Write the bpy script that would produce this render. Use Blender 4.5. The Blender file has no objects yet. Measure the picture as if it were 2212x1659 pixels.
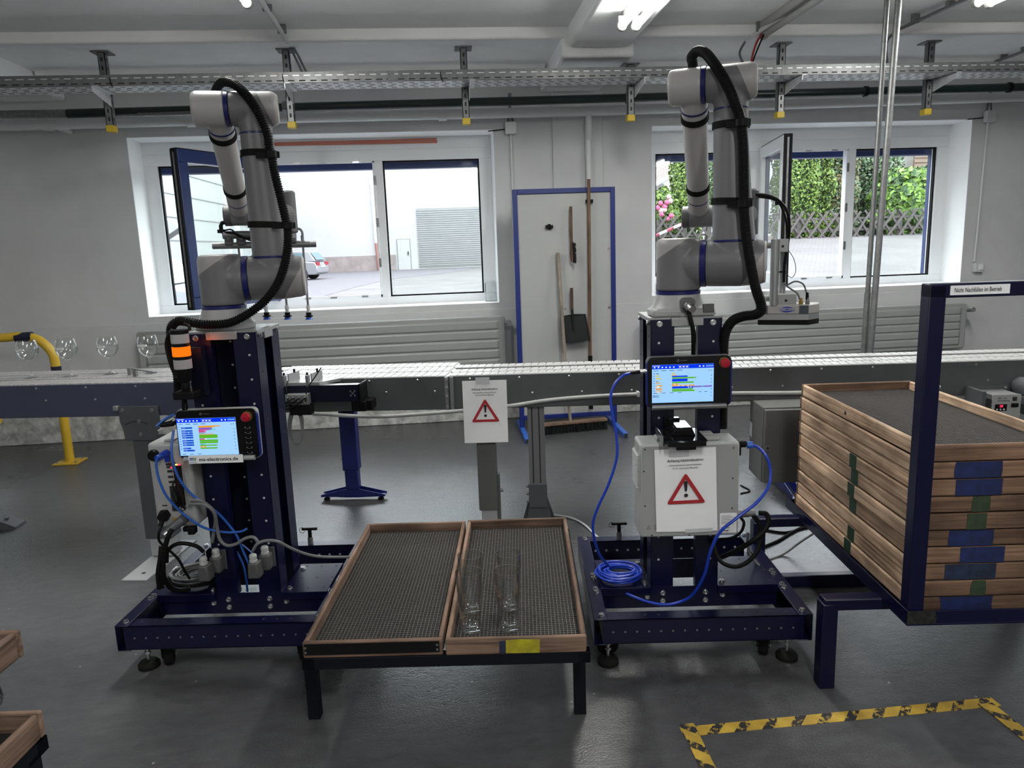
import bpy, math, random
import numpy as np
from mathutils import Matrix, Vector
sc = bpy.context.scene
COL = sc.collection
rnd = random.Random(7)
# ---------------------------------------------------------------- camera
FPX, PITCH, ROLL, YAW = 1595.17, math.radians(10.6204), math.radians(-2.0287), math.radians(5.017)
CZ = 1.4
_cy, _sy = math.cos(YAW), math.sin(YAW)
_fw = np.array([_sy*math.cos(PITCH), _cy*math.cos(PITCH), -math.sin(PITCH)])
_rt = np.array([_cy, -_sy, 0.0]); _up = np.cross(_rt, _fw)
_c, _s = math.cos(ROLL), math.sin(ROLL)
_r2 = _c*_rt + _s*_up; _u2 = -_s*_rt + _c*_up
cam = bpy.data.cameras.new('camera'); camo = bpy.data.objects.new('camera', cam); COL.objects.link(camo)
cam.sensor_width = 36.0; cam.lens = FPX/2212*36.0; cam.clip_start = 0.05; cam.clip_end = 500
camo.matrix_world = Matrix(((_r2[0], _u2[0], -_fw[0], 0), (_r2[1], _u2[1], -_fw[1], 0), (_r2[2], _u2[2], -_fw[2], CZ), (0, 0, 0, 1)))
sc.camera = camo
# ---------------------------------------------------------------- world, lamps, exposure
wd = bpy.data.worlds.new('overcast_sky'); sc.world = wd; wd.use_nodes = True
_bg = wd.node_tree.nodes['Background']; _bg.inputs[0].default_value = (0.88, 0.94, 1.0, 1); _bg.inputs[1].default_value = 6.2
sun = bpy.data.lights.new('soft_sun', 'SUN'); sun.energy = 0.8; sun.angle = math.radians(40); sun.color = (1, .97, .93)
suno = bpy.data.objects.new('soft_sun', sun); COL.objects.link(suno); suno.rotation_euler = (math.radians(35), math.radians(-20), 0)
LAMP_W = 20.0       # watts of one twin-tube ceiling lamp
FILL_W = 26.0      # watts of each unseen lamp added behind the viewpoint as fill
sc.view_settings.view_transform = 'Standard'; sc.view_settings.look = 'None'
sc.view_settings.exposure = 0.62; sc.view_settings.gamma = 1.0; sc.view_settings.use_curve_mapping = False
sc.cycles.max_bounces = 10; sc.cycles.transparent_max_bounces = 16
# ---------------------------------------------------------------- measuring helpers (real positions behind the picture points)
def ray(x, y):
    return _r2*((x-1106)/FPX) - _u2*((y-829.5)/FPX) + _fw
_C = np.array([0, 0, CZ])
def pz(x, y, z=0.0): d = ray(x, y); return _C + d*((z-CZ)/d[2])
def py(x, y, Y): d = ray(x, y); return _C + d*(Y/d[1])
class Fr:
    def __init__(s, o, deg):
        a = math.radians(deg); s.deg = deg
        s.o = np.array([o[0], o[1], o[2] if len(o) > 2 else 0.0]); s.ex = np.array([math.cos(a), math.sin(a), 0]); s.ey = np.array([-math.sin(a), math.cos(a), 0])
    def l(s, p): d = np.array(p)-s.o; return np.array([d@s.ex, d@s.ey, d[2]])
    def w(s, u, v, z=0.0): return s.o+s.ex*u+s.ey*v+np.array([0, 0, z])
    def v(s, x, y, v): d = ray(x, y); t = (v-(_C-s.o)@s.ey)/(d@s.ey); return s.l(_C+d*t)
    def u(s, x, y, u): d = ray(x, y); t = (u-(_C-s.o)@s.ex)/(d@s.ex); return s.l(_C+d*t)
    def z(s, x, y, z): return s.l(pz(x, y, z+s.o[2]))
# ---------------------------------------------------------------- materials
def hexl(h):
    c = [int(h[i:i+2], 16)/255 for i in (0, 2, 4)]
    return tuple((x/12.92 if x <= .04045 else ((x+.055)/1.055)**2.4) for x in c)
MATS = {}
def mat(name, col, rough=.5, metal=0.0, var=0.0, vs=8.0, bump=0.0, bs=60.0, spec=.5, emis=None, es=0.0, scale=(1, 1, 1), col2=None, rv=0.0, trans=0.0, coat=0.0):
    if name in MATS: return MATS[name]
    m = bpy.data.materials.new(name); m.use_nodes = True; nt = m.node_tree; b = nt.nodes['Principled BSDF']
    if isinstance(col, str): col = hexl(col)
    if isinstance(col2, str): col2 = hexl(col2)
    b.inputs['Base Color'].default_value = (*col, 1); b.inputs['Roughness'].default_value = rough; b.inputs['Metallic'].default_value = metal
    b.inputs['Specular IOR Level'].default_value = spec
    if coat: b.inputs['Coat Weight'].default_value = coat; b.inputs['Coat Roughness'].default_value = .12
    if trans: b.inputs['Transmission Weight'].default_value = trans
    if emis: b.inputs['Emission Color'].default_value = (*emis, 1); b.inputs['Emission Strength'].default_value = es
    tc = mp = None
    if var or bump or col2 or rv:
        tc = nt.nodes.new('ShaderNodeTexCoord'); mp = nt.nodes.new('ShaderNodeMapping'); mp.inputs['Scale'].default_value = scale
        nt.links.new(tc.outputs['Object'], mp.inputs['Vector'])
    if var or col2 or rv:
        n = nt.nodes.new('ShaderNodeTexNoise'); n.inputs['Scale'].default_value = vs; n.inputs['Detail'].default_value = 6; n.inputs['Roughness'].default_value = .6
        nt.links.new(mp.outputs[0], n.inputs['Vector'])
        if var or col2:
            r = nt.nodes.new('ShaderNodeValToRGB'); r.color_ramp.elements[0].position = .35; r.color_ramp.elements[1].position = .68
            c1 = col2 if col2 else tuple(max(0, c*(1-var)) for c in col); c2 = col if col2 else tuple(c*(1+var*.4) for c in col)
            r.color_ramp.elements[0].color = (*c1, 1); r.color_ramp.elements[1].color = (*c2, 1)
            nt.links.new(n.outputs['Fac'], r.inputs['Fac']); nt.links.new(r.outputs['Color'], b.inputs['Base Color'])
        if rv:
            mr = nt.nodes.new('ShaderNodeMapRange'); mr.inputs['To Min'].default_value = max(.03, rough-rv); mr.inputs['To Max'].default_value = rough+rv
            nt.links.new(n.outputs['Fac'], mr.inputs['Value']); nt.links.new(mr.outputs[0], b.inputs['Roughness'])
    if bump:
        n2 = nt.nodes.new('ShaderNodeTexNoise'); n2.inputs['Scale'].default_value = bs; n2.inputs['Detail'].default_value = 4
        bp = nt.nodes.new('ShaderNodeBump'); bp.inputs['Strength'].default_value = bump; bp.inputs['Distance'].default_value = .01
        nt.links.new(mp.outputs[0], n2.inputs['Vector']); nt.links.new(n2.outputs['Fac'], bp.inputs['Height']); nt.links.new(bp.outputs[0], b.inputs['Normal'])
    MATS[name] = m; return m
def emat(name, col, s=1.0):
    if name in MATS: return MATS[name]
    if isinstance(col, str): col = hexl(col)
    m = bpy.data.materials.new(name); m.use_nodes = True; nt = m.node_tree
    nt.nodes.remove(nt.nodes['Principled BSDF']); e = nt.nodes.new('ShaderNodeEmission')
    e.inputs[0].default_value = (*col, 1); e.inputs[1].default_value = s
    nt.links.new(e.outputs[0], nt.nodes['Material Output'].inputs[0]); MATS[name] = m; return m
def glass_mat(name, tint=(.97, .98, .98), k=.95, p=1.9):      # clear thin glassware: see-through with bright glancing rims
    m = bpy.data.materials.new(name); m.use_nodes = True; nt = m.node_tree; nt.nodes.remove(nt.nodes['Principled BSDF'])
    t = nt.nodes.new('ShaderNodeBsdfTransparent'); t.inputs[0].default_value = (*tint, 1); g = nt.nodes.new('ShaderNodeBsdfGlossy'); g.inputs['Roughness'].default_value = .04
    lw = nt.nodes.new('ShaderNodeLayerWeight'); pw = nt.nodes.new('ShaderNodeMath'); pw.operation = 'POWER'; pw.inputs[1].default_value = p; f = nt.nodes.new('ShaderNodeMapRange'); f.inputs['To Min'].default_value = .05; f.inputs['To Max'].default_value = k
    lw.inputs['Blend'].default_value = .5; nt.links.new(lw.outputs['Facing'], pw.inputs[0]); nt.links.new(pw.outputs[0], f.inputs['Value']); mx = nt.nodes.new('ShaderNodeMixShader')
    nt.links.new(f.outputs[0], mx.inputs[0]); nt.links.new(t.outputs[0], mx.inputs[1]); nt.links.new(g.outputs[0], mx.inputs[2])
    nt.links.new(mx.outputs[0], nt.nodes['Material Output'].inputs[0]); MATS[name] = m; return m
def pane_mat(name, k=.6):       # thin window pane: clear with a fresnel reflection
    m = bpy.data.materials.new(name); m.use_nodes = True; nt = m.node_tree; nt.nodes.remove(nt.nodes['Principled BSDF'])
    t = nt.nodes.new('ShaderNodeBsdfTransparent'); t.inputs[0].default_value = (.96, .98, .97, 1); g = nt.nodes.new('ShaderNodeBsdfGlossy'); g.inputs['Roughness'].default_value = .02
    lw = nt.nodes.new('ShaderNodeLayerWeight'); pw = nt.nodes.new('ShaderNodeMath'); pw.operation = 'POWER'; pw.inputs[1].default_value = 5; f = nt.nodes.new('ShaderNodeMapRange'); f.inputs['To Min'].default_value = .03; f.inputs['To Max'].default_value = .8
    nt.links.new(lw.outputs['Facing'], pw.inputs[0]); nt.links.new(pw.outputs[0], f.inputs['Value']); mx = nt.nodes.new('ShaderNodeMixShader')
    nt.links.new(f.outputs[0], mx.inputs[0]); nt.links.new(t.outputs[0], mx.inputs[1]); nt.links.new(g.outputs[0], mx.inputs[2])
    nt.links.new(mx.outputs[0], nt.nodes['Material Output'].inputs[0]); MATS[name] = m; return m
def wood_mat(name, c1, c2, axis, rough=.7, bump=.25):
    m = bpy.data.materials.new(name); m.use_nodes = True; nt = m.node_tree; b = nt.nodes['Principled BSDF']
    tc = nt.nodes.new('ShaderNodeTexCoord'); mp = nt.nodes.new('ShaderNodeMapping'); oi = nt.nodes.new('ShaderNodeObjectInfo')
    s = [70.0, 70.0, 70.0]; s[axis] = 2.6; mp.inputs['Scale'].default_value = s
    ad = nt.nodes.new('ShaderNodeVectorMath'); ad.operation = 'ADD'
    sc_ = nt.nodes.new('ShaderNodeVectorMath'); sc_.operation = 'SCALE'; sc_.inputs[0].default_value = (3.1, 5.7, 9.3)
    nt.links.new(oi.outputs['Random'], sc_.inputs['Scale']); nt.links.new(tc.outputs['Object'], ad.inputs[0]); nt.links.new(sc_.outputs[0], ad.inputs[1])
    nt.links.new(ad.outputs[0], mp.inputs['Vector'])
    n = nt.nodes.new('ShaderNodeTexNoise'); n.inputs['Scale'].default_value = 1.0; n.inputs['Detail'].default_value = 8; n.inputs['Roughness'].default_value = .65; n.inputs['Distortion'].default_value = .8
    nt.links.new(mp.outputs[0], n.inputs['Vector'])
    r = nt.nodes.new('ShaderNodeValToRGB'); e = r.color_ramp.elements; e[0].position = .34; e[1].position = .66
    e[0].color = (*hexl(c1), 1); e[1].color = (*hexl(c2), 1); nt.links.new(n.outputs['Fac'], r.inputs['Fac'])
    n3 = nt.nodes.new('ShaderNodeTexNoise'); n3.inputs['Scale'].default_value = 5; n3.inputs['Detail'].default_value = 3; nt.links.new(ad.outputs[0], n3.inputs['Vector'])
    r3 = nt.nodes.new('ShaderNodeMapRange'); r3.inputs['From Min'].default_value = .3; r3.inputs['From Max'].default_value = .7; r3.inputs['To Min'].default_value = .5; r3.inputs['To Max'].default_value = 1.25
    nt.links.new(n3.outputs['Fac'], r3.inputs['Value'])
    rr = nt.nodes.new('ShaderNodeMapRange'); rr.inputs['To Min'].default_value = .75; rr.inputs['To Max'].default_value = 1.2; nt.links.new(oi.outputs['Random'], rr.inputs['Value'])
    mu = nt.nodes.new('ShaderNodeMath'); mu.operation = 'MULTIPLY'; nt.links.new(r3.outputs[0], mu.inputs[0]); nt.links.new(rr.outputs[0], mu.inputs[1])
    mx = nt.nodes.new('ShaderNodeVectorMath'); mx.operation = 'SCALE'; nt.links.new(r.outputs[0], mx.inputs[0]); nt.links.new(mu.outputs[0], mx.inputs['Scale'])
    nt.links.new(mx.outputs[0], b.inputs['Base Color']); b.inputs['Roughness'].default_value = rough; b.inputs['Specular IOR Level'].default_value = .3
    bp = nt.nodes.new('ShaderNodeBump'); bp.inputs['Strength'].default_value = bump; bp.inputs['Distance'].default_value = .004
    nt.links.new(n.outputs['Fac'], bp.inputs['Height']); nt.links.new(bp.outputs[0], b.inputs['Normal'])
    MATS[name] = m; return m
# ---------------------------------------------------------------- mesh builder
def catmull(pts, k=8, closed=False):
    P = [np.array(p, float) for p in pts]; n = len(P); out = []
    if n < 3: return P
    rng_ = range(n) if closed else range(n-1)
    for i in rng_:
        p1 = P[i]; p2 = P[(i+1) % n]
        p0 = P[(i-1) % n] if (closed or i > 0) else 2*p1-p2
        p3 = P[(i+2) % n] if (closed or i+2 < n) else 2*p2-p1
        for j in range(k):
            t = j/k; out.append(.5*((2*p1)+(-p0+p2)*t+(2*p0-5*p1+4*p2-p3)*t*t+(-p0+3*p1-3*p2+p3)*t**3))
    if not closed: out.append(P[-1])
    return out
class MB:
    def __init__(s, M=None): s.V = []; s.F = []; s.I = []; s.mi = 0; s.M = M
    def mat(s, i): s.mi = i; return s
    def add(s, vs, fs):
        o = len(s.V)
        for p in vs:
            if s.M is not None: p = s.M @ Vector((float(p[0]), float(p[1]), float(p[2])))
            s.V.append((float(p[0]), float(p[1]), float(p[2])))
        for f in fs: s.F.append(tuple(o+i for i in f)); s.I.append(s.mi)
        return s
    def box(s, x0, x1, y0, y1, z0, z1):
        v = [(x0, y0, z0), (x1, y0, z0), (x1, y1, z0), (x0, y1, z0), (x0, y0, z1), (x1, y0, z1), (x1, y1, z1), (x0, y1, z1)]
        return s.add(v, [(0, 3, 2, 1), (4, 5, 6, 7), (0, 1, 5, 4), (1, 2, 6, 5), (2, 3, 7, 6), (3, 0, 4, 7)])
    def hexa(s, a, b):     # two quads of 4 points
        return s.add(list(a)+list(b), [(0, 3, 2, 1), (4, 5, 6, 7), (0, 1, 5, 4), (1, 2, 6, 5), (2, 3, 7, 6), (3, 0, 4, 7)])
    def quad(s, a, b, c, d): return s.add([a, b, c, d], [(0, 1, 2, 3)])
    def bar(s, p0, p1, w, h, up=(0, 0, 1)):   # rectangular bar between points
        p0 = np.array(p0, float); p1 = np.array(p1, float); d = p1-p0; d /= np.linalg.norm(d)
        a = np.cross(d, np.array(up, float)); a /= np.linalg.norm(a); b = np.cross(a, d)
        q = [(-1, -1), (1, -1), (1, 1), (-1, 1)]
        return s.hexa([p0+a*w/2*i+b*h/2*j for i, j in q], [p1+a*w/2*i+b*h/2*j for i, j in q])
    def tube(s, pts, r, n=12, smooth=0, closed=False, cap=True, hint=None):
        P = catmull(pts, smooth, closed) if smooth else [np.array(p, float) for p in pts]
        m = len(P); R = r if hasattr(r, '__len__') else [r]*m
        if len(R) != m: R = list(np.interp(np.linspace(0, 1, m), np.linspace(0, 1, len(R)), R))
        T = []
        for i in range(m):
            a = P[(i-1) % m] if (closed or i > 0) else P[i]; b = P[(i+1) % m] if (closed or i < m-1) else P[i]
            t = b-a; L = np.linalg.norm(t); T.append(t/L if L > 1e-9 else np.array([0, 0, 1.0]))
        h = np.array(hint if hint is not None else ((0, 0, 1.0) if abs(T[0][2]) < .9 else (0, 1.0, 0)), float)
        N = h-T[0]*(h@T[0]); N /= np.linalg.norm(N); vs = []
        for i in range(m):
            N = N-T[i]*(N@T[i]); N /= max(1e-9, np.linalg.norm(N)); B = np.cross(T[i], N)
            for k in range(n):
                an = 2*math.pi*k/n; vs.append(P[i]+(N*math.cos(an)+B*math.sin(an))*R[i])
        fs = []
        for i in range(m if closed else m-1):
            for k in range(n):
                a = i*n+k; b = i*n+(k+1) % n; j = ((i+1) % m)*n
                fs.append((a, b, j+(k+1) % n, j+k))
        if cap and not closed: fs.append(tuple(range(n-1, -1, -1))); fs.append(tuple(range((m-1)*n, m*n)))
        return s.add(vs, fs)
    def cyl(s, p0, p1, r, r1=None, n=24): return s.tube([p0, p1], [r, r if r1 is None else r1], n)
    def lathe(s, prof, c=(0, 0, 0), n=36, ax=(0, 0, 1), close=False):
        ax = np.array(ax, float); ax /= np.linalg.norm(ax); h = np.array((1.0, 0, 0)) if abs(ax[0]) < .9 else np.array((0, 1.0, 0))
        N = h-ax*(h@ax); N /= np.linalg.norm(N); B = np.cross(ax, N); c = np.array(c, float); vs = []; fs = []; m = len(prof)
        for r, z in prof:
            for k in range(n):
                a = 2*math.pi*k/n; vs.append(c+ax*z+(N*math.cos(a)+B*math.sin(a))*max(r, 1e-5))
        for i in range(m if close else m-1):
            for k in range(n):
                j = ((i+1) % m)*n; fs.append((i*n+k, i*n+(k+1) % n, j+(k+1) % n, j+k))
        if not close: fs.append(tuple(range(n-1, -1, -1))); fs.append(tuple(range((m-1)*n, m*n)))
        return s.add(vs, fs)
    def prism(s, poly, d, o=(0, 0, 0), ex=(1, 0, 0), ey=(0, 0, 1), en=(0, 1, 0)):   # polygon in ex/ey, extruded d along en
        o, ex, ey, en = (np.array(q, float) for q in (o, ex, ey, en)); n = len(poly)
        a = [o+ex*p[0]+ey*p[1] for p in poly]; b = [p+en*d for p in a]
        return s.add(a+b, [tuple(range(n)), tuple(range(2*n-1, n-1, -1))]+[(i, i+n, (i+1) % n+n, (i+1) % n) for i in range(n)])
    def rrect(s, w, h, r, d, o=(0, 0, 0), ex=(1, 0, 0), ey=(0, 0, 1), en=(0, 1, 0), k=5):
        p = []
        for cx, cy, a0 in ((w-r, r, -90), (w-r, h-r, 0), (r, h-r, 90), (r, r, 180)):
            for i in range(k+1): a = math.radians(a0+90*i/k); p.append((cx+r*math.cos(a), cy+r*math.sin(a)))
        return s.prism(p, d, o, ex, ey, en)
    def text(s, txt, size, o, ex=(1, 0, 0), ey=(0, 0, 1), bold=0.0, sx=1.0, center=False, shear=0.0):
        cu = bpy.data.curves.new('t', 'FONT'); cu.body = txt; cu.size = size; cu.offset = bold*size; cu.shear = shear; cu.resolution_u = 2
        if center: cu.align_x = 'CENTER'
        ob = bpy.data.objects.new('t', cu); COL.objects.link(ob); dg = bpy.context.evaluated_depsgraph_get(); dg.update()
        me = ob.evaluated_get(dg).to_mesh(); o, ex, ey = (np.array(q, float) for q in (o, ex, ey))
        s.add([o+ex*v.co.x*sx+ey*v.co.y for v in me.vertices], [tuple(p.vertices) for p in me.polygons])
        ob.evaluated_get(dg).to_mesh_clear(); bpy.data.objects.remove(ob); bpy.data.curves.remove(cu); return s
    def build(s, name, mats, parent=None, bev=0.0, world=False, seg=2, ang=35, remesh=0.0, sm=0):
        V = s.V
        if not isinstance(mats, (list, tuple)): mats = [mats]
        me = bpy.data.meshes.new(name); base = Vector((0, 0, 0))
        if parent is not None and world:
            Mi = WM[parent.name].inverted(); V = [tuple(Mi @ Vector(v)) for v in V]
        if parent is None:
            A = np.array(V); base = Vector(((A[:, 0].min()+A[:, 0].max())/2, (A[:, 1].min()+A[:, 1].max())/2, A[:, 2].min())); V = [tuple(Vector(v)-base) for v in V]
        me.from_pydata(V, [], s.F); me.update()
        for m in mats: me.materials.append(MATS[m] if isinstance(m, str) else m)
        me.polygons.foreach_set('material_index', s.I)
        me.polygons.foreach_set('use_smooth', [True]*len(me.polygons))
        try: me.set_sharp_from_angle(angle=math.radians(ang))
        except Exception: pass
        o = bpy.data.objects.new(name, me); COL.objects.link(o)
        if parent is None: o.location = base; WM[o.name] = Matrix.Translation(base)
        else: o.parent = parent; WM[o.name] = WM[parent.name].copy()
        if remesh:
            r = o.modifiers.new('r', 'REMESH'); r.mode = 'VOXEL'; r.voxel_size = remesh; r.use_smooth_shade = True
            if sm: q = o.modifiers.new('s', 'SMOOTH'); q.factor = .6; q.iterations = sm
        if bev:
            b = o.modifiers.new('b', 'BEVEL'); b.width = bev; b.segments = seg; b.limit_method = 'ANGLE'; b.angle_limit = math.radians(40); b.harden_normals = False
        return o
WM = {}
def tag(o, label, cat=None, group=None, kind=None):
    if label: o['label'] = label
    if cat: o['category'] = cat
    if group: o['group'] = group
    if kind: o['kind'] = kind
    return o
def thing(name, label, cat, loc=(0, 0, 0), deg=0.0, group=None):
    o = bpy.data.objects.new(name, None); COL.objects.link(o); o.empty_display_size = .05
    o.location = loc; o.rotation_euler = (0, 0, math.radians(deg))
    WM[o.name] = Matrix.Translation(Vector(loc)) @ Matrix.Rotation(math.radians(deg), 4, 'Z')
    return tag(o, label, cat, group)
def thingF(name, label, cat, F, group=None): return thing(name, label, cat, tuple(float(x) for x in F.o), F.deg, group)
def struct(o, label=None): o['kind'] = 'structure'; return tag(o, label)
def dup(root, loc, deg, label, group=None):
    r = root.copy(); COL.objects.link(r); r.location = loc; r.rotation_euler = (0, 0, math.radians(deg)); r['label'] = label
    if group: r['group'] = group
    WM[r.name] = Matrix.Translation(Vector(loc)) @ Matrix.Rotation(math.radians(deg), 4, 'Z')
    for ch in list(root.children):
        c = ch.copy(); COL.objects.link(c); c.parent = r
        for g in list(ch.children):
            d = g.copy(); COL.objects.link(d); d.parent = c
    return r
# ---------------------------------------------------------------- material set
mat('wall_white', (.80, .80, .80), .85)
mat('wall_paint', (.57, .58, .59), .85, var=.10, vs=1.6, bump=.15, bs=9)
mat('reveal_paint', (.92, .93, .94), .8, bump=.1, bs=14)
mat('ceiling_paint', (.86, .865, .87), .9, var=.08, vs=1.2, bump=.2, bs=18)
mat('plinth_paint', (.58, .59, .58), .85, col2=(.27, .27, .26), vs=14, bump=.6, bs=25)
mat('upvc_white', (.78, .80, .82), .35)
mat('gasket_black', (.012, .012, .014), .6, spec=.12)
mat('blue_box', (.010, .027, .12), .35, var=.2, vs=3)
mat('galvanised', (.20, .205, .21), .45, .6, var=.25, vs=25)
mat('galv_light', (.62, .63, .64), .45, .5, var=.15, vs=30)
mat('slot_dark', (.02, .02, .022), .8)
mat('yellow_cap', (.45, .32, .02), .5)
mat('black_plastic', (.006, .006, .007), .45, spec=.12)
mat('black_rubber', (.008, .008, .008), .8, spec=.12)
mat('black_gloss', (.004, .004, .005), .12, spec=.4)
mat('pipe_green', (.006, .018, .016), .35)
mat('pipe_white', (.60, .61, .62), .4)
mat('navy', (.0018, .0024, .024), .34, spec=.36, rv=.08, vs=6)
mat('navy_dull', (.0025, .003, .014), .5, spec=.2)
mat('blue_stand', (.004, .012, .13), .4, var=.2, vs=8)
mat('board_blue', (.004, .016, .14), .45)
mat('board_white', (.34, .35, .345), .5, var=.05, vs=2)
mat('robot_grey', (.22, .22, .23), .42)
mat('robot_cover', (.40, .39, .385), .38)
mat('robot_dark', (.09, .09, .095), .5)
mat('robot_white', (.33, .335, .34), .4)
mat('robot_blue', (.005, .008, .10), .3)
mat('steel', (.55, .55, .56), .28, 1.0)
mat('steel_dull', (.24, .245, .25), .45, .7, var=.2, vs=40)
mat('alu', (.36, .365, .37), .4, .7)
mat('alu_dark', (.22, .225, .23), .45, .6)
mat('conv_grey', (.085, .089, .094), .42, .2, var=.12, vs=5)
mat('conv_blue', (.055, .065, .105), .45, .1, var=.1, vs=5)
mat('chain_plate', (.40, .40, .40), .42, .0, var=.12, vs=30)
mat('chain_grey', (.27, .265, .265), .45, .0, var=.15, vs=30)
mat('leg_grey', (.075, .08, .09), .5, .1)
mat('leg_light', (.42, .43, .44), .5, .2)
mat('cabinet_grey', (.10, .102, .10), .5, var=.05, vs=40)
mat('ctrl_grey', (.29, .30, .30), .5)
mat('ctrl_side', (.38, .39, .39), .5)
mat('paper', (.78, .79, .81), .9, var=.03, vs=12)
mat('sign_red', (.36, .012, .02), .6)
mat('ink', (.012, .012, .014), .7)
mat('ink_grey', (.10, .10, .11), .7)
mat('tape_clear', (.50, .51, .53), .35)
mat('cable_blue', (.008, .04, .40), .35)
mat('cable_blue2', (.02, .10, .42), .4)
mat('cable_grey', (.13, .135, .14), .5)
mat('cable_black', (.006, .006, .006), .45, spec=.12)
mat('cable_red', (.30, .012, .012), .5)
mat('red_button', (.34, .006, .02), .3)
mat('beacon_clear', (.36, .34, .36), .35)
mat('brass', (.45, .33, .10), .4, .8)
mat('guard_yellow', (.62, .40, .03), .4)
mat('guard_black', (.01, .012, .03), .4)
mat('dustpan_black', (.012, .013, .014), .45, spec=.12)
mat('bristle', (.02, .014, .012), .9, bump=1.0, bs=300)
mat('bristle_dark', (.006, .008, .01), .9, bump=1.0, bs=300)
mat('bench_steel', (.006, .007, .011), .5, spec=.12)
mat('mesh_wire', (.10, .092, .086), .55, .3)
mat('mesh_cloth', (.018, .016, .015), .8, var=.3, vs=120)
mat('board_black', (.007, .007, .008), .5, spec=.12, rv=.2, vs=30)
mat('paint_yellow', (.42, .38, .008), .7, col2=(.25, .22, .01), vs=30)
mat('paint_blue', (.004, .014, .085), .7, var=.5, vs=25)
mat('paint_blue_dark', (.008, .02, .055), .7, var=.6, vs=25)
mat('paint_green', (.025, .045, .02), .7, var=.4, vs=25)
mat('tape_green', (.02, .055, .03), .6)
mat('radiator_grey', (.30, .31, .31), .35, var=.04, vs=3)
mat('lamp_white', (.30, .30, .29), .5)
mat('screen_off', (.002, .002, .003), .08, spec=.12)
wood_mat('wood_x', '5a4639', '927868', 0); wood_mat('wood_y', '5a4639', '927868', 1); wood_mat('wood_z', '4a382e', '6e5648', 2)
wood_mat('wood_pale_z', '8a8176', 'aaa093', 2); wood_mat('wood_pale_x', '7d6a5a', 'a58c78', 0)
wood_mat('stackwood_x_shade', '594436', '866a56', 0); wood_mat('stackwood_y_lit', '987860', 'e6c8ab', 1)  # stack fronts darker, sides paler: side light put into the wood colour
glass_mat('drink_glass'); pane_mat('pane'); MATS['pane'].name = 'window_glass'
emat('tube_light', (1, 1, .94), 20.0); emat('beacon_orange', (1.0, .17, .006), .80); emat('led_red', (1, .02, .06), 2.5); emat('led_yellow', (.9, .8, .05), 2.0); emat('led_green', (.1, .9, .1), 1.5)
emat('scr_sky', '9fd0ff', 0.674); emat('scr_blue', '0a3af0', 0.638); emat('scr_mid', '1c5ad8', 0.603); emat('scr_green', '5fc21a', 0.567); emat('scr_orange', 'f0a93a', 0.603)
emat('scr_pink', 'd25a9a', 0.567); emat('scr_white', 'f2f8ff', 0.709); emat('scr_teal', '45c3c0', 0.567); emat('scr_yellow', 'ddd25a', 0.603); emat('scr_violet', '8a66d8', 0.567); emat('scr_dark', '24406a', 0.284)
# ================================================================ THE ROOM
def floor_material():
    m = bpy.data.materials.new('concrete_floor'); m.use_nodes = True; nt = m.node_tree; b = nt.nodes['Principled BSDF']; N = nt.nodes.new; L = nt.links.new
    tc = N('ShaderNodeTexCoord')
    def noise(s, d, r=.6, sc_=(1, 1, 1)):
        mp = N('ShaderNodeMapping'); mp.inputs['Scale'].default_value = sc_; L(tc.outputs['Object'], mp.inputs[0])
        n = N('ShaderNodeTexNoise'); n.inputs['Scale'].default_value = s; n.inputs['Detail'].default_value = d; n.inputs['Roughness'].default_value = r; L(mp.outputs[0], n.inputs[0]); return n
    n1 = noise(.9, 6); n2 = noise(14, 8, .7, (1, 2.2, 1)); n3 = noise(160, 3)
    r1 = N('ShaderNodeValToRGB'); r1.color_ramp.elements[0].position = .35; r1.color_ramp.elements[1].position = .7
    r1.color_ramp.elements[0].color = (.044, .045, .049, 1); r1.color_ramp.elements[1].color = (.088, .090, .095, 1); L(n1.outputs[0], r1.inputs[0])
    r2 = N('ShaderNodeMapRange'); r2.inputs['From Min'].default_value = .3; r2.inputs['From Max'].default_value = .75; r2.inputs['To Min'].default_value = .72; r2.inputs['To Max'].default_value = 1.3; L(n2.outputs[0], r2.inputs[0])
    sc1 = N('ShaderNodeVectorMath'); sc1.operation = 'SCALE'; L(r1.outputs[0], sc1.inputs[0]); L(r2.outputs[0], sc1.inputs['Scale'])
    vo = N('ShaderNodeTexVoronoi'); vo.inputs['Scale'].default_value = 9; L(tc.outputs['Object'], vo.inputs[0])     # small pale chips
    lt = N('ShaderNodeMath'); lt.operation = 'LESS_THAN'; lt.inputs[1].default_value = .035; L(vo.outputs['Distance'], lt.inputs[0])
    mx = N('ShaderNodeMix'); mx.data_type = 'RGBA'; L(lt.outputs[0], mx.inputs['Factor']); L(sc1.outputs[0], mx.inputs['A']); mx.inputs['B'].default_value = (.32, .33, .34, 1)
    L(mx.outputs['Result'], b.inputs['Base Color'])
    rr = N('ShaderNodeMapRange'); rr.inputs['From Min'].default_value = .3; rr.inputs['From Max'].default_value = .7; rr.inputs['To Min'].default_value = .22; rr.inputs['To Max'].default_value = .38; L(n1.outputs[0], rr.inputs[0]); L(rr.outputs[0], b.inputs['Roughness'])
    b.inputs['Specular IOR Level'].default_value = .8
    bp = N('ShaderNodeBump'); bp.inputs['Strength'].default_value = .18; bp.inputs['Distance'].default_value = .01
    ad = N('ShaderNodeMath'); L(n2.outputs[0], ad.inputs[0]); L(n3.outputs[0], ad.inputs[1]); L(ad.outputs[0], bp.inputs['Height']); L(bp.outputs[0], b.inputs['Normal'])
    MATS['floor'] = m
floor_material()
XL, XR, YF, YW, YO = -6.8, 8.8, -4.5, 5.93, 6.32
ZC, ZL, YS = 2.724, 2.659, 4.865
struct(MB().box(XL, XR, YF, YO, -.12, 0).build('floor', 'floor'))
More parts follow.
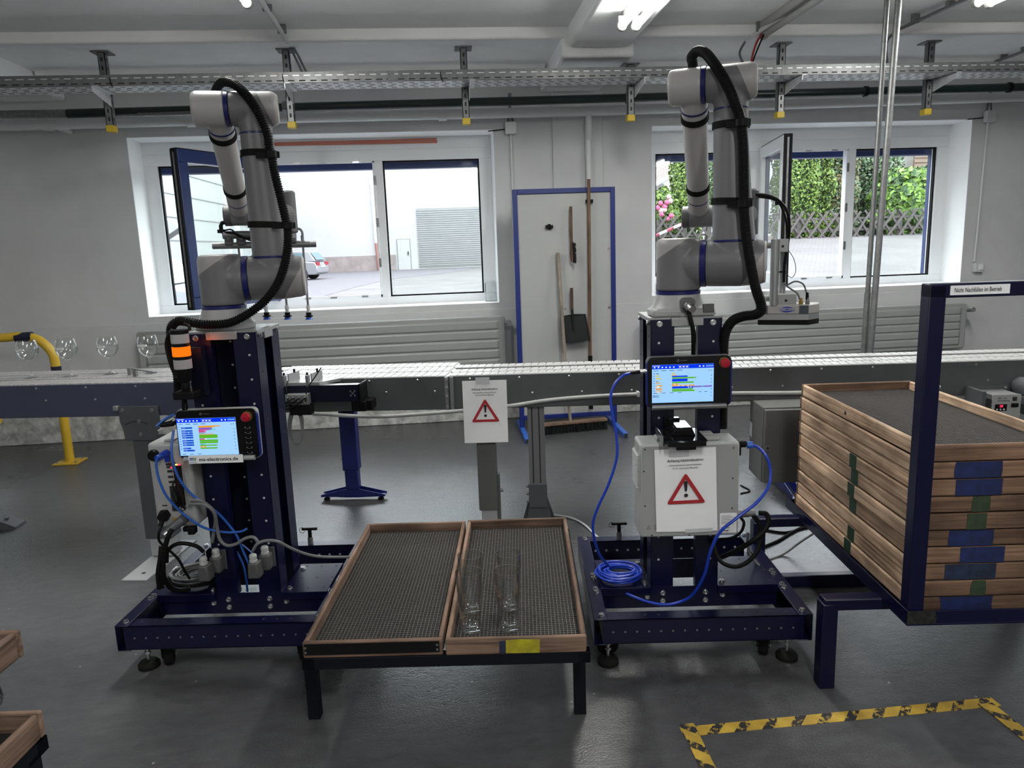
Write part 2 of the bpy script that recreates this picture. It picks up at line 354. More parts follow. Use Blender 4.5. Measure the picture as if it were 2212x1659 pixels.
struct(MB().box(XL, XR, YF, YS, ZC, ZC+.15).box(XL, XR, YS, YO, ZL, ZC+.15).build('ceiling', 'ceiling_paint', bev=.012))
ZS, ZT = .952, 2.282
WIN = [(-6.25, -3.55), (-2.272, .444), (1.692, 4.366), (5.70, 8.35)]
w = MB().box(XL, XR, YW, YO, 0, ZS).box(XL, XR, YW, YO, ZT, ZC)
xs = [XL]+[q for p in WIN for q in p]+[XR]
for i in range(0, len(xs), 2): w.box(xs[i], xs[i+1], YW, YO, ZS, ZT)
struct(w.build('wall_back', 'wall_paint'))
struct(MB().box(XL, XR, YF-.2, YF, 0, ZC).build('wall_front', 'wall_white'))
struct(MB().box(XL-.2, XL, YF, YO, 0, ZC).build('wall_left', 'wall_white'))
struct(MB().box(XR, XR+.2, YF, YO, 0, ZC).build('wall_right', 'wall_white'))
bb = MB().box(XL, XR, YW-.016, YW, 0, .27)
struct(bb.build('baseboard_back', 'plinth_paint', bev=.006))
struct(MB().box(XL, XR, YW-.008, YW, .0, .905).build('trim_1', 'wall_paint', bev=.004))      # thicker lower part of the wall
for i, (a, b_) in enumerate(((-3.09, -2.70), (.856, 1.244), (4.80, 5.19))):
    struct(MB().box(a, b_, YF, YS, 2.60, ZC+.02).box(a-.04, b_+.035, YS+.004, YW+.02, 2.545, ZL+.02).build('trim_%d' % (i+2), 'ceiling_paint', bev=.02))
struct(MB().box(.90, 1.295, YW-.02, YW+.02, 0, 2.55).build('trim_5', 'wall_paint', bev=.006))
tm = MB()
for a, b_ in ((XL, -3.14), (-2.65, .80), (1.29, 4.75), (5.24, XR)): tm.tube([(a, 5.56, 2.662), (b_, 5.56, 2.662)], .045, 20)
struct(tm.build('trim_6', 'ceiling_paint'))
# reveals (the bright painted linings of the window openings)
def window(n, X0, X1, mull, sash=None, strip=False):
    rv = MB(); e = .004
    yr = YW+.0015; rv.box(X0, X1, yr, 6.19, ZS-e, ZS+e).box(X0, X1, yr, 6.19, ZT-e, ZT+e).box(X0-e, X0+e, yr, 6.19, ZS, ZT).box(X1-e, X1+e, yr, 6.19, ZS, ZT)
    F = MB(); y0, y1 = 6.19, 6.27
    F.box(X0, X1, y0, y1, ZS, 1.02).box(X0, X1, y0, y1, 2.10, ZT).box(X0, X0+.105, y0, y1, 1.02, 2.10).box(X1-.105, X1, y0, y1, 1.02, 2.10)
    for a, b_ in mull: F.box(a, b_, y0, y1, 1.02, 2.10)
    F.box(X0+.02, X1-.02, y0-.006, y0, 2.185, 2.19)
    w = F.build('window_%d' % n, 'upvc_white', bev=.004); struct(w)
    off = w.location
    rv.build('window_reveal', 'reveal_paint', w, world=True)
    edges = [X0+.105]+[q for p in mull for q in p]+[X1-.105]
    for k in range(0, len(edges), 2):
        a, b_ = edges[k], edges[k+1]
        if sash and k == 2:
            g = MB()
            for (p, q, r, s_) in ((a, b_, 1.02, 1.045), (a, b_, 2.085, 2.10), (a, a+.015, 1.02, 2.10), (b_-.015, b_, 1.02, 2.10)): g.box(p, q, y0-.012, y0, r, s_)
            g.build('rebate_frame', 'upvc_white', w, world=True, bev=.002)
            for zz in (1.03, 2.092):
                for q in (.25, .5, .8):
                    MB().box(a+(b_-a)*q, a+(b_-a)*q+.05, y0-.02, y0-.008, zz-.006, zz+.006).build('striker_plate', 'steel', w, world=True)
            for zz in (1.3, 1.62, 1.95): MB().box(b_-.012, b_+.006, y0-.02, y0-.008, zz-.035, zz+.035).build('striker_plate', 'steel_dull', w, world=True)
            continue
        g = MB()
        for (p, q, r, s_) in ((a, b_, 1.02, 1.032), (a, b_, 2.088, 2.10), (a, a+.012, 1.02, 2.10), (b_-.012, b_, 1.02, 2.10)): g.box(p, q, y0+.02, y0+.05, r, s_)
        g.build('glazing_bead', 'gasket_black', w, world=True)
        MB().box(a, b_, y0+.034, y0+.038, 1.025, 2.095).build('pane', 'pane', w, world=True)
    if strip:
        MB().box(X0-.02, X1+.02, 6.33, 6.42, 2.05, 2.25).build('shutter_box', 'blue_box', w, world=True, bev=.01)
        s = MB()
        for q in (X0+.05, X1-.05): s.box(q-.02, q+.02, 6.33, 6.37, 1.0, 2.06)
        s.build('shutter_rail', 'blue_box', w, world=True)
    if sash:
        (hx, hy), (fx, fy), inner, outer = sash
        hx, hy, fx, fy = float(hx), float(hy), float(fx), float(fy)
        L_ = math.hypot(fx-hx, fy-hy); ux, uy = (fx-hx)/L_, (fy-hy)/L_; z0, z1 = 1.03, 2.125
        M = Matrix(((ux, -uy, 0, hx), (uy, ux, 0, hy), (0, 0, 1, 0), (0, 0, 0, 1)))
        t = .034
        for nm, ya, yb, mt in (('sash_inner_face', 0, t, inner), ('sash_outer_face', -t, 0, outer)):
            s = MB(M); s.box(0, L_, ya, yb, z0, z0+.085).box(0, L_, ya, yb, z1-.085, z1).box(0, .08, ya, yb, z0+.085, z1-.085).box(L_-.08, L_, ya, yb, z0+.085, z1-.085)
            s.build(nm, mt, w, world=True, bev=.004)
        s = MB(M); s.box(L_, L_+.006, -t+.004, t-.022, z0, z1).box(L_, L_+.012, t-.016, t-.004, z0, z1).box(.02, L_, -t+.004, t-.004, z1, z1+.006); s.build('seal', 'gasket_black', w, world=True)
        s = MB(M); s.box(L_, L_+.010, -.006, .008, z0+.02, z1-.02); s.build('lock_strip', 'steel_dull', w, world=True)
        MB(M).box(.075, L_-.075, -.003, .003, z0+.08, z1-.08).build('pane', 'pane', w, world=True)
        sg = 1 if inner == 'upvc_white' else -1
        h = MB(M); hz = 1.56; ya = sg*t
        h.box(L_-.055, L_-.03, min(ya, ya+sg*.01), max(ya, ya+sg*.01), hz-.04, hz+.04).cyl((L_-.042, ya, hz), (L_-.042, ya+sg*.045, hz), .008).tube([(L_-.042, ya+sg*.045, hz), (L_-.16, ya+sg*.045, hz)], .009, 10)
        h.build('handle', 'black_plastic' if inner == 'upvc_white' else 'steel', w, world=True)
    return w
struct(window(2, *WIN[1], [(-1.40, -1.335), (-.498, -.433)], ((-1.335, 6.18), (-1.775, 5.41), 'blue_box', 'upvc_white'), True), 'three-part white window, blue-faced middle sash swung open behind the left robot')
struct(window(3, *WIN[2], [(2.55, 2.70), (3.459, 3.533)], ((2.72, 6.18), (2.555, 5.40), 'blue_box', 'upvc_white'), True), 'three-part white window, white-faced sash swung open beside the right robot')
window(1, *WIN[0], [(-5.2, -5.13), (-4.4, -4.33)], None, True)
window(4, *WIN[3], [(6.6, 6.67), (7.4, 7.47)], None, True)
# paint strip over window 2, plaster patches
tag(MB().prism([(0, 0), (1.275, -.006), (1.28, .012), (1.27, .016), (1.275, .034), (.9, .03), (0, .028)], -.003, o=py(592, 315.5, 6.187)).build('paint_strip', mat('paint_coral', (.52, .15, .10), .7, col2=(.45, .18, .14), vs=12)), 'strip of red-orange paint on the white panel above the left window', 'paint strip')
# radiators
def radiator(x0, x1, z0, z1, label):
    Y = 5.79; t = thing('radiator', label, 'radiator', ((x0+x1)/2, Y, 0), 0)
    n = 5; m = MB(); P = []
    for i in range(n*10+1):
        z = z0+.03+(z1-z0-.06)*i/(n*10); k = (i % 10)/10
        P.append((Y-.018-.012*(min(1, 2.2*math.sin(math.pi*k)) if 0 < k < 1 else 0), z))
    xa, xb = x0+.07, x1-.07
    for i in range(len(P)-1):
        m.add([(xa, P[i][0], P[i][1]), (xb, P[i][0], P[i][1]), (xb, P[i+1][0], P[i+1][1]), (xa, P[i+1][0], P[i+1][1])], [(0, 1, 2, 3)])
        for s_, xx, xe in ((1, xa, xa-.02), (-1, xb, xb+.02)):
            q = [(xx, P[i][0], P[i][1]), (xe, Y-.018, P[i][1]), (xe, Y-.018, P[i+1][1]), (xx, P[i+1][0], P[i+1][1])]
            m.add(q, [(0, 1, 2, 3) if s_ < 0 else (3, 2, 1, 0)])
    m.build('ribbed_panel', 'radiator_grey', t, world=True)
    MB().rrect(x1-x0, z1-z0, .03, .05, (x0, Y-.018, z0)).build('body', 'radiator_grey', t, world=True, bev=.008)
    MB().box(x0+.3, x0+.34, Y+.03, 5.92, z0+.1, z0+.14).box(x1-.34, x1-.3, Y+.03, 5.92, z0+.1, z0+.14).build('bracket', 'radiator_grey', t, world=True)
    v = MB(); xv = x1+.03; zv = z1-.055
    v.cyl((x1, Y, zv), (xv+.02, Y, zv), .014).cyl((xv, Y-.05, zv), (xv, Y+.02, zv), .022).tube([(xv, Y+.02, zv), (xv, Y+.10, zv)], .012)
    v.build('valve', 'alu', t, world=True); return t
def rb(p, q): return None
a = py(295, 715, 5.80); b_ = py(1100, 697, 5.80)
radiator(-2.32, .47, .42, .86, 'wide ribbed grey radiator under the left window')
radiator(1.62, 4.33, .42, .80, 'wide ribbed grey radiator under the right window')
# junction boxes, conduits and switch
def jbox(x, y, zb, label, X2, Z2, wire):
    c = py(x, y, 5.90); t = thing('junction_box', label, 'electrical box', (float(c[0]), 5.90, float(c[2])), 0)
    MB().rrect(.085, .09, .01, .045, (c[0]-.0425, 5.87, c[2]-.045)).build('box_body', 'pipe_white', t, world=True, bev=.004)
    MB().tube([(c[0]-.02, 5.905, c[2]+.04), (c[0]-.005, 5.912, c[2]+.16), (c[0]-.005, 5.91, 2.54)], .006, 8).tube([(c[0]+.02, 5.905, c[2]+.04), (c[0]+.005, 5.912, c[2]+.16), (c[0]+.01, 5.91, 2.54)], .006, 8).build('cable', 'cable_grey', t, world=True)
    MB().tube([(c[0], 5.912, c[2]-.04), (c[0]+X2, 5.912, zb)], .008, 8).build('conduit', 'pipe_white', t, world=True)
    MB().tube([(c[0]-.04, 5.91, c[2]-.005), (c[0]-.13, 5.915, c[2]-.012), (c[0]-.17, 5.94, c[2]-.012)], .004, 6).build('sensor_wire', 'cable_black', t, world=True)
    return c
c1 = jbox(1103, 277, 1.0, 'grey junction box beside the top corner of the left window', .0, 0, 0)
c2 = jbox(2137, 252, 1.13, 'grey junction box beside the top corner of the right window', -.02, 0, 0)
s = py(2113, 578, 5.90); t = thing('light_switch', 'white wall switch at the foot of the conduit right of the right window', 'switch', (float(s[0]), 5.90, float(s[2])))
MB().rrect(.075, .075, .008, .04, (s[0]-.037, 5.885, s[2]-.037)).build('switch_box', 'pipe_white', t, world=True, bev=.004)
MB().box(s[0]-.008, s[0]+.03, 5.875, 5.886, s[2]-.02, s[2]+.025).build('rocker', 'upvc_white', t, world=True, bev=.004)
# pipes along the wall
def wallpipe(name, label, pts, r, m, mount=True, Yp=5.72):
    P = [py(x, y, Yp) for x, y in pts]
    e0 = P[0]+(P[0]-P[1])/np.linalg.norm(P[0]-P[1])*1.5; e1 = P[-1]+(P[-1]-P[-2])/np.linalg.norm(P[-1]-P[-2])*1.5
    t = thing(name, label, 'pipe', tuple(float(v) for v in P[0]))
    MB().tube([e0]+P+[e1], r, 20).build('pipe_run', m, t, world=True)
    return t, P
t, P = wallpipe('heating_pipe', 'dark green-black pipe running under the cable tray in front of the white pipe', [(630, 232), (1340, 212), (2212, 188)], .030, 'pipe_green', Yp=5.55)
for q in (1355, 1870, 2180):
    c = py(q, 212-(q-1340)*.0275, 5.55); MB().cyl((c[0]-.012, c[1], c[2]), (c[0]+.012, c[1], c[2]), .037).build('clamp', 'black_plastic', t, world=True)
a = py(630, 232, 5.55)
t2 = thing('galvanised_pipe', 'bare galvanised pipe joined to the left end of the dark pipe', 'pipe', tuple(float(v) for v in a))
MB().tube([py(-120, 250, 5.55), py(400, 241, 5.55), a-np.array([.05, 0, 0])], .028, 20).build('pipe_run', 'steel_dull', t2, world=True)
MB().tube([a-np.array([.06, 0, 0]), a+np.array([.02, 0, 0])], .042, 6).build('union_nut', 'galvanised', t2, world=True)
t3, P = wallpipe('drain_pipe', 'white painted pipe sloping along the wall above the windows', [(0, 272), (620, 255), (1275, 240), (2212, 209)], .036, 'pipe_white', Yp=5.78)
for (x, y) in ((105, 270), (413, 262), (955, 249), (1365, 236)):
    c = py(x, y, 5.78); MB().cyl((c[0]-.03, c[1], c[2]), (c[0]+.03, c[1], c[2]+.001), .041).build('socket', 'pipe_white', t3, world=True)
c = py(118, 272, 5.78); d = py(152, 284, 5.9); MB().tube([c, d], .022, 12).build('branch', 'pipe_white', t3, world=True)
c = py(1272, 246, 5.78)
MB().tube([c, (c[0], 5.79, c[2]-.08), (c[0]+.01, 5.85, c[2]-.16), (c[0]+.01, 5.875, c[2]-.22), (c[0]+.03, 5.875, .1)], .024, 14, smooth=4).build('downpipe', 'pipe_white', t3, world=True)
# cable tray
ty0, ty1, tz = 4.83, 5.03, 2.412
t = thing('cable_tray', 'long perforated galvanised cable tray hung below the ceiling', 'cable tray', (0, ty0, tz))
m = MB(); m.box(-4.6, 5.6, ty0, ty0+.002, tz, tz+.062).box(-4.6, 5.6, ty1, ty1+.002, tz, tz+.062)
m.box(-4.6, 5.6, ty0-.001, ty0+.012, tz+.06, tz+.063); m.build('side_rails', 'galvanised', t, world=True); MB().box(-4.6, 5.6, ty0, ty1, tz, tz+.002).build('tray_floor', 'galv_light', t, world=True)  # camera-facing rails darker, underside paler: light and shade put into the colour
m = MB(); x = -4.5
k = 0
while x < 5.5:
    m.box(x, x+.038, ty0-.0006, ty0+.001, tz+.010, tz+.017)
    m.mat(1).box(x+.03, x+.068, ty0-.0006, ty0+.001, tz+.040, tz+.046).mat(0)
    for q in (.03, .075, .12, .165): m.box(x+(.02 if int(q*1000) % 2 else 0), x+.03+(.02 if int(q*1000) % 2 else 0), ty0+q, ty0+q+.010, tz-.0008, tz+.001)
    x += .066
m.build('perforations', ['slot_dark', 'galv_light'], t, world=True)
for q in (-1.5, -.25, 2.25): MB().box(q, q+.004, ty0-.002, ty0, tz, tz+.062).box(q-.02, q+.02, ty0-.0015, ty0, tz+.002, tz+.06).build('splice_plate', 'galvanised', t, world=True)
for q in (-1.9, -.9, .05): MB().tube([(q, ty0-.004, tz+.05), (q+.004, ty0-.006, tz+.01), (q+.015, ty0-.012, tz-.01)], .003, 6).build('cable_tie', 'cable_black', t, world=True)
hang = [(-2.02, 'fourth to the left of the beam'), (-.91, 'behind the left robot'), (.206, 'left of the beam'), (1.30, 'just right of the beam'), (2.33, 'behind the right robot'), (3.38, 'right of the two steel poles')]
for i, (hx, lb) in enumerate(hang):
    lb = ['galvanised strut hanging the tray near the left corner', 'galvanised strut hanging the tray behind the left robot', 'galvanised strut hanging the tray above the tool board side, left of the beam', 'galvanised strut hanging the tray directly right of the beam end', 'galvanised strut hanging the tray just right of the right robot', 'galvanised strut hanging the tray right of the tall steel poles'][i]
    t = thing('tray_hanger', lb, 'bracket', (hx, 5.07, ZL), 0, 'struts holding the cable tray')
    zt = 2.545 if i == 3 else ZL
    MB().box(hx-.055, hx+.055, 5.02, 5.13, zt-.008, zt).build('ceiling_plate', 'galvanised', t, world=True, bev=.002)
    m = MB().box(hx-.022, hx+.022, 5.045, 5.049, 2.20, zt-.008).box(hx-.022, hx-.018, 5.045, 5.09, 2.20, zt-.008).box(hx+.018, hx+.022, 5.045, 5.09, 2.20, zt-.008)
    m.mat(1); z = 2.25
    while z < zt-.05: m.box(hx+.0219, hx+.0226, 5.06, 5.072, z, z+.024); m.box(hx-.006, hx+.006, 5.0445, 5.046, z, z+.024); z += .05
    m.build('strut', ['galvanised', 'slot_dark'], t, world=True)
    MB().prism([(4.80, tz-.003), (5.045, tz-.003), (5.045, tz-.08), (4.80, tz-.035)], .004, o=(hx+.022, 0, 0), ex=(0, 1, 0), en=(1, 0, 0)).box(hx+.022, hx+.055, 4.80, 5.045, tz-.006, tz-.002).build('arm', 'galv_light', t, world=True)
    MB().box(hx-.026, hx+.026, 5.04, 5.094, 2.185, 2.225).build('end_cap', 'yellow_cap', t, world=True, bev=.003)
# ceiling lamps
def lamp(label, x, y0, y1, zt, n=2, lit=True, gap=.078, W_=None):
    t = thing('ceiling_lamp', label, 'lamp', (x, y0, zt), 0, None)
    MB().rrect(.06, .05, .01, y1-y0, (x-.03, y0, zt-.05)).build('housing', 'lamp_white', t, world=True)
    for k in range(n):
        xx = x+(k-(n-1)/2)*gap; z = zt-.080
        MB().cyl((xx, y0+.02, z), (xx, y1-.02, z), .019, n=16).build('tube', 'tube_light' if lit else 'lamp_white', t, world=True)
        for yy in (y0, y1-.03):
            MB().cyl((xx, yy, z), (xx, yy+.03, z), .026, n=20).box(xx-.02, xx+.02, yy, yy+.03, z, zt-.03).build('socket', 'lamp_white', t, world=True, bev=.004)
    if lit:
        l = bpy.data.lights.new('lamp_light', 'AREA'); l.shape = 'RECTANGLE'; l.size = .14; l.size_y = abs(y1-y0); l.energy = W_ or LAMP_W; l.color = (1.0, .985, .94)
        o = bpy.data.objects.new('lamp_light', l); COL.objects.link(o); o.parent = t; o.location = (0, (y1-y0)/2, -.11)
    return t
lamp('twin fluorescent tubes glowing under the ceiling beam', 1.05, 2.88, 4.13, 2.60)
a = pz(548, 2, 2.66); lamp('lit fluorescent lamp at the top edge above the left robot', float(a[0])-.03, float(a[1])-1.25, float(a[1]), ZC, 1)
a = pz(2120, 2, 2.66); lamp('lit fluorescent lamp at the top edge in the right corner', float(a[0]), float(a[1])-1.25, float(a[1]), ZC)
a0 = pz(1648, 72, 2.66); a1 = pz(1755, 0, 2.68)
lamp('unlit fluorescent batten above the right robot', float(a0[0]), float(a0[1])-1.3, float(a0[1]), ZC, 1, False)
for (x, y, w_) in ((-2.6, -.6, 'fill lamp, left, added behind the viewpoint'), (0.6, -.9, 'fill lamp, middle, added behind the viewpoint'), (3.6, -.6, 'fill lamp, right, added behind the viewpoint'), (0.4, -3.4, 'fill lamp, added near the front wall')):
    lamp('lit fluorescent '+w_, x, y, y+1.25, ZC, 1, True, .078, FILL_W)  # unseen lamps added to brighten the camera-facing sides
# conduits on the ceiling
def conduit(label, pts, r=.012, m='pipe_white', drop=None):
    P = [pz(x, y, z) for x, y, z in pts]; e = P[-1]+(P[-1]-P[-2])/np.linalg.norm(P[-1]-P[-2])*2
    t = thing('ceiling_conduit', label, 'conduit', tuple(float(v) for v in P[0]))
    MB().tube(P+[e], r, 10).build('tube', m, t, world=True)
    for q in (.25, .8):
        c = P[0]+(P[-1]-P[0])*q; MB().box(c[0]-.025, c[0]+.025, c[1]-.008, c[1]+.008, c[2]-.004, ZC).build('clip', 'alu_dark', t, world=True)
    return t, P
t, P = conduit('pale conduit on the ceiling ending above the left robot', [(622, 90, 2.67), (565, 3, 2.70)], .015)
MB().tube([P[0], P[0]+np.array([.02, .10, -.02]), py(664, 160, 4.95)], .007, 8, smooth=4).tube([P[0], P[0]+np.array([.0, .10, -.02]), py(655, 160, 4.95)], .007, 8, smooth=4).build('cable', 'cable_grey', t, world=True)
t, P = conduit('pale conduit with bundled cables above the right robot', [(1612, 86, 2.66), (1745, 0, 2.70)], .014)
MB().tube([P[0], P[0]+np.array([-.01, .08, -.06]), py(1607, 140, 4.9)], .008, 8, smooth=5).build('grey_cable', 'cable_grey', t, world=True)
t, P = conduit('grey conduit on the ceiling behind the two steel poles', [(1945, 62, 2.67), (2082, 0, 2.70)], .011, 'alu_dark')
MB().tube([P[0], P[0]+np.array([-.05, .06, -.06]), py(1916, 140, 4.95)], .009, 8, smooth=5).build('cable', 'cable_grey', t, world=True)
t, P = conduit('grey conduit at the right edge above the tray', [(2150, 133, 2.63), (2230, 105, 2.63)], .011, 'alu_dark')
c = pz(1645, 74, 2.64)
tag(MB().tube([c, py(1633, 95, c[1]+.1), py(1624, 128, 4.9), py(1622, 165, 4.93)], .007, 8, smooth=5).build('lamp_cable', 'cable_red'), 'red cable drooping from the unlit lamp to the tray', 'cable')
tag(MB().tube([c+np.array([.015, 0, 0]), py(1628, 128, 4.9), py(1620, 165, 4.96)], .005, 8, smooth=5).build('lamp_cable', 'cable_black'), 'thin black cable drooping beside the red cable', 'cable')
a = py(1120, 104, 5.6); t = thing('conduit_stub', 'short white conduit with a brown cable bend above the tool board', 'conduit', tuple(float(v) for v in a))
MB().tube([a, py(1095, 165, 5.6)], .018, 12).build('tube', 'pipe_white', t, world=True)
MB().tube([a, py(1127, 110, 5.6), py(1130, 165, 5.6)], .010, 8, smooth=5).build('cable', 'cable_grey', t, world=True)
# two steel poles
for (xa, xb, r, lb) in ((1916, 1867, .0138, 'left and thinner of the two tall steel poles before the right window'), (1941, 1881, .0172, 'right and thicker of the two tall steel poles before the right window')):
    Yb = 3.98 if r < .015 else 3.93
    p0, p1 = py(xb, 745, Yb), py(xa, 2, Yb); d = (p1-p0)/(p1[2]-p0[2]); f0, f1 = p0-d*p0[2], p0+d*(ZC-p0[2])
    t = thing('steel_pole', lb, 'pole', (float(f0[0]), Yb, 0), 0, None)
    MB().tube([f0, f1], r, 16).build('pole', 'steel_dull', t, world=True)
    if r < .015: MB().cyl(f0, p0+d*(py(1878, 632, Yb)[2]-p0[2]), r*1.25, n=16).build('lower_sleeve', 'steel_dull', t, world=True)
    MB().cyl(f0, f0+(0, 0, .006), .035).build('foot_plate', 'steel_dull', t, world=True)
# ================================================================ ROBOT CARTS
FB = Fr((.432, 2.19), -6.1); FA = Fr((-1.155, 2.40), -6.3)
def bolt(t, p, n, r=.008, h=.008, name='bolt', m='steel'):
    p = np.array(p, float); n = np.array(n, float); q = MB()
    q.lathe([(r*1.25, 0), (r*1.25, h*.25), (r, h*.3), (r, h), (r*.55, h), (r*.5, h*.55)], p, 12, n)
    return q.build(name, m, t)
def caster(t, u, v, wu, wv, wa):
    q = MB().cyl((u, v, 0), (u, v, .012), .036).lathe([(.036, .012), (.030, .02), (.012, .026)], (u, v, 0), 24).build('levelling_foot', 'black_rubber', t)
    MB().cyl((u, v, .02), (u, v, .105), .006, n=12).cyl((u, v, .05), (u, v, .058), .011, n=6).cyl((u, v, .07), (u, v, .076), .012, n=12).build('spindle', 'steel', q)
    q = MB(); a = math.radians(wa); d = np.array([math.cos(a), math.sin(a), 0])*.016; c = np.array([wu, wv, .037])
    q.tube([c-d, c-d*.7, c+d*.7, c+d], [.031, .037, .037, .031], 28); w = q.build('wheel', 'black_rubber', t)
    q = MB(); s_ = np.array([-d[1], d[0], 0])/.016
    q.prism([(-.02, -.005), (.02, -.005), (.034, .068), (-.034, .068)], .003, o=c+d*1.15, ex=s_, en=d/.016).prism([(-.02, -.005), (.02, -.005), (.034, .068), (-.034, .068)], .003, o=c-d*1.3, ex=s_, en=d/.016)
    q.box(wu-.045, wu+.045, wv-.045, wv+.045, .100, .106); q.build('fork', 'black_plastic', w)
    q = MB(); q.cyl(c-d*1.5, c+d*1.5, .008, n=6); q.build('axle', 'steel', w)
def cart(F, label, cu, Lp, Rp, solid_back, wheels):
    t = thingF('robot_cart', label, 'cart', F); z0, z1 = .105, .19; W_, D_ = .71, .70
    def ubar(nm, x0, x1, y0, y1, holes_f=0, zz=z1, zb=z0):
        m = MB().box(x0, x1, y0, y0+.004, zb, zz).box(x0, x1, y0, y1, zz-.004, zz).box(x0, x1, y0, y1, zb, zb+.004)
        if holes_f:
            m.mat(1)
            for i in range(holes_f):
                x = x0+.035+(x1-x0-.07)*i/(holes_f-1); m.cyl((x, y0-.0006, (zz+zb)/2), (x, y0+.0006, (zz+zb)/2), .0035, n=10)
            m.mat(2)
            for i in list(range(4))+list(range(9, 13)):
                x = x0+.05+(x1-x0-.10)*i/12; m.cyl((x, y0+.03, zz-.001), (x, y0+.03, zz+.0006), .0045, n=10)
        return m.build(nm, ['navy', 'steel_dull', 'slot_dark'], t, bev=.006 if not holes_f else 0)
    ubar('front_rail', .028, W_-.028, .001, .055, 16)
    m = MB().box(.03, W_-.03, D_-.05, D_-.046, z0, z1).box(.03, W_-.03, D_-.05, D_, z1-.004, z1).box(.03, W_-.03, D_-.05, D_, z0, z0+.004).mat(1)
    for i in range(14): x = .07+i*.044; m.cyl((x, D_-.0515, .15), (x, D_-.0495, .15), .005, n=8)
    m.build('rear_rail', ['navy', 'galv_light'], t)
    for s_, a, b_ in ((-1, 0, .046), (1, W_-.046, W_)):
        m = MB().box(a, b_, 0, D_, z1, z1+.004).box(a if s_ < 0 else b_-.004, a+.004 if s_ < 0 else b_, 0, D_, z0, z1+.002).box(a, b_, 0, D_, z0-.004, z0)
        m.build('side_rail', 'navy', t, bev=.003)
        xc = (a+b_)/2
        for y in ((.025, .19, .215, .30, .325, D_-.03)): bolt(t, (xc-.004*s_, y, z1+.004), (0, 0, 1))
    m = MB().box(.046, W_-.046, .213, .217, z0+.015, z1+.008); m.build('cross_rail', 'navy', t)
    MB().box(.046, W_-.046, .443, .447, z0+.015, z1+.008).build('cross_rail', 'navy', t)
    for u in (cu-.075, cu+.075):
        for z in (.145, .175): bolt(t, (u, .213, z), (0, -1, 0), .0075)
    for u in (cu-.13, cu+.135): bolt(t, (u, .213, .163), (0, -1, 0), .0075)
    for (a, b_) in (Lp, Rp):
        m = MB().box(a, b_, .205, .445, .197, .201).box(a, b_, .203, .207, .172, .201).mat(1)
        nx = max(2, int((b_-a)/.045))
        for j, y in enumerate((.235, .32, .42)):
            for i in range(nx): x = a+.03+(b_-a-.05)*i/(nx-1)+(.01 if j == 1 else 0); m.cyl((x, y, .200), (x, y, .2016), .0045, n=10)
        m.build('deck_plate', ['navy', 'slot_dark'], t, bev=.002)
        for y in (.235, .40): bolt(t, ((b_-.018) if b_ < cu else a+.02, y, .201), (0, 0, 1))
    # column of folded channels
    zt = 1.142; m4 = [(-1, 0), (1, 0), (-1, 1), (1, 1)]
    for s_, r in m4:
        a = cu+s_*.1175; b_ = cu+s_*.042; y = .215 if r == 0 else .445; yy = y+.075*(1 if r == 0 else -1)
        if r == 1 and not solid_back: b_ = cu+s_*.09
        x0, x1 = min(a, b_), max(a, b_); e = .003
        m = MB().box(x0, x1, min(y, y+e*(1-2*r)), max(y, y+e*(1-2*r)), .19, zt)
        m.box(min(a, a-s_*e), max(a, a-s_*e), min(y, yy), max(y, yy), .19, zt)
        m.box(min(b_, b_-s_*e), max(b_, b_-s_*e), min(y, y+.03*(1-2*r)), max(y, y+.03*(1-2*r)), .19, zt).mat(1)
        z = .30
        while z < zt-.06:
            xx = cu+s_*.09
            m.cyl((xx, y-.0007+(0 if r == 0 else -.0025), z), (xx, y+.0007, z), .0042, n=10) if r == 0 else None
            m.mat(2); m.cyl((a-.0008, (y+yy)/2, z+.02), (a+.0008, (y+yy)/2, z+.02), .004, n=10); m.mat(1); z += .085
        m.build('column_channel', ['navy', 'galv_light', 'slot_dark'], t, bev=.0)
    if solid_back:
        m = MB().box(cu-.09, cu+.09, .372, .375, .19, zt).mat(1); z = .30
        while z < zt-.05:
            for xx in (cu-.055, cu+.0): m.cyl((xx+.02, .3715, z+.03), (xx+.02, .3735, z+.03), .0042, n=10)
            z += .085
        m.build('back_plate', ['navy_dull', 'galv_light'], t)
    m = MB().box(cu-.122, cu+.122, .225, .45, zt-.008, zt+.006).box(cu-.05, cu+.055, .206, .226, zt-.022, zt+.006).box(cu+.112, cu+.123, .29, .37, zt-.03, zt+.006)
    m.build('top_plate', 'alu', t, bev=.0015)
    for s_ in (-1, 1):
        bolt(t, (cu+s_*.088, .214, zt-.014), (0, -1, 0), .008)
        for y in (.25, .42): bolt(t, (cu+s_*.118, y, zt-.012), (s_, 0, 0), .0075)
    for (u, v, wu, wv, wa) in wheels: caster(t, u, v, wu, wv, wa)
    ux = .17 if F is FB else .47
    q = MB().cyl((ux, D_-.025, z1), (ux, D_-.025, z1+.03), .011, n=16).build('index_plunger', 'alu_dark', t)
    MB().cyl((ux, D_-.025, z1+.03), (ux, D_-.025, z1+.06), .008, n=12).tube([(ux-.032, D_-.025, z1+.065), (ux+.032, D_-.025, z1+.065)], [.006, .006], 12).tube([(ux-.03+.012*math.cos(k*.6), D_-.03, z1+.062+.012*math.sin(k*.6)) for k in range(11)], .0012, 6).build('tee_handle', 'black_plastic', q)
    return t
tA = cart(FA, 'navy steel cart with a tall column carrying the left robot arm', .3765, (.046, .255), (.50, .664), True, [(.058, .075, .125, .09, 200), (.65, .07, .60, .10, 10), (.06, .63, .13, .60, 30), (.65, .63, .59, .6, -20)])
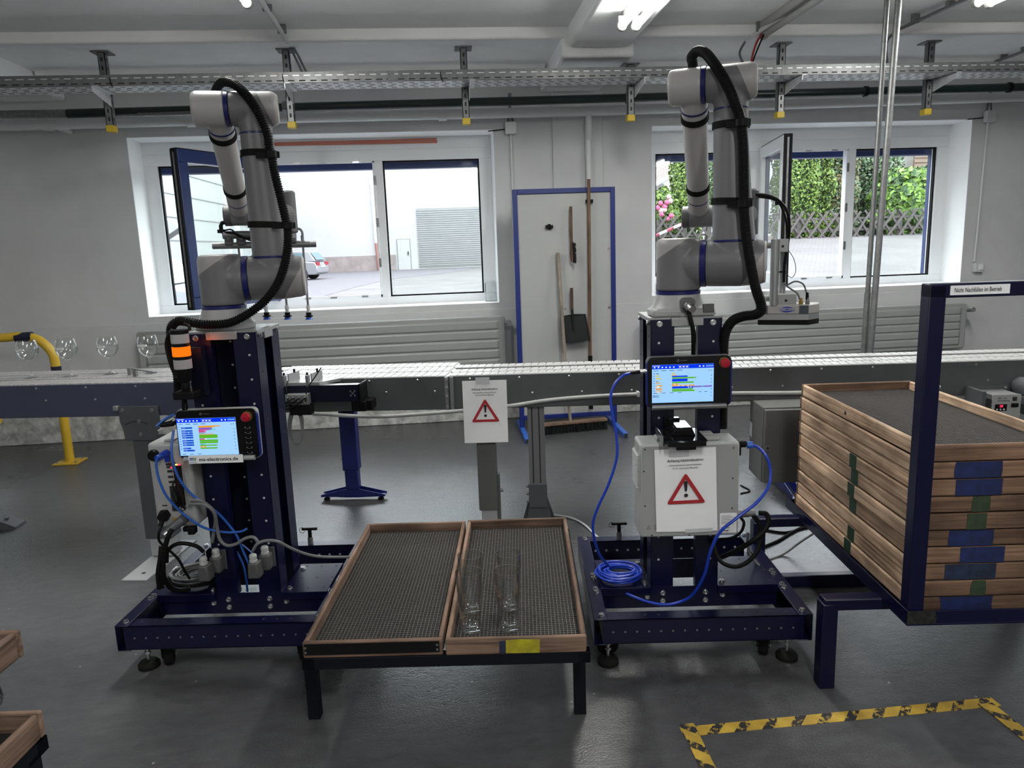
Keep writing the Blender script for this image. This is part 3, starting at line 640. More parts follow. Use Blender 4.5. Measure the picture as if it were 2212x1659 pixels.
tB = cart(FB, 'navy steel cart with a tall column carrying the right robot arm', .339, (.046, .222), (.456, .664), False, [(.052, .065, .056, .125, 95), (.655, .07, .585, .10, 160), (.06, .63, .13, .60, 30), (.65, .63, .59, .6, -20)])
# ================================================================ ROBOT ARMS
def two_tone(name, a, b_, planes):
    m = mat(name, b_, .42); nt = m.node_tree; p = nt.nodes['Principled BSDF']; tc = nt.nodes.new('ShaderNodeTexCoord'); last = None
    for (nx, ny, nz, c) in planes:
        d = nt.nodes.new('ShaderNodeVectorMath'); d.operation = 'DOT_PRODUCT'; d.inputs[1].default_value = (nx, ny, nz); nt.links.new(tc.outputs['Object'], d.inputs[0])
        g = nt.nodes.new('ShaderNodeMath'); g.operation = 'GREATER_THAN'; g.inputs[1].default_value = c; nt.links.new(d.outputs['Value'], g.inputs[0])
        if last is not None:
            q = nt.nodes.new('ShaderNodeMath'); q.operation = 'MAXIMUM'; nt.links.new(last, q.inputs[0]); nt.links.new(g.outputs[0], q.inputs[1]); last = q.outputs[0]
        else: last = g.outputs[0]
    mx = nt.nodes.new('ShaderNodeMix'); mx.data_type = 'RGBA'; nt.links.new(last, mx.inputs['Factor']); mx.inputs['A'].default_value = (*b_, 1); mx.inputs['B'].default_value = (*a, 1)
    nt.links.new(mx.outputs['Result'], p.inputs['Base Color'])
CV, GR = (.34, .33, .33), (.14, .14, .148)
two_tone('tone_shoulder', CV, GR, [(-.64, 0, 1, .231)])
two_tone('tone_upper', CV, GR, [(1, 0, -.63, .1464), (1, 0, .436, .521)])
two_tone('tone_wrist', (.13, .13, .135), GR, [(-1, 0, -.25, .0)])
def robot(F, du, dv, deg, wy, wz, label, cable_front):
    o = F.w(du, dv, 1.148); R = Fr(o, F.deg+deg); t = thingF('industrial_robot', label, 'robot arm', R)
    b_ = MB().lathe([(.098, 0), (.100, .004), (.100, .018), (.096, .021), (.088, .034), (.079, .055), (.0735, .07)], n=48)
    b_.build('base', 'robot_white', t, bev=.001)
    br = Fr(F.w(du, dv, 1.148), F.deg)       # details keep the cart's direction
    M = Matrix.Rotation(math.radians(-deg), 4, 'Z')
    if cable_front:
        q = MB(M); q.box(-.103, .103, -.10, .02, .0, .024); q.build('foot_flange', 'robot_white', t, bev=.006)
        q = MB(M); q.rrect(.046, .046, .012, .03, (-.012, -.112, .016)); q.build('connector_plate', 'robot_dark', t, bev=.002); q = MB(M); q.box(.062, .098, -.104, -.09, .012, .04); q.build('cover_plate', 'robot_dark', t, bev=.002)
        q = MB(M); q.cyl((.01, -.10, .04), (.014, -.128, .034), .017).cyl((.014, -.128, .034), (.018, -.145, .028), .014, .012); q.build('cable_gland', 'steel', t)
    MB().lathe([(.0735, .070), (.0752, .071), (.0752, .081), (.0735, .082)], n=48).build('blue_ring', 'robot_blue', t)
    m = MB().lathe([(.0735, .082), (.0735, .238), (.068, .254), (.055, .257)], n=48).tube([(-.02, 0, .170), (.05, 0, .170), (.0775, 0, .170)], [.060, .077, .077], 40)
    m.build('shoulder_housing', 'tone_shoulder', t, remesh=.0035, sm=14)
    MB().tube([(.077, 0, .17), (.0935, 0, .17)], .0785, 48).build('blue_ring', 'robot_blue', t)
    m = MB().tube([(.093, 0, .17), (.20, 0, .17), (.262, 0, .17), (.278, 0, .17)], [.077, .078, .073, .069], 48)
    m.tube([(.180, 0, .17), (.180, 0, .25), (.1715, 0, .39), (.164, 0, .58), (.163, 0, .738)], [.070, .069, .0615, .0545, .054], 44)
    m.tube([(.084, 0, .738), (.10, 0, .738), (.225, 0, .738), (.238, 0, .738)], [.055, .057, .057, .051], 44)
    m.build('upper_arm', 'tone_upper', t, remesh=.0035, sm=12)
    MB().lathe([(.069, 0), (.066, .006), (.05, .007), (.048, .004)], (.277, 0, .17), 44, (1, 0, 0)).build('end_cap', 'robot_cover', t)
    MB().lathe([(.050, 0), (.046, .005), (.034, .006), (.032, .003)], (.237, 0, .738), 40, (1, 0, 0)).build('end_cap', 'robot_cover', t)
    MB().lathe([(.0695, -.004), (.0712, -.003), (.0712, .003), (.0695, .004)], (.180, 0, .242), 44).build('blue_ring', 'robot_blue', t)
    MB().lathe([(.0542, -.003), (.0556, -.002), (.0556, .002), (.0542, .003)], (.163, 0, .657), 44).build('blue_ring', 'robot_blue', t)
    MB().tube([(.0715, 0, .738), (.084, 0, .738)], .0578, 44).build('blue_ring', 'robot_blue', t)
    d = np.array([.034-.045, wy, wz-.738]); L_ = np.linalg.norm(d); d /= L_; E = np.array([.045, 0, .738])
    m = MB().tube([(-.034, 0, .738), (-.022, 0, .738), (.0715, 0, .738)], [.050, .057, .0575], 44).tube([E, E+d*.11, E+d*.30, E+d*(L_-.02)], [.047, .0425, .0405, .0385], 40)
    m.build('forearm', 'robot_cover', t, remesh=.0035, sm=12)
    MB().tube([E+d*.078, E+d*.083], .0465, 40).build('blue_ring', 'robot_blue', t)
    W = np.array([.034, wy, wz])
    m = MB().tube([W+(-.060, 0, 0), W+(-.05, 0, 0), W+(.052, 0, 0)], [.036, .0405, .0405], 40).tube([W, W-d*.09], [.039, .038], 40)
    m.tube([W+(.03, 0, 0), W+(.178, 0, 0)], .034, 36)
    m.build('wrist_housing', 'robot_grey', t, remesh=.003, sm=10)
    MB().tube([W+(-.064, 0, 0), W+(-.060, 0, 0), W+(-.034, 0, 0)], [.034, .0412, .0415], 40).build('wrist_cap', 'robot_dark', t)
    MB().tube([W-d*.088, W-d*.092], .0395, 40).build('blue_ring', 'robot_blue', t)
    V = W+(.178, 0, 0)
    m = MB().tube([V+(0, 0, -.075), V+(0, 0, -.07), V+(0, 0, .085), V+(0, 0, .092)], [.036, .040, .040, .034], 40); m.build('second_wrist', 'robot_dark', t)
    MB().lathe([(.036, 0), (.036, .01), (.033, .012)], V+(0, -.034, .0), 36, (0, -1, 0)).build('end_cap', 'robot_grey', t)
    MB().cyl(V+(0, 0, -.075), V+(0, 0, -.095), .032).build('tool_flange', 'steel_dull', t)
    return t, R, W, d, E
rA, RA, WA, dA, EA = robot(FA, .350, .33, 14, .45, .409, 'white and grey six-axis robot arm on the left cart, orange beacon beside it', False)
rB, RB, WB, dB, EB = robot(FB, .335, .33, -18, .40, .336, 'white and grey six-axis robot arm on the right cart', True)
# ---- protective hoses
def resample(P, step):
    P = np.array(P); s_ = np.r_[0, np.cumsum(np.linalg.norm(np.diff(P, axis=0), axis=1))]; n = int(s_[-1]/step); q = np.linspace(0, s_[-1], n)
    return np.stack([np.interp(q, s_, P[:, k]) for k in range(3)], 1)
def hose(F, nm, label, px, r, pitch, amp, straps, m='black_plastic'):
    P = catmull([F.v(x, y, v) for x, y, v in px], 10); P = resample(P, pitch/4); rr = [r-amp*(1 if (i % 4) in (0, 1) else 0) for i in range(len(P))]
    t = thingF(nm, label, 'hose', F)
    MB().tube(P, rr, 18).build('hose_tube', m, t, ang=20)
    for (c, ax, rad, hp) in straps:
        c = np.array(c, float); ax = np.array(ax, float)/np.linalg.norm(ax)
        q = MB().tube([c-ax*.0105, c+ax*.0105], rad, 40).build('strap', 'black_rubber', t)
        if hp is not None:
            h = F.v(*hp); MB().tube([h-ax*.011, h+ax*.011], r*1.32, 16).bar(h+np.array([-.05, .012, 0]), h+np.array([.026, .004, 0]), .012, .020).build('hose_clamp', 'black_plastic', q)
    return t
hA = [(463, 240, .12), (463, 205, .085), (478, 179, .03), (505, 182, -.02), (531, 204, -.06), (553, 235, -.078), (568, 264, -.080), (578, 293, -.082), (581, 317, -.082), (586, 334, -.082), (594, 377, -.084), (607, 430, -.086), (618, 478, -.09), (621, 489, -.09), (622, 522, -.092), (619, 551, -.095), (611, 585, -.10), (596, 619, -.105), (570, 652, -.11), (531, 681, -.118), (493, 698, -.122), (444, 701, -.122), (408, 696, -.115), (384, 694, -.10), (371, 706, -.085), (369, 728, -.075), (374, 765, -.07), (383, 811, -.068), (385, 850, -.068)]
hose(RA, 'protective_hose', 'thick ribbed black hose looping over the left robot arm', hA, .0155, .0082, .0028,
     [(EA+dA*.115, dA, .0465, None), (EA+dA*.40, dA, .0425, None), ((.163, 0, .592), (0, 0, 1), .0585, (586, 334, -.082)), ((.172, 0, .352), (.05, 0, 1), .0665, (621, 487, -.09))])
hB = [(1497, 160, .07), (1496, 136, .05), (1494, 124, .03), (1506, 111, .0), (1524, 115, -.03), (1543, 138, -.06), (1560, 164, -.075), (1575, 193, -.08), (1587, 222, -.082), (1597, 249, -.082), (1602, 280, -.082), (1605, 321, -.083), (1606, 369, -.085), (1607, 417, -.088), (1607, 450, -.09), (1611, 499, -.094), (1616, 537, -.10), (1623, 579, -.105), (1633, 624, -.11), (1642, 651, -.11), (1645, 668, -.11), (1633, 679, -.108), (1606, 683, -.10), (1583, 693, -.09), (1569, 713, -.08), (1564, 736, -.07), (1563, 765, -.06), (1562, 840, -.05), (1561, 925, -.05)]
hose(RB, 'protective_hose', 'thick smooth black hose looping over the right robot arm', hB, .0165, .0042, .0011,
     [(EB+dB*.115, dB, .0465, None), (EB+dB*.42, dB, .0425, None), ((.164, 0, .608), (0, 0, 1), .059, (1603, 265, -.082)), ((.172, 0, .368), (.05, 0, 1), .067, (1607, 440, -.09))])
# ---- left gripper: tube frame with suction cups
F = RA; y0 = WA[1]
def q_(x, y, dy=0.0): return F.v(x, y, y0+dy)
t = thingF('suction_gripper', 'grey tube frame with blue-lipped suction cups hanging from the left robot', 'gripper', F)
MB().tube([q_(459, 531), q_(670, 527)], .0135, 24).build('cross_tube', 'alu_dark', t)
MB().tube([q_(600, 529, .07), q_(683, 527, .07)], .0135, 24).build('cross_tube', 'alu_dark', t)
a = q_(481, 508, -.02); MB().tube([a, a+np.array([.17, .05, .0])], .0155, 24).build('side_tube', 'alu_dark', t)
c = WA+(.178, 0, 0)
MB().box(c[0]-.05, c[0]+.03, c[1]-.03, c[1]+.03, c[2]-.115, c[2]-.094).box(c[0]-.06, c[0]-.02, c[1]-.02, c[1]+.07, c[2]-.15, c[2]-.115).build('mounting_plate', 'robot_dark', t, bev=.003)
for x in (495, 522):
    a = q_(x, 519, -.0); MB().box(a[0]-.016, a[0]+.016, a[1]-.022, a[1]+.022, a[2]-.022, a[2]+.022).cyl(a+(0, -.03, .006), a+(0, .03, .006), .012).build('tube_clamp', 'robot_dark', t, bev=.006)
a = q_(478, 497, -.02); MB().tube([a+(.0, 0, -.012), a+(0, 0, .016), a+(.006, 0, .028), a+(.025, 0, .03)], .008, 12).box(a[0]-.014, a[0]+.014, a[1]-.01, a[1]+.01, a[2]-.012, a[2]+.002).build('elbow_fitting', 'black_plastic', t)
MB().tube([a+(0, 0, -.005), a+(.04, -.01, -.0), a+(.07, -.01, -.03), a+(.16, .02, -.04)], .003, 8, smooth=6).tube([a+(.0, 0, -.01), a+(.05, -.015, -.015), a+(.11, -.0, -.045), a+(.17, .02, -.05)], .004, 8, smooth=6).build('air_line', 'cable_black', t)
for i, x in enumerate((531, 577, 622, 668)):
    b_ = q_(x, 690)
    m = MB().cyl(b_+(0, 0, .06), (b_[0], b_[1], q_(600, 529)[2]), .0045, n=12).cyl(b_+(0, 0, .14), b_+(0, 0, .17), .0062, n=12).cyl((b_[0], b_[1], q_(600, 529)[2]+.01), (b_[0], b_[1], q_(600, 529)[2]+.035), .006, n=12)
    m = m.build('suction_rod', 'alu_dark', t)
    MB().cyl(b_+(0, 0, .028), b_+(0, 0, .06), .0078, n=16).cyl(b_+(0, 0, .048), b_+(0, 0, .052), .0105, n=6).build('fitting', 'pipe_white', m)
    MB().cyl(b_+(0, 0, .014), b_+(0, 0, .030), .011, n=20).cyl(b_+(0, 0, .012), b_+(0, 0, .017), .017, n=20).build('cup_holder', 'black_plastic', m)
    MB().lathe([(.009, .013), (.015, .002), (.0165, 0), (.014, .001), (.007, .009)], b_, 24).build('suction_cup', mat('cup_blue', (.03, .10, .45), .4), m)
a = q_(655, 528, .0); MB().tube([a+(0, 0, .02), a+(0, 0, .05), a+(-.008, 0, .062), a+(-.02, 0, .064)], .0052, 10, smooth=4).build('air_elbow', 'alu_dark', t)
# ---- right gripper: area gripper with maker's oval
F = RB; y0 = WB[1]
t = thingF('area_gripper', 'block-shaped vacuum gripper with a blue oval badge hanging from the right robot', 'gripper', F)
c = WB+(.178, 0, 0)
MB().box(c[0]-.03, c[0]+.03, c[1]-.03, c[1]+.03, c[2]-.112, c[2]-.094).build('mounting_plate', 'alu_dark', t, bev=.003)
MB().tube([(c[0], c[1], c[2]-.113), q_(1700, 531)], .0115, 20).build('horizontal_tube', 'alu_dark', t)
MB().tube([q_(1675, 517, -.035), q_(1671, 660, -.035)], .0158, 24).build('vertical_tube', 'alu', t)
MB().tube([q_(1692, 530, .02), q_(1689, 640, .02)], .0125, 20).build('vertical_tube', 'alu', t)
MB().tube([q_(1645, 644, .01), q_(1700, 644, .01)], .0115, 20).build('horizontal_tube', 'alu_dark', t)
for (x, y, w_, h_) in ((1693, 530, .016, .024), (1700, 646, .032, .020)):
    a = q_(x, y, -.0); MB().box(a[0]-w_, a[0]+w_, a[1]-.035, a[1]+.02, a[2]-h_, a[2]+h_).mat(1).cyl(a+(-.004, -.036, -.003), a+(-.004, -.034, -.003), .005, n=16).build('tube_clamp', ['alu', 'slot_dark'], t, bev=.005)
A0 = q_(1635, 679, -.045); A1 = q_(1755, 658, -.045); A2 = q_(1755, 691, -.045); A3 = q_(1755, 702, -.045)
x0, x1, zt, zm, zl, zf = A0[0], A1[0], A1[2], A0[2], A2[2], A3[2]; ya, yb = A0[1], A0[1]+.11
oct_ = lambda e: [(x0+e, ya), (x1-.012, ya), (x1+.028, ya+.06), (x1+.028, yb), (x0+e, yb)]
ob = MB().prism([(p[0], p[1]) for p in oct_(0)], zt-zm, o=(0, 0, zm), ey=(0, 1, 0), en=(0, 0, 1)).build('body', 'robot_cover', t, bev=.004)
for (a, b_) in ((x0-.004, x0+.038), (x1-.045, x1-.0125)): MB().box(a, b_, ya-.0012, ya+.03, zm+.001, zt-.003).build('end_panel', mat('panel_slate', (.045, .055, .07), .45), ob)
xc = (x0+x1)/2+.01; zc = (zt+zm)/2; m = MB().lathe([(.0245, 0), (.0245, .0015)], (0, 0, 0), 40, (0, -1, 0))
m.V = [(p[0]+xc, p[1]+ya-.0002, p[2]*.42+zc) for p in m.V]; m.build('oval_badge', mat('badge_blue', (.01, .02, .35), .4), ob)
MB().box(xc-.027, xc+.027, ya-.0022, ya-.0015, zc-.0052, zc+.0055).build('badge_band', 'robot_cover', ob)
MB().text('SCHMALZ', .0118, (xc, ya-.0026, zc-.0040), bold=.004, center=True, sx=1.02).build('badge_text', 'badge_blue', ob)
MB().prism([(p[0], p[1]) for p in oct_(0)], zm-zl, o=(0, 0, zl), ey=(0, 1, 0), en=(0, 0, 1)).build('base_plate', 'alu', t)
MB().prism([(p[0], p[1]) for p in oct_(.004)], zl-zf, o=(0, 0, zf), ey=(0, 1, 0), en=(0, 0, 1)).build('foam_pad', 'black_rubber', t)
MB().tube([q_(1622, 421, -.02), q_(1650, 421, -.03), q_(1680, 432, -.04), q_(1700, 456, -.04), q_(1705, 490, -.03), q_(1701, 530, -.02), q_(1695, 570, -.02), q_(1693, 610, -.02)], .0055, 10, smooth=6).tube([q_(1622, 423, -.01), q_(1675, 432, -.02), q_(1694, 462, -.02), q_(1700, 500, -.02), q_(1697, 570, -.0)], .0045, 10, smooth=6).build('air_hose', 'cable_black', t)
MB().box(*[float(v) for v in (q_(1679, 438, -.04)[0]-.008, q_(1679, 438, -.04)[0]+.004, y0-.055, y0-.03, q_(1679, 438)[2]-.01, q_(1679, 438)[2]+.006)]).build('cable_tie', 'black_plastic', t)
MB().tube([q_(1693, 612, -.02), q_(1705, 622, -.03), q_(1722, 634, -.03), q_(1731, 655, -.03)], .0035, 8, smooth=6).tube([q_(1700, 616, -.03), q_(1718, 608, -.03), q_(1735, 614, -.03), q_(1743, 635, -.03)], .0032, 8, smooth=6).build('signal_cable', 'cable_grey', t)
for x, y in ((1730, 656), (1744, 655)):
    a = q_(x, y, -.03); MB().cyl((a[0], a[1], zt), (a[0], a[1], zt+.012), .009, n=6).cyl((a[0], a[1], zt+.012), (a[0], a[1], zt+.024), .006, n=16).build('connector', 'brass' if x < 1740 else 'steel', t)
a = q_(1744, 640, -.03); MB().cyl(a+(0, 0, -.012), a+(-.001, 0, .014), .0062, .005, n=16).build('plug', 'black_plastic', t)
MB().tube([q_(1703, 540, -.02), q_(1715, 560, -.02), q_(1719, 585, -.02), q_(1710, 600, -.02), q_(1697, 590, -.02)], .0012, 6, smooth=6).build('thin_wire', 'cable_black', t)
for y in (543, 587): a = q_(1691, y, .02); MB().tube([a+(0, 0, -.003), a+(0, 0, .003)], .0145, 20).build('cable_tie', 'black_plastic', t)
# ================================================================ CONVEYORS
FC0 = Fr((-1.217, 3.405), -9.05); FC1 = Fr((0.005, 3.485), -9.46); FC2 = Fr((0.005, 3.485), -7.28)
def screws(m, F, u0, u1, step, zs, off=0):
    pass
def chain(nm, t, u0, u1, v0, v1, z, pitch, skew, mt):
    m = MB(); u = u0
    while u < u1-pitch:
        a, b_ = u, u+pitch*.90; s_ = skew
        lo = [(a+s_*.0, v0, z-.004), (b_, v0, z-.004), (b_+s_, v1, z-.004), (a+s_, v1, z-.004)]
        hi = [(p[0]+(.0012 if i in (0, 3) else -.0012), p[1]+(.0015 if i < 2 else -.0015), z) for i, p in enumerate(lo)]
        m.hexa(lo, hi); m.box((a+b_)/2-.006+s_*.5, (a+b_)/2+.010+s_*.5, (v0+v1)/2-.009, (v0+v1)/2+.009, z-.001, z+.0006); u += pitch
    m.box(u0, u1, v0+.008, v1-.008, z-.014, z-.0045)
    return m.build(nm, mt, t)
def conveyor(F, label, u0, u1, z, h, lanes, panel, plate, scr, W_=.42):
    t = thingF('conveyor', label, 'conveyor', F)
    m = MB().box(u0, u1, 0, .004, z-h, z-.006).box(u0, u1, 0, .03, z-h, z-h+.003).box(u0, u1, .0, .012, z-.008, z-.004); m.build('front_panel', panel, t, bev=.001)
    MB().box(u0, u1, W_, W_+.004, z-h, z-.006).build('rear_panel', panel, t)
    MB().box(u0, u1, .01, W_, z-.03, z-.015).build('slide_bed', 'alu_dark', t)
    for k, (a, b_) in enumerate(lanes): chain('chain_belt', t, u0, u1, a, b_, z, .0385, .010, plate)
    first = None
    for (off, dz) in scr:
        u = u0+off
        while u < u1-.02:
            if first is None: first = MB().lathe([(.0055, 0), (.0055, .002), (.003, .0045)], (0, 0, 0), 10, (0, -1, 0)).build('screw', 'steel', t); q = first
            else: q = first.copy(); COL.objects.link(q); q.parent = t
            q.location = (u, 0, z-dz); u += .236
    return t
t = conveyor(FC0, 'dark blue-grey conveyor carrying the four balloon glasses', -1.75, .22, .85, .155, [(.006, .13), (.145, .27), (.285, .41)], 'conv_blue', 'chain_grey', [(.137, .018), (.175, .075)], .42)
MB().box(-.35, -.335, .20, .22, .85, .885).box(-.30, -.285, .16, .18, .85, .88).bar((-.31, .18, .885), (-.12, .05, .885), .012, .006).build('guide_bracket', 'alu_dark', t)
ub = FC0.v(297, 915, 0)[0]
def cleg(t, F, uc, w_, z0, ztop, mt, foot=None):
    m = MB().box(uc-w_/2, uc+w_/2, -.012+.0, .045, z0, ztop); return m.build('leg', mt, t, bev=.004)
t_ = t
u1 = FC0.v(255, 880, -.012)[0]; u2 = FC0.v(340, 877, -.012)[0]; zc = .742
poly = [(u1, zc), (u2, zc), (u2, .655), (u2-.02, .60), (u2-.02, .583), (u1+.015, .583), (u1+.01, .64), (u1, .67)]
q = MB().prism([(a, b_) for a, b_ in poly], .010, o=(0, -.014, 0)).mat(1)
q.tube([(u1+.025+.012*k, -.0145, .658+.016*math.sin(math.pi*k/9)) for k in range(10)], .0022, 6)
q.build('tilt_bracket', ['leg_grey', 'slot_dark'], t, bev=.002)
for (a, b_) in ((u1+.02, zc-.018), (u2-.028, zc-.02), ((u1+u2)/2, .672), ((u1+u2)/2, .612)): bolt(t, (a, -.014, b_), (0, -1, 0), .0075, .006, 'bolt', 'alu_dark')
la, lb = FC0.v(285, 950, 0)[0], FC0.v(345, 950, 0)[0]
MB().box(la+.005, lb, -.004, .09, .10, .585).build('leg', 'leg_grey', t, bev=.003)
MB().box(la+.018, lb-.004, .004, .082, .012, .30).build('leg_tube', 'leg_light', t, bev=.003)
for z in (.20, .34): bolt(t, (la+.005, .04, z), (-1, 0, 0), .007, .010)
p = [FC0.z(*c, .006) for c in ((262, 1253), (315, 1253), (425, 1166), (372, 1166))]
MB().hexa([(a[0], a[1], 0) for a in p], [(a[0], a[1], .006) for a in p]).mat(1).cyl((p[0][0]*.45+p[1][0]*.45+p[2][0]*.1, p[0][1]+.07, .0055), (p[0][0]*.45+p[1][0]*.45+p[2][0]*.1, p[0][1]+.07, .0066), .009).cyl((p[3][0]*.5+p[2][0]*.5, p[2][1]-.05, .0055), (p[3][0]*.5+p[2][0]*.5, p[2][1]-.05, .0066), .009).build('foot_plate', ['leg_light', 'slot_dark'], t, bev=.001)
a = FC0.v(251, 882, -.01); MB().box(a[0]-.012, a[0]+.012, -.02, 0, a[2]-.012, a[2]+.012).build('corner_fitting', 'alu', t, bev=.003)
t = conveyor(FC1, 'grey conveyor section with the clamping fixture in front of it', -.98, .0, .80, .165, [(.006, .13), (.145, .27), (.285, .41)], 'conv_grey', 'chain_plate', [(.12, .018), (.20, .075)])
MB().box(-.022, -.004, -.012, .004, .622, .795).build('joint_flange', 'alu_dark', t, bev=.002)
for z in (.65, .70, .745, .785): bolt(t, (-.013, -.012, z), (0, -1, 0), .006, .004)
t = conveyor(FC2, 'long grey conveyor running to the right edge behind the right robot', .0, 4.3, .80, .165, [(.006, .088), (.10, .182), (.235, .318)], 'conv_grey', 'chain_plate', [(.10, .018), (.16, .095)], .33)
MB().box(.002, .02, -.012, .004, .622, .795).build('joint_flange', 'alu_dark', t, bev=.002)
a, b_ = FC2.v(1029, 957, 0), FC2.v(1070, 957, 0)
m = MB().box(a[0], b_[0], .0, .085, .12, .635).box(b_[0]-.01, b_[0]+.012, .02, .07, .0, .30); m.build('leg', 'cabinet_grey', t, bev=.002)
MB().box(a[0]+.01, b_[0]-.005, .01, .075, .0, .13).build('leg_tube', 'leg_light', t)
bolt(t, (b_[0]+.012, .04, .21), (1, 0, 0), .008, .016, 'clamp_screw', 'alu_dark')
ua, ub_ = .368, .450; m = MB()
m.box(ua, ub_, .03, .11, .19, .635).mat(1)
for q in (.018, .052): m.box(ua+q, ua+q+.006, .0292, .0305, .19, .635)
m.build('profile_leg', ['alu_dark', 'slot_dark'], t, bev=.001)
m = MB().box(ua-.004, ub_+.004, .02, .12, .12, .245).prism([(ua-.03, 0), (ua+.01, 0), (ua+.02, .05), (ub_-.02, .05), (ub_-.01, 0), (ub_+.03, 0), (ub_+.004, .13), (ua-.004, .13)], .02, o=(0, .03, 0))
m.prism([(ua-.05, 0), (ua+.0, 0), (ua+.02, .06), (ub_-.02, .06), (ub_, 0), (ub_+.05, 0), (ub_+.004, .15), (ua-.004, .15)], .014, o=(0, .10, 0)); m.build('cast_foot', 'leg_grey', t, bev=.004)
for z in (.225, .185, .145): bolt(t, (ua-.004, .05, z), (-1, 0, 0), .007, .014, 'bolt', 'alu_dark')
MB().box(2.0, 2.06, .05, .11, 0, .635).build('leg', 'cabinet_grey', t); MB().box(3.6, 3.66, .05, .11, 0, .635).build('leg', 'cabinet_grey', t)
P = [FC1.v(675, 893, -.02), FC1.v(800, 900, -.022), FC1.v(900, 895, -.022), FC1.v(1000, 887, -.016)]
W1 = [FC1.w(*p) for p in P]+[FC2.w(*FC2.v(x, y, v)) for x, y, v in ((1100, 877, -.016), (1180, 865, -.016), (1270, 857, -.016), (1390, 851, -.016), (1500, 850, -.016), (1640, 849, -.016), (1740, 848, -.016), (1900, 843, -.016), (2030, 836, -.016))]
t = thing('conduit_hose', 'pale grey flexible conduit slung along the conveyor front', 'conduit', tuple(float(v) for v in W1[0]))
MB().tube(W1, .0095, 12, smooth=6).build('tube', mat('conduit_pale', (.34, .35, .34), .45), t, world=True)
for p in (W1[7]+(W1[6]-W1[7])*.1,): MB().box(p[0]-.006, p[0]+.006, p[1]-.012, p[1]+.02, p[2]-.012, p[2]+.014).build('clip', 'pipe_white', t, world=True, bev=.002)
# ---- balloon glasses on the left conveyor
def lathe_shell(outer, inner): return outer+inner[::-1]
def balloon(label, p, first=None):
    if first is not None: return dup(first, p, rnd.uniform(-6, 6), label)
    t = thing('balloon_glass', label, 'wine glass', p, 0, 'balloon glasses on the conveyor')
    o_ = [(.0005, 0), (.030, 0), (.033, .0006), (.033, .0016), (.020, .004), (.008, .009), (.0042, .018), (.0036, .04), (.0036, .072), (.006, .080), (.018, .086), (.034, .099), (.0455, .118), (.0485, .136), (.046, .155), (.0385, .182)]
    i_ = [(.0005, .0835), (.017, .0878), (.033, .1003), (.0443, .119), (.0473, .136), (.0448, .155), (.0373, .182)]
    MB().lathe(o_+i_[::-1], n=48).build('glass_body', 'drink_glass', t, ang=60)
    m = MB(); R_ = .0489
    def wrap(mb, cz):
        out = []
        for (x, y, z) in mb.V:
            r = float(np.interp(z, [.118, .136, .155, .182], [.0459, .0489, .0464, .0389])); a = x/.048-1.57-.35; out.append((r*math.cos(a), r*math.sin(a), z))
        mb.V = out; return mb
    m.text('DUCHESSA', .0155, (0, 0, .136), bold=.01, center=True, sx=.72); m.text('APERITIVO', .0062, (0, 0, .127), center=True, sx=1); m.text('BIANCO', .005, (0, 0, .120), center=True)
    m.prism([(-.003, 0), (0, .006), (.003, 0)], .0002, o=(0, 0, .150)).prism([(0, 0), (.003, .004), (0, .008), (-.003, .004)], .0002, o=(.026, 0, .138)).prism([(0, 0), (.003, .004), (0, .008), (-.003, .004)], .0002, o=(-.026, 0, .138))
    wrap(m, 0).build('print', emat_like_print(), t)
    return t
def emat_like_print(): return mat('glass_print', (.8, .8, .8), .6)
g0 = None
for x, y, lb in ((68, 819, 'balloon glass on the conveyor, leftmost, in front of the yellow rail'), (152, 816, 'balloon glass on the conveyor, second from left, just right of the yellow post'), (240, 811, 'balloon glass on the conveyor, third from left'), (327, 809, 'balloon glass on the conveyor, rightmost, nearest the orange beacon')):
    p = pz(x, y-3, .8505); r = balloon(lb, (float(p[0]), float(p[1]), .8505), g0); g0 = g0 or r
# ---- linear fixture with pneumatics in front of the conveyor
F = FC1; V = -.14
def f_(x, y, v=V): return F.v(x, y, v)
t = thingF('pneumatic_fixture', 'black profile beam with two pneumatic clamps in front of the conveyor', 'fixture', F)
a, b_ = f_(560, 845), f_(773, 838); z0, z1 = f_(740, 868)[2], f_(740, 832)[2]
m = MB().box(a[0], b_[0], V, V+.045, z0-.0, z1).mat(1); m.box(a[0], b_[0], V+.004, V+.041, z1, z1+.001); m.build('profile_beam', ['navy_dull', 'alu'], t, bev=.002)
e = f_(762, 851); m = MB()
for s1 in (-1, 1):
    for s2 in (-1, 1):
        c = np.array([e[0], V-.001, (z0+z1)/2]); m.bar(c, c+np.array([s1*.012, 0, s2*.012]), .002, .0015, (0, 1, 0)).bar(c+np.array([s1*.012, 0, s2*.006]), c+np.array([s1*.012, 0, s2*.015]), .002, .0015, (0, 1, 0)).bar(c+np.array([s1*.006, 0, s2*.013]), c+np.array([s1*.013, 0, s2*.013]), .002, .0015, (0, 1, 0))
m.build('profile_end', 'alu', t)
a2, b2 = f_(560, 826), f_(712, 823)
m = MB().hexa([(a2[0], V, z1+.002), (f_(690, 828)[0], V, z1+.002), (b2[0]+.02, V+.10, z1+.002), (a2[0], V+.10, z1+.002)], [(a2[0], V, z1+.016), (f_(690, 828)[0], V, z1+.016), (b2[0]+.02, V+.10, z1+.016), (a2[0], V+.10, z1+.016)])
m.mat(1)
for x in (615, 645, 668, 690): c = f_(x, 824, V+.05); m.cyl((c[0], V+.04, z1+.0155), (c[0], V+.04, z1+.0168), .003, n=8)
m.build('slide_plate', ['alu', 'slot_dark'], t)
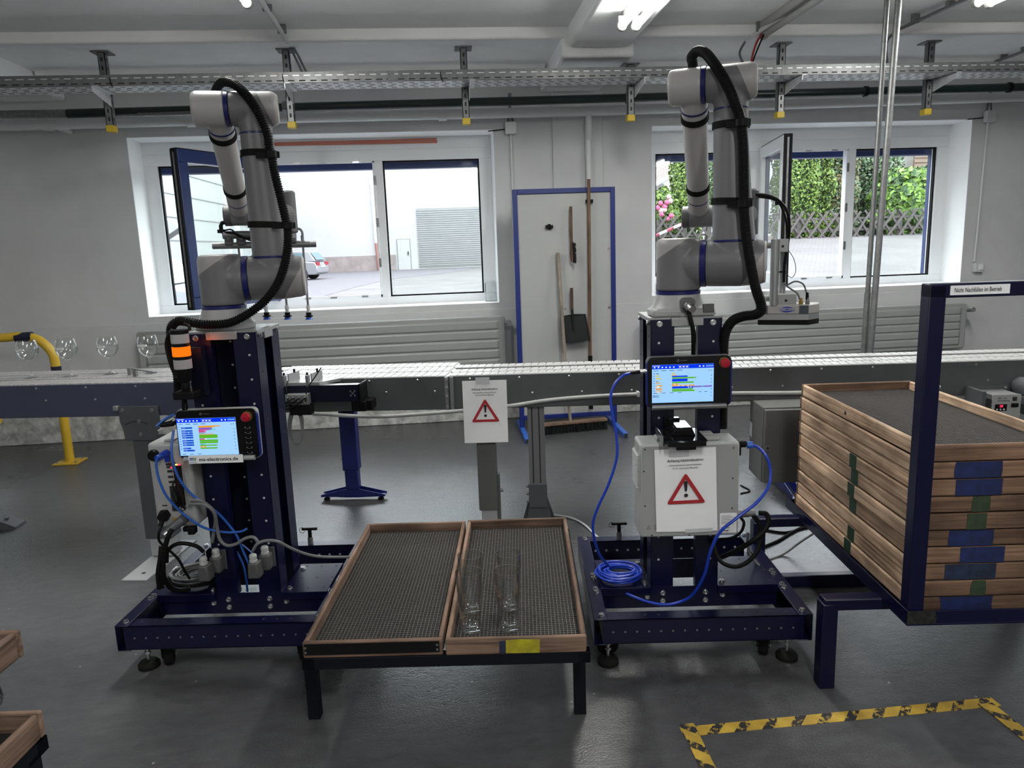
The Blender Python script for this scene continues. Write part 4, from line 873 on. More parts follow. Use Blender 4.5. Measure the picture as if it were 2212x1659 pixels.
for x in (618, 668):
    c = f_(x, 815, V+.03); m = MB().box(c[0]-.010, c[0]+.006, V, V+.025, z1-.01, z1+.05).build('cylinder', 'steel_dull', t, bev=.003)
    MB().hexa([(c[0]+.010, V+.02, z1+.016), (c[0]+.016, V+.02, z1+.016), (c[0]+.040, V+.10, z1+.016), (c[0]+.034, V+.10, z1+.016)], [(c[0]+.010, V+.02, z1+.055), (c[0]+.016, V+.02, z1+.055), (c[0]+.040, V+.10, z1+.058), (c[0]+.034, V+.10, z1+.058)]).build('clamp_plate', 'alu', m)
    MB().cyl((c[0]-.002, V+.01, z1+.05), (c[0]-.002, V+.01, z1+.062), .005, n=10).cyl((c[0]+.03, V+.06, z1+.055), (c[0]+.03, V+.06, z1+.072), .005, n=10).build('air_fitting', 'black_plastic', m)
c = f_(765, 850); m = MB().box(c[0]-.02, c[0]+.05, V+.005, V+.10, f_(760, 890)[2], z0).box(c[0]+.02, c[0]+.075, V+.02, V+.10, f_(790, 888)[2], f_(790, 866)[2]).box(c[0]+.022, c[0]+.032, V+.0, V+.12, f_(790, 888)[2], z1+.004)
m.build('end_bracket', 'black_plastic', t, bev=.004)
p0, p1 = f_(618, 852, V-.03), f_(668, 873, V-.03)
m = MB().box(p0[0], p1[0], V-.045, V, p1[2], p0[2]).mat(1)
for i in range(4):
    for j in range(2): xx = p0[0]+.012+(p1[0]-p0[0]-.024)*i/3; zz = p1[2]+.010+(p0[2]-p1[2]-.022)*j; m.cyl((xx, V-.056, zz), (xx, V-.044, zz), .0045, n=10)
m.build('valve_block', ['alu_dark', 'steel_dull'], t, bev=.001)
m = MB().box(p0[0]+.012, p1[0]+.008, V-.04, V+.01, p1[2]-.05, p1[2]-.001); m.build('valve_terminal', 'black_plastic', t, bev=.003)
m = MB()
for i in range(6):
    a = f_(585, 858+i*3, V-.02); b2 = f_(630+i*6, 868-(i % 2)*8, V-.06); mid = (a+b2)/2+np.array([0, -.02, -.018-.003*i]); m.tube([a, mid, b2], .0028, 8, smooth=6)
m.tube([f_(660, 868, V-.05), f_(664, 840, V-.03), f_(680, 815, V-.01), f_(694, 794, V)], .0028, 8, smooth=6).tube([f_(622, 866, V-.05), f_(618, 840, V-.03), f_(622, 822, V)], .0028, 8, smooth=6).tube([f_(590, 800), f_(610, 792), f_(630, 791)], .0028, 8, smooth=5).tube([f_(592, 808), f_(604, 801), f_(612, 802)], .0028, 8, smooth=5)
m.build('air_tubes', 'cable_black', t)
m = MB()
for i in range(4):
    o_ = i*2.2; m.tube([f_(640-o_, 886, V-.02), f_(627+o_, 892, V-.03), f_(622+o_, 925, V-.03), f_(630+o_, 950+o_, V-.03), f_(645+o_*.6, 961-o_, V-.03), f_(652+o_*.4, 940, V-.03), f_(648+o_, 905, V-.02), f_(641+o_, 890, V-.02)], .0028, 8, smooth=6)
m.build('cable_loops', 'cable_grey', t)
# ---- blue lifting column
a = py(765, 1068, 4.12); F = Fr((a[0], 4.12), -9)
t = thingF('stand_column', 'blue telescopic column on a low T-shaped foot behind the conveyor', 'stand', F)
MB().box(-.045, .045, -.035, .035, .33, .60).build('outer_tube', 'blue_stand', t, bev=.004); MB().box(-.045, .045, -.035, .035, .18, .34).build('middle_tube', 'blue_stand', t, bev=.004)
MB().box(-.037, .037, -.03, .03, .06, .19).build('inner_tube', 'blue_stand', t, bev=.004)
m = MB()
for y in (-.03, .026): m.prism([(-.185, .030), (-.185, .036), (-.04, .07), (.04, .07), (.185, .036), (.185, .026), (.04, .02), (-.04, .02)], .004, o=(0, y, 0))
m.box(-.185, .185, -.03, .03, .024, .03); m.build('foot_beam', 'blue_stand', t, bev=.001)
for x in (-.16, .155): MB().cyl((x, 0, 0), (x, 0, .008), .017).lathe([(.017, .008), (.008, .014), (.005, .032)], (x, 0, 0), 20).build('levelling_foot', 'black_rubber', t)
bolt(t, (-.045, 0, .24), (-1, 0, 0), .007, .012, 'bolt', 'alu_dark')
MB().box(-.02, .05, -.05, .04, .52, .60).build('top_bracket', 'black_plastic', t, bev=.004)
# ---- warning sheets
def sheet(F, label, c4, v, tape):     # c4 = tl,tr,br,bl points in F local (u,z)
    t = thingF('warning_sheet', label, 'sign', F); tl, tr, br, bl = [np.array([p[0], v, p[2]]) for p in c4]
    ex = (tr-tl)/.21; ey = (tl-bl)/.297; o = bl; n = np.array([0, -.0006, 0])
    g = MB(); N_ = 8; P = []
    for j in range(N_+1):
        for i in range(N_+1):
            a, b_ = i/N_, j/N_; p = bl*(1-a)*(1-b_)+br*a*(1-b_)+tl*(1-a)*b_+tr*a*b_; P.append(p+np.array([0, -.0015*math.sin(a*5+b_*3)-.001*math.cos(b_*7), 0]))
    g.add(P, [(j*(N_+1)+i, j*(N_+1)+i+1, (j+1)*(N_+1)+i+1, (j+1)*(N_+1)+i) for j in range(N_) for i in range(N_)]); g.build('sheet', 'paper', t)
    o2 = o+np.array([0, -.0042, 0])
    m = MB()
    m.text('Achtung Inbetriebnahme', .0135, o2+ex*.105+ey*.252, ex, ey, bold=.008, center=True, sx=.92)
    m.text('Sicherheitsfunktionen teilweise deaktiviert.', .0066, o2+ex*.105+ey*.2375, ex, ey, bold=.012, center=True, sx=.98)
    m.text('Nur f\u00fcr unterwiesene Mitarbeiter', .0066, o2+ex*.105+ey*.2265, ex, ey, bold=.012, center=True, sx=.98); m.build('lettering', 'ink', t)
    m = MB(); R_ = [(.105, .212), (.037, .100), (.173, .100)]; r = .0065
    def off(pts, d):   # inset triangle
        c = np.mean(pts, axis=0); return [tuple(c+(np.array(p)-c)*d) for p in pts]
    def rounded(pts, rr):
        out = []
        for i in range(3):
            p = np.array(pts[i]); a = np.array(pts[i-1]); b_ = np.array(pts[(i+1) % 3]); da = (a-p)/np.linalg.norm(a-p); db = (b_-p)/np.linalg.norm(b_-p)
            for k in range(7):
                s_ = k/6; q1 = p+da*rr*(1-s_); q2 = p+db*rr*s_; out.append((1-s_)*((1-s_)*(p+da*rr)+s_*p)+s_*((1-s_)*p+s_*(p+db*rr)))
        return out
    outp, inn = rounded(R_, .012), rounded(off(R_, .68), .001); n_ = len(outp)
    vs = [o2+ex*p[0]+ey*p[1] for p in outp]+[o2+ex*p[0]+ey*p[1] for p in inn]
    m.add(vs, [(i, (i+1) % n_, n_+(i+1) % n_, n_+i) for i in range(n_)]); m.build('red_triangle', 'sign_red', t)
    m = MB(); pl = [(.0985, .178), (.1005, .181), (.105, .182), (.1095, .181), (.1115, .178), (.1085, .146), (.105, .143), (.1015, .146)]
    m.add([o2+ex*p[0]+ey*p[1] for p in pl], [tuple(range(8))]); c = (.105, .130); m.add([o2+ex*(c[0]+.0068*math.cos(k*.3142))+ey*(c[1]+.0068*math.sin(k*.3142)) for k in range(20)], [tuple(range(20))]); m.build('exclamation_mark', 'ink', t)
    for (x0, x1, y0, y1) in tape: MB().add([o+ex*p+ey*q+np.array([0, -.003, 0]) for p, q in ((x0, y0), (x1, y0), (x1, y1), (x0, y1))], [(0, 1, 2, 3)]).build('adhesive_tape', 'tape_clear', t)
    return t
v = -.030
sheet(FC2, 'warning sheet with a red triangle taped to the conveyor side', [FC2.v(*c, v) for c in ((998, 823), (1094, 820), (1098, 955), (1004, 957))], v, [(.064, .13, .28, .312)])
# ---- grey electrical cabinet under the conveyor
F = FC2; v = -.20; a = F.v(1655, 884, v); b_ = F.v(1655, 1045, v); xr = F.v(1760, 884, v)[0]+.12; ztop = a[2]+.004; zbot = b_[2]
bk = F.z(1590, 869, ztop)
t = thingF('electrical_cabinet', 'grey steel cabinet hung under the conveyor beside the tray stack', 'cabinet', F)
MB().box(a[0]-.008, xr, v+.022, .02, zbot, ztop).build('body', 'cabinet_grey', t, bev=.004)
MB().box(a[0]-.004, xr, v, v+.02, zbot+.002, ztop-.008).build('door', 'cabinet_grey', t, bev=.004)
c = F.v(1658, 968, v); q = MB().box(c[0]-.012, c[0]+.012, v-.003, v, c[2]-.012, c[2]+.012).mat(1).cyl((c[0], v-.0045, c[2]), (c[0], v-.0025, c[2]), .006, n=16).build('lock', ['alu_dark', 'slot_dark'], t)
c = F.u(1622, 925, a[0]-.008); MB().add([(a[0]-.010, c[1]-.03, c[2]-.04), (a[0]-.010, c[1]+.04, c[2]-.03), (a[0]-.010, c[1]+.03, c[2]+.04), (a[0]-.010, c[1]-.03, c[2]+.03)], [(0, 1, 2, 3)]).build('clear_tape_patch', 'tape_clear', t)
m = MB()
for q in (a[0]+.03, xr-.05): m.box(q-.03, q+.03, -.006, -.002, ztop-.005, .66)
m.build('hanging_bracket', 'leg_grey', t)
# blue machine foot under the cabinet
pts = [FC2.z(x, y, .02) for x, y in ((1690, 1044), (1735, 1082))]
F = FC2; t = thingF('machine_foot', 'blue wedge-shaped machine foot under the grey cabinet', 'foot', F)
p = pts[1]; m = MB()
for du in (-.06, .0): m.prism([(0, .035), (0, .055), (.55, .16), (.62, .16), (.62, .03), (.02, .03)], .004, o=(p[0]+du, p[1], 0), ex=(0, 1, 0), en=(1, 0, 0))
m.box(p[0]-.06, p[0]+.004, p[1], p[1]+.62, .028, .033); m.build('foot_beam', 'blue_stand', t)
MB().cyl((p[0]-.028, p[1]+.03, 0), (p[0]-.028, p[1]+.03, .028), .022).build('levelling_foot', 'black_rubber', t)
MB().box(p[0]-.06, p[0]+.004, p[1]+.50, p[1]+.58, .16, .62).build('column', 'blue_stand', t)
# ---- inverter box
F = FC2; v = -.14; a, b_ = F.v(2145, 853, v), F.v(2207, 850, v); zb = a[2]-.12
t = thingF('frequency_inverter', 'small grey inverter box with a red digital readout on the conveyor side', 'inverter', F)
MB().rrect(b_[0]-a[0]+.0, a[2]-zb, .006, .006, (a[0], v, zb)).build('face_plate', 'ctrl_grey', t)
m = MB().box(a[0]+.002, b_[0]-.002, v+.006, -.004, zb+.004, a[2]-.003)
for k in range(5): m.box(a[0]-.0005, a[0]+.004, v+.012, -.006, zb+.02+k*.018, zb+.026+k*.018)
m.build('body', 'alu_dark', t)
w_ = b_[0]-a[0]; zt = a[2]
MB().box(a[0]+w_*.10, a[0]+w_*.52, v-.0015, v+.001, zt-.075, zt-.044).build('display_panel', 'black_gloss', t)
MB().text('129', .014, (a[0]+w_*.25, v-.003, zt-.057), bold=.02, sx=.75).build('digits', 'led_red', t)
MB().text('50Hz - SET', .0085, (a[0]+w_*.18, v-.0015, zt-.020), bold=.01).text('AC-INVERTER', .0085, (a[0]+w_*.18, v-.0015, zt-.031), bold=.01).box(a[0]+w_*.70, a[0]+w_*.85, v-.0015, v, zt-.030, zt-.012).build('lettering', 'ink', t)
MB().box(a[0]+w_*.66, a[0]+w_*.90, v-.008, v, zt-.058, zt-.040).build('rocker_switch', 'black_plastic', t, bev=.002)
m = MB()
for i in range(3): m.lathe([(.0045, 0), (.0035, .002)], (a[0]+w_*(.18+.12*i), v-.0015, zt-.068), 12, (0, -1, 0))
m.build('buttons', 'ctrl_side', t)
MB().box(a[0]-.03, b_[0]+.03, -.009, -.002, zt-.01, zt+.015).box(a[0]-.045, a[0]-.03, -.14, -.002, zt-.15, zt+.015).build('mounting_plate', 'conv_grey', t)
for q in (a[0]-.015, b_[0]+.01): bolt(t, (q, -.009, zt+.004), (0, -1, 0), .005, .004)
a = FC2.v(2196, 835, -.03)
t = thingF('geared_motor', 'dark geared motor at the right edge beside the inverter', 'motor', FC2)
MB().cyl((a[0]+.03, -.10, a[2]), (a[0]+.03, 0, a[2]), .042).box(a[0]+.0, a[0]+.13, -.11, -.01, a[2]-.12, a[2]-.035).build('housing', 'leg_grey', t, bev=.006); bolt(t, (a[0]+.02, -.10, a[2]+.01), (0, -1, 0), .009)
# ================================================================ TOOL BOARD
F = Fr((py(1131, 900, 5.45)[0], 5.45), -.5); v = 0
tl, tr = py(1106, 408, 5.45), py(1328, 405, 5.45); xb0, xb1, zt = tl[0], tr[0], (tl[2]+tr[2])/2
t = thing('tool_board', 'tall white board in a blue steel frame on splayed feet', 'board', ((xb0+xb1)/2, 5.45, 0))
MB().box(xb0+.02, xb1-.02, 5.452, 5.458, .12, zt-.02).build('panel', 'board_white', t, world=True)
m = MB().box(xb0, xb0+.035, 5.44, 5.475, .03, zt).box(xb1-.035, xb1, 5.44, 5.475, .03, zt).box(xb0+.035, xb1-.035, 5.44, 5.475, zt-.035, zt).box(xb0+.035, xb1-.035, 5.44, 5.475, .09, .125); m.build('frame', 'board_blue', t, world=True, bev=.003)
for x in (xb0, xb1-.035):
    f = MB().box(x, x+.035, 5.10, 5.44, .0, .035).box(x, x+.035, 5.475, 5.70, 0, .035).build('foot', mat('board_blue_light', (.03, .12, .5), .4), t, world=True, bev=.003); MB().box(x+.004, x+.031, 5.098, 5.102, .004, .031).build('tube_end', 'slot_dark', f, world=True)
for x, y in ((1121, 543), (1124, 671), (1315, 537), (1316, 664), (1221, 667)):
    c = py(x, y, 5.452); MB().lathe([(.010, 0), (.008, .004)], c, 12, (0, -1, 0)).build('rivet', 'steel', t, world=True)
for x, y in ((1186, 490), (1272, 435)):
    c = py(x, y, 5.45); MB().box(c[0]-.026, c[0]-.006, 5.42, 5.452, c[2]-.012, c[2]+.012).box(c[0]+.006, c[0]+.026, 5.42, 5.452, c[2]-.012, c[2]+.012).box(c[0]-.01, c[0]+.01, 5.44, 5.452, c[2]-.02, c[2]+.02).build('tool_clip', 'black_plastic', t, world=True, bev=.002)
def h(x, y, Y=5.41): return py(x, y, Y)
t = thing('hand_brush', 'wooden hand brush with dark bristles hanging on the board', 'brush', tuple(float(v) for v in h(1237, 570)))
MB().tube([h(1233, 446), h(1233.5, 500), h(1234.5, 520), h(1236, 545), h(1237, 565)], [.010, .012, .010, .017, .014], 12).build('handle', 'wood_z', t, world=True)
R_ = random.Random(5); m = MB()
for i in range(320):
    k = R_.random(); c = h(1235.5+k*2, 525+k*42, 5.40); a = R_.uniform(-.2, 1.2); d = np.array([math.cos(a)*.9, -.6, R_.uniform(-.5, .3)]); d /= np.linalg.norm(d); m.tube([c, c+d*R_.uniform(.022, .034)], [.0022, .0008], 4)
m.build('bristles', 'bristle', t, world=True)
t = thing('dustpan', 'black metal dustpan shovel hanging low on the board', 'dustpan', tuple(float(v) for v in h(1244, 738)))
MB().tube([h(1234.5, 622), h(1235, 645), h(1235.5, 668)], [.011, .012, .011], 12).build('handle', 'wood_z', t, world=True)
c1_, c2_, c3_, c4_ = h(1216, 683, 5.42), h(1264, 679, 5.42), h(1274, 734, 5.38), h(1217, 741, 5.38)
m = MB().add([c1_, c2_, c3_, c4_, c1_+(0, .012, -.0), c2_+(0, .012, 0), c3_+(0, .03, 0), c4_+(0, .03, 0)], [(0, 1, 2, 3), (7, 6, 5, 4)])
m.tube([c4_, c1_, (c1_+c2_)/2+(0, 0, .004), c2_, c3_], .006, 8).tube([c3_, c4_], .003, 6).tube([h(1235.5, 666), h(1237, 684, 5.405), h(1239, 715, 5.385)], [.010, .009, .004], 10); m.build('blade', 'dustpan_black', t, world=True, ang=60)
t = thing('wooden_pole', 'long brown wooden pole clipped to the right of the board', 'pole', tuple(float(v) for v in h(1275, 775)))
MB().tube([h(1271.5, 387), h(1273, 560), h(1275, 800, 5.40), (h(1277, 872, 5.40)[0], 5.40, .16)], .0125, 12).build('shaft', 'wood_z', t, world=True)
a = h(1275, 768, 5.40); MB().tube([a, (a[0], 5.40, .16)], .0165, 12).build('dark_sleeve', 'black_plastic', t, world=True)
t = thing('push_broom', 'broom with a pale handle leaning against the board, dark bristles on the floor', 'broom', (float(pz(1225, 925, .05)[0]), 5.25, 0))
a = pz(1170, 918, .075); b_ = pz(1310, 905, .075); MB().bar(a, b_, .055, .022).build('broom_head', 'wood_x', t, world=True, bev=.004)
m = MB(); R_ = random.Random(8)
for i in range(900):
    k = R_.random(); c = a+(b_-a)*k+np.array([0, R_.uniform(-.024, .024), -.011]); m.tube([c, (c[0]+R_.uniform(-.014, .014), c[1]+R_.uniform(-.02, .02), .001)], [.0022, .0012], 4)
m.build('bristles', 'bristle_dark', t, world=True)
MB().tube([(a+b_)/2*.4+(a*.6+b_*.4)*.6, h(1222, 800, 5.33), h(1205, 546, 5.42)], [.012, .0125, .0135], 12).build('handle', 'wood_pale_z', t, world=True)
# ================================================================ GUARD RAIL
t = thing('guard_rail', 'bent yellow tubular guard rail with black bands behind the glasses', 'guard rail', (-2.72, 5.32, 0))
zt = .90; X1 = py(122, 800, 5.32)[0]
pp = [(-5.0, 5.32, .885), (X1-.30, 5.32, .902), (X1-.20, 5.32, .905), (X1-.09, 5.32, .878), (X1-.015, 5.32, .79), (X1, 5.32, .68), (X1, 5.32, .60)]
MB().tube([pp[0], pp[1]], .030, 20).tube(catmull(pp[1:], 8), .030, 20, cap=True).tube([(X1, 5.32, .60), (X1-.0, 5.32, .0)], .030, 20).tube([(-5.0, 5.32, .30), (X1-.42, 5.32, .33)], .024, 16).build('tube', 'guard_yellow', t, world=True)
u0 = py(36, 737, 5.32)[0]; u1 = py(70, 728, 5.32)[0]
MB().tube([(u0, 5.32, .8985), (u1, 5.32, .9015)], .0335, 24).tube([(X1, 5.32, .69), (X1, 5.32, .55)], .0325, 24).tube([(-5.0, 5.319, .30), (X1-.52, 5.319, .328)], .0247, 16).build('black_band', 'guard_black', t, world=True)
MB().box(X1-.085, X1+.085, 5.24, 5.40, 0, .009).build('foot_plate', 'guard_yellow', t, world=True, bev=.002)
for dx, dy in ((-.06, -.05), (.06, .05), (.06, -.05), (-.06, .05)): q = MB().lathe([(.009, 0), (.009, .008)], (X1+dx, 5.32+dy, .009), 6); q.build('bolt', 'steel', t, world=True)
# ================================================================ CONTROL BOX ON THE RIGHT CART
F = FB; v = .085
TL, TR, BR, BL = F.v(1379, 963, v), F.v(1597, 953, v), F.v(1598, 1156, v), F.v(1386, 1164, v)
x0, x1 = (TL[0]+BL[0])/2, (TR[0]+BR[0])/2; z1, z0 = (TL[2]+TR[2])/2, (BR[2]+BL[2])/2
t = thingF('control_box', 'pale grey robot control box with a warning sheet, hung on the right cart', 'control box', F)
m = MB().box(x0, x1, v+.002, .212, z0, z1); m.build('housing', 'ctrl_side', t, bev=.010, seg=3)
m = MB().rrect(x1-x0-.014, z1-z0-.014, .012, .002, (x0+.007, v, z0+.007)).mat(1)
for x, z in ((.05, .95), (.5, .02), (.93, .94), (.93, .62), (.93, .3), (.04, .72), (.05, .35), (.12, .03), (.88, .05)): m.cyl((x0+(x1-x0)*x, v-.0006, z0+(z1-z0)*z), (x0+(x1-x0)*x, v+.0006, z0+(z1-z0)*z), .0028, n=10)
m.build('front_cover', ['ctrl_grey', 'slot_dark'], t)
m = MB()
for k in range(14): z = z1-.045-k*.0082; m.prism([(0, 0), (.010, .004), (0, .0075)], .10, o=(x0, .095, z), ex=(-1, 0, 0), en=(0, 1, 0))
m.box(x0-.002, x0, .09, .20, z1-.16, z1-.035); m.build('side_louvre', 'ctrl_side', t)
for a_ in ((x0+.06, x0+.10, .12, .17, z1, z1+.012), (x1-.12, x1-.06, .11, .14, z1, z1+.010), (x1-.12, x1-.07, .15, .19, z1, z1+.014)): MB().box(*a_).build('top_fitting', 'ctrl_grey', t, bev=.003)
m = MB().box(x0+.065, x0+.205, .03, .19, z1+.020, z1+.024).box(x0+.065, x0+.069, .03, .19, z1+.008, z1+.04).box(x0+.08, x0+.20, .028, .034, z1+.005, z1+.022).prism([(x0+.10, 0), (x0+.18, 0), (x0+.168, .028), (x0+.118, .028)], .10, o=(0, .09, z1+.024)).box(x0+.115, x0+.178, .07, .085, z1-.018, z1+.02).box(x0+.10, x0+.15, .19, .214, z1+.01, z1+.06); m.build('pendant_bracket', 'black_gloss', t, bev=.003)
c = np.array([x1-.062, v-.0006, z0+.012]); MB().rrect(.055, .068, .003, .0006, c).build('rating_label', 'paper', t)
m = MB()
for k in range(9): m.box(c[0]+.004, c[0]+.045-(k % 3)*.006, c[1]-.0004, c[1], c[2]+.030+k*.0036, c[2]+.031+k*.0036)
for k in range(9): m.box(c[0]+.004+k*.0032, c[0]+.0055+k*.0032, c[1]-.0004, c[1], c[2]+.014, c[2]+.020)
m.box(c[0]+.006, c[0]+.03, c[1]-.0004, c[1], c[2]+.006, c[2]+.009); m.build('label_print', 'ink_grey', t)
m = MB(); a = np.array([x0+.022, v-.0008, z0+.032]); m.tube([a, a+(.014, 0, 0), a+(.007, 0, .012), a], .0006, 6).box(a[0]+.0065, a[0]+.0075, a[1], a[1]+.0005, a[2]+.003, a[2]+.008)
for k in range(5): m.box(a[0]+.024, a[0]+.050, a[1]+.0002, a[1]+.0006, a[2]-.003+k*.0038, a[2]-.0015+k*.0038)
m.build('warning_print', 'ink_grey', t)
c = F.v(1610, 959, .13); q = MB().cyl((x1, .13, c[2]), (x1+.03, .13, c[2]), .011, n=20).box(x1, x1+.012, .115, .145, c[2]-.035, c[2]+.012).build('pendant_socket', 'black_plastic', t, bev=.002)
c2_ = F.v(1622, 1108, .16); MB().cyl((x1, .16, c2_[2]), (x1+.055, .16, c2_[2]), .014, n=20).cyl((x1+.055, .16, c2_[2]), (x1+.075, .16, c2_[2]), .0115, n=16).build('power_connector', 'steel_dull', t)
sheet(FB, 'warning sheet with a red triangle taped to the grey control box', [F.v(*p, v-.004) for p in ((1413, 972), (1546, 965), (1550, 1146), (1418, 1149))], v-.004, [(.05, .118, .27, .305), (.10, .195, -.008, .006)])
# ================================================================ TEACH PENDANTS
def blocks(mbs, rows, X, Z, W_, H_, y):
    pass
def pendant(F, label, TLs, TRs, BLs, v, top_l, bot, right, kind):
    a, b_, c = F.v(*TLs, v), F.v(*TRs, v), F.v(*BLs, v)
    t = thingF('teach_pendant', label, 'tablet', F)
    w_ = b_[0]-a[0]; h_ = a[2]-c[2]; sx0, sz1 = (a[0]+c[0])/2, (a[2]+b_[2])/2; sz0 = sz1-h_
    L_ = F.v(*top_l, v); B_ = F.v(*bot, v); R_ = F.v(*right, v); X0, X1, Z1, Z0 = L_[0], R_[0], L_[2], B_[2]
    MB().rrect(X1-X0, Z1-Z0, .018, .022, (X0, v+.006, Z0)).build('back_shell', 'ctrl_grey' if kind == 'A' else 'robot_dark', t, bev=.004)
    MB().rrect(X1-X0+.004, Z1-Z0-.012, .018, .012, (X0-.002, v+.003, Z0+.004)).build('blue_bumper', mat('bumper_blue', (.004, .016, .16), .35), t, bev=.003)
    MB().rrect(X1-X0-.008, Z1-Z0-.006, .015, .006, (X0+.004, v, Z0+.004)).build('front_frame', 'black_gloss', t, bev=.001)
    MB().tube([(X0+.016, v-.004, Z0+.006), (X1-.018, v-.004, Z0+.006)], .0085, 16).build('handle_bar', 'ctrl_grey' if kind == 'A' else 'alu_dark', t)
    e = v-.0012
    def R(x, y, w2, h2, k): return MB_s[k].box(sx0+w_*x, sx0+w_*(x+w2), e-.0008, e-.0002, sz1-h_*(y+h2), sz1-h_*y)
    keys = ['scr_blue', 'scr_mid', 'scr_green', 'scr_orange', 'scr_pink', 'scr_white', 'scr_teal', 'scr_yellow', 'scr_violet', 'scr_dark']
    MB_s = {k: MB() for k in keys}
    S = MB().box(sx0, sx0+w_, e, v+.001, sz0, sz1).build('screen', 'scr_sky', t)
    R(0, 0, 1, .11, 'scr_blue')
    q = e; e = e-.0006
    for i in range(6): R(.03+.062*i, .05, .022, .03, 'scr_white')
    R(.42, .035, .18, .002, 'scr_white'); R(.42, .095, .18, .002, 'scr_white')
    for i in range(3): R(.44+.055*i, .05, .03, .025, 'scr_white')
    for i in range(2): R(.76+.06*i, .045, .022, .03, 'scr_white')
    R(.87, .03, .12, .012, 'scr_teal'); R(.87, .06, .12, .008, 'scr_white'); R(.01, .02, .12, .01, 'scr_white')
    for i in range(4): R(.02+.13*i, .145, .08, .012, 'scr_mid' if i == 0 else 'scr_dark')
    for i in range(10): R(.025, .21+.066*i, .014, .022, 'scr_mid'); R(.955, .3+.09*(i % 7), .014, .014, 'scr_dark')
    R(.92, .17, .014, .016, 'scr_dark'); R(.955, .17, .014, .016, 'scr_dark')
    if kind == 'A':
        for y in (.23, .31, .37, .43, .49, .57, .63, .69, .78, .84):
            wd_ = .19 if y != .78 else .13; R(.065, y, wd_, .045, 'scr_mid'); R(.075, y+.018, .06, .006, 'scr_white'); R(.15, y+.018, .07, .006, 'scr_dark')
        R(.18, .375, .012, .02, 'scr_white')
        for (x, y, w2, h2, k) in ((.36, .20, .37, .03, 'scr_orange'), (.36, .225, .27, .03, 'scr_orange'), (.365, .25, .22, .045, 'scr_violet'), (.36, .295, .19, .03, 'scr_pink'), (.55, .285, .09, .035, 'scr_teal'), (.60, .292, .022, .02, 'scr_white'), (.36, .325, .12, .03, 'scr_pink'), (.36, .355, .12, .03, 'scr_pink'), (.45, .335, .03, .02, 'scr_white'), (.36, .395, .09, .02, 'scr_teal'), (.36, .42, .25, .02, 'scr_orange'), (.36, .445, .31, .045, 'scr_green'), (.36, .492, .31, .045, 'scr_green'), (.36, .545, .09, .03, 'scr_pink'), (.45, .55, .03, .02, 'scr_white'), (.36, .58, .31, .045, 'scr_green'), (.36, .63, .31, .045, 'scr_green'), (.36, .69, .08, .02, 'scr_teal'), (.36, .715, .29, .03, 'scr_green'), (.36, .75, .10, .035, 'scr_orange'), (.40, .76, .02, .015, 'scr_white'), (.36, .79, .29, .035, 'scr_green')): R(x, y, w2, h2, k)
        for i in range(3): R(.04+.13*i, .955, .06, .010, 'scr_dark')
    else:
        R(.06, .22, .05, .012, 'scr_dark'); R(.06, .27, .055, .035, 'scr_yellow'); R(.06, .34, .09, .035, 'scr_yellow'); R(.06, .43, .04, .01, 'scr_dark')
        for y in (.46, .53, .545, .61, .64, .69): R(.06, y, .10 if y > .5 else .07, .025, 'scr_orange')
        for y in (.545, .575, .70): R(.075, y, .04, .022, 'scr_white')
        for (x, y, w2, h2, k) in ((.32, .22, .045, .035, 'scr_yellow'), (.32, .27, .085, .02, 'scr_orange'), (.325, .295, .25, .035, 'scr_blue'), (.325, .335, .39, .035, 'scr_green'), (.325, .375, .25, .07, 'scr_blue'), (.325, .455, .35, .035, 'scr_green'), (.32, .50, .11, .035, 'scr_orange'), (.32, .54, .37, .03, 'scr_orange'), (.325, .575, .34, .055, 'scr_blue'), (.66, .575, .31, .035, 'scr_violet'), (.80, .575, .04, .035, 'scr_teal'), (.325, .64, .34, .03, 'scr_green'), (.325, .675, .39, .035, 'scr_green')): R(x, y, w2, h2, k)
        for (x, y) in ((.68, .34), (.36, .505), (.42, .545), (.49, .545), (.57, .545), (.58, .59), (.62, .59), (.69, .68)): R(x, y, .022, .022, 'scr_white')
        for i in range(4): R(.03+.13*i, .735, .06, .010, 'scr_dark')
        for i in range(3): R(.01, .80+.022*i, .10, .007, 'scr_dark')
        R(.76, .725, .04, .01, 'scr_dark'); R(.85, .725, .05, .01, 'scr_dark')
    for k in keys:
        if MB_s[k].V: MB_s[k].build('screen_graphics', k, S)
    xb = sx0+w_+(X1-sx0-w_)*.56; zb = sz1+.004-h_*.02
    MB().lathe([(.0175, 0), (.0175, .003)], (xb, v+.001, zb), 28, (0, -1, 0)).build('stop_collar', mat('collar_olive', (.12, .10, .02), .5), t)
    MB().lathe([(.010, 0), (.010, .008), (.0155, .010), (.0155, .016), (.0125, .0195), (.004, .0205)], (xb, v-.002, zb), 28, (0, -1, 0)).build('emergency_stop', 'red_button', t)
    m = MB().lathe([(.0028, 0), (.0028, .0004)], (0, 0, 0), 16); lx = sx0+w_*.42
    m = MB().tube([(lx+.0038*math.cos(k*.3142), v-.0006, (sz1+Z1)/2-.001+.0038*math.sin(k*.3142)) for k in range(20)], .0006, 6, closed=True).bar((lx-.002, v-.0006, (sz1+Z1)/2-.003), (lx+.002, v-.0006, (sz1+Z1)/2+.001), .0008, .0006, (0, 1, 0))
    m.text('DOBOT', .0052, (lx+.008, v-.0008, (sz1+Z1)/2-.0028), sx=1.15); m.build('maker_mark', 'alu_dark', t)
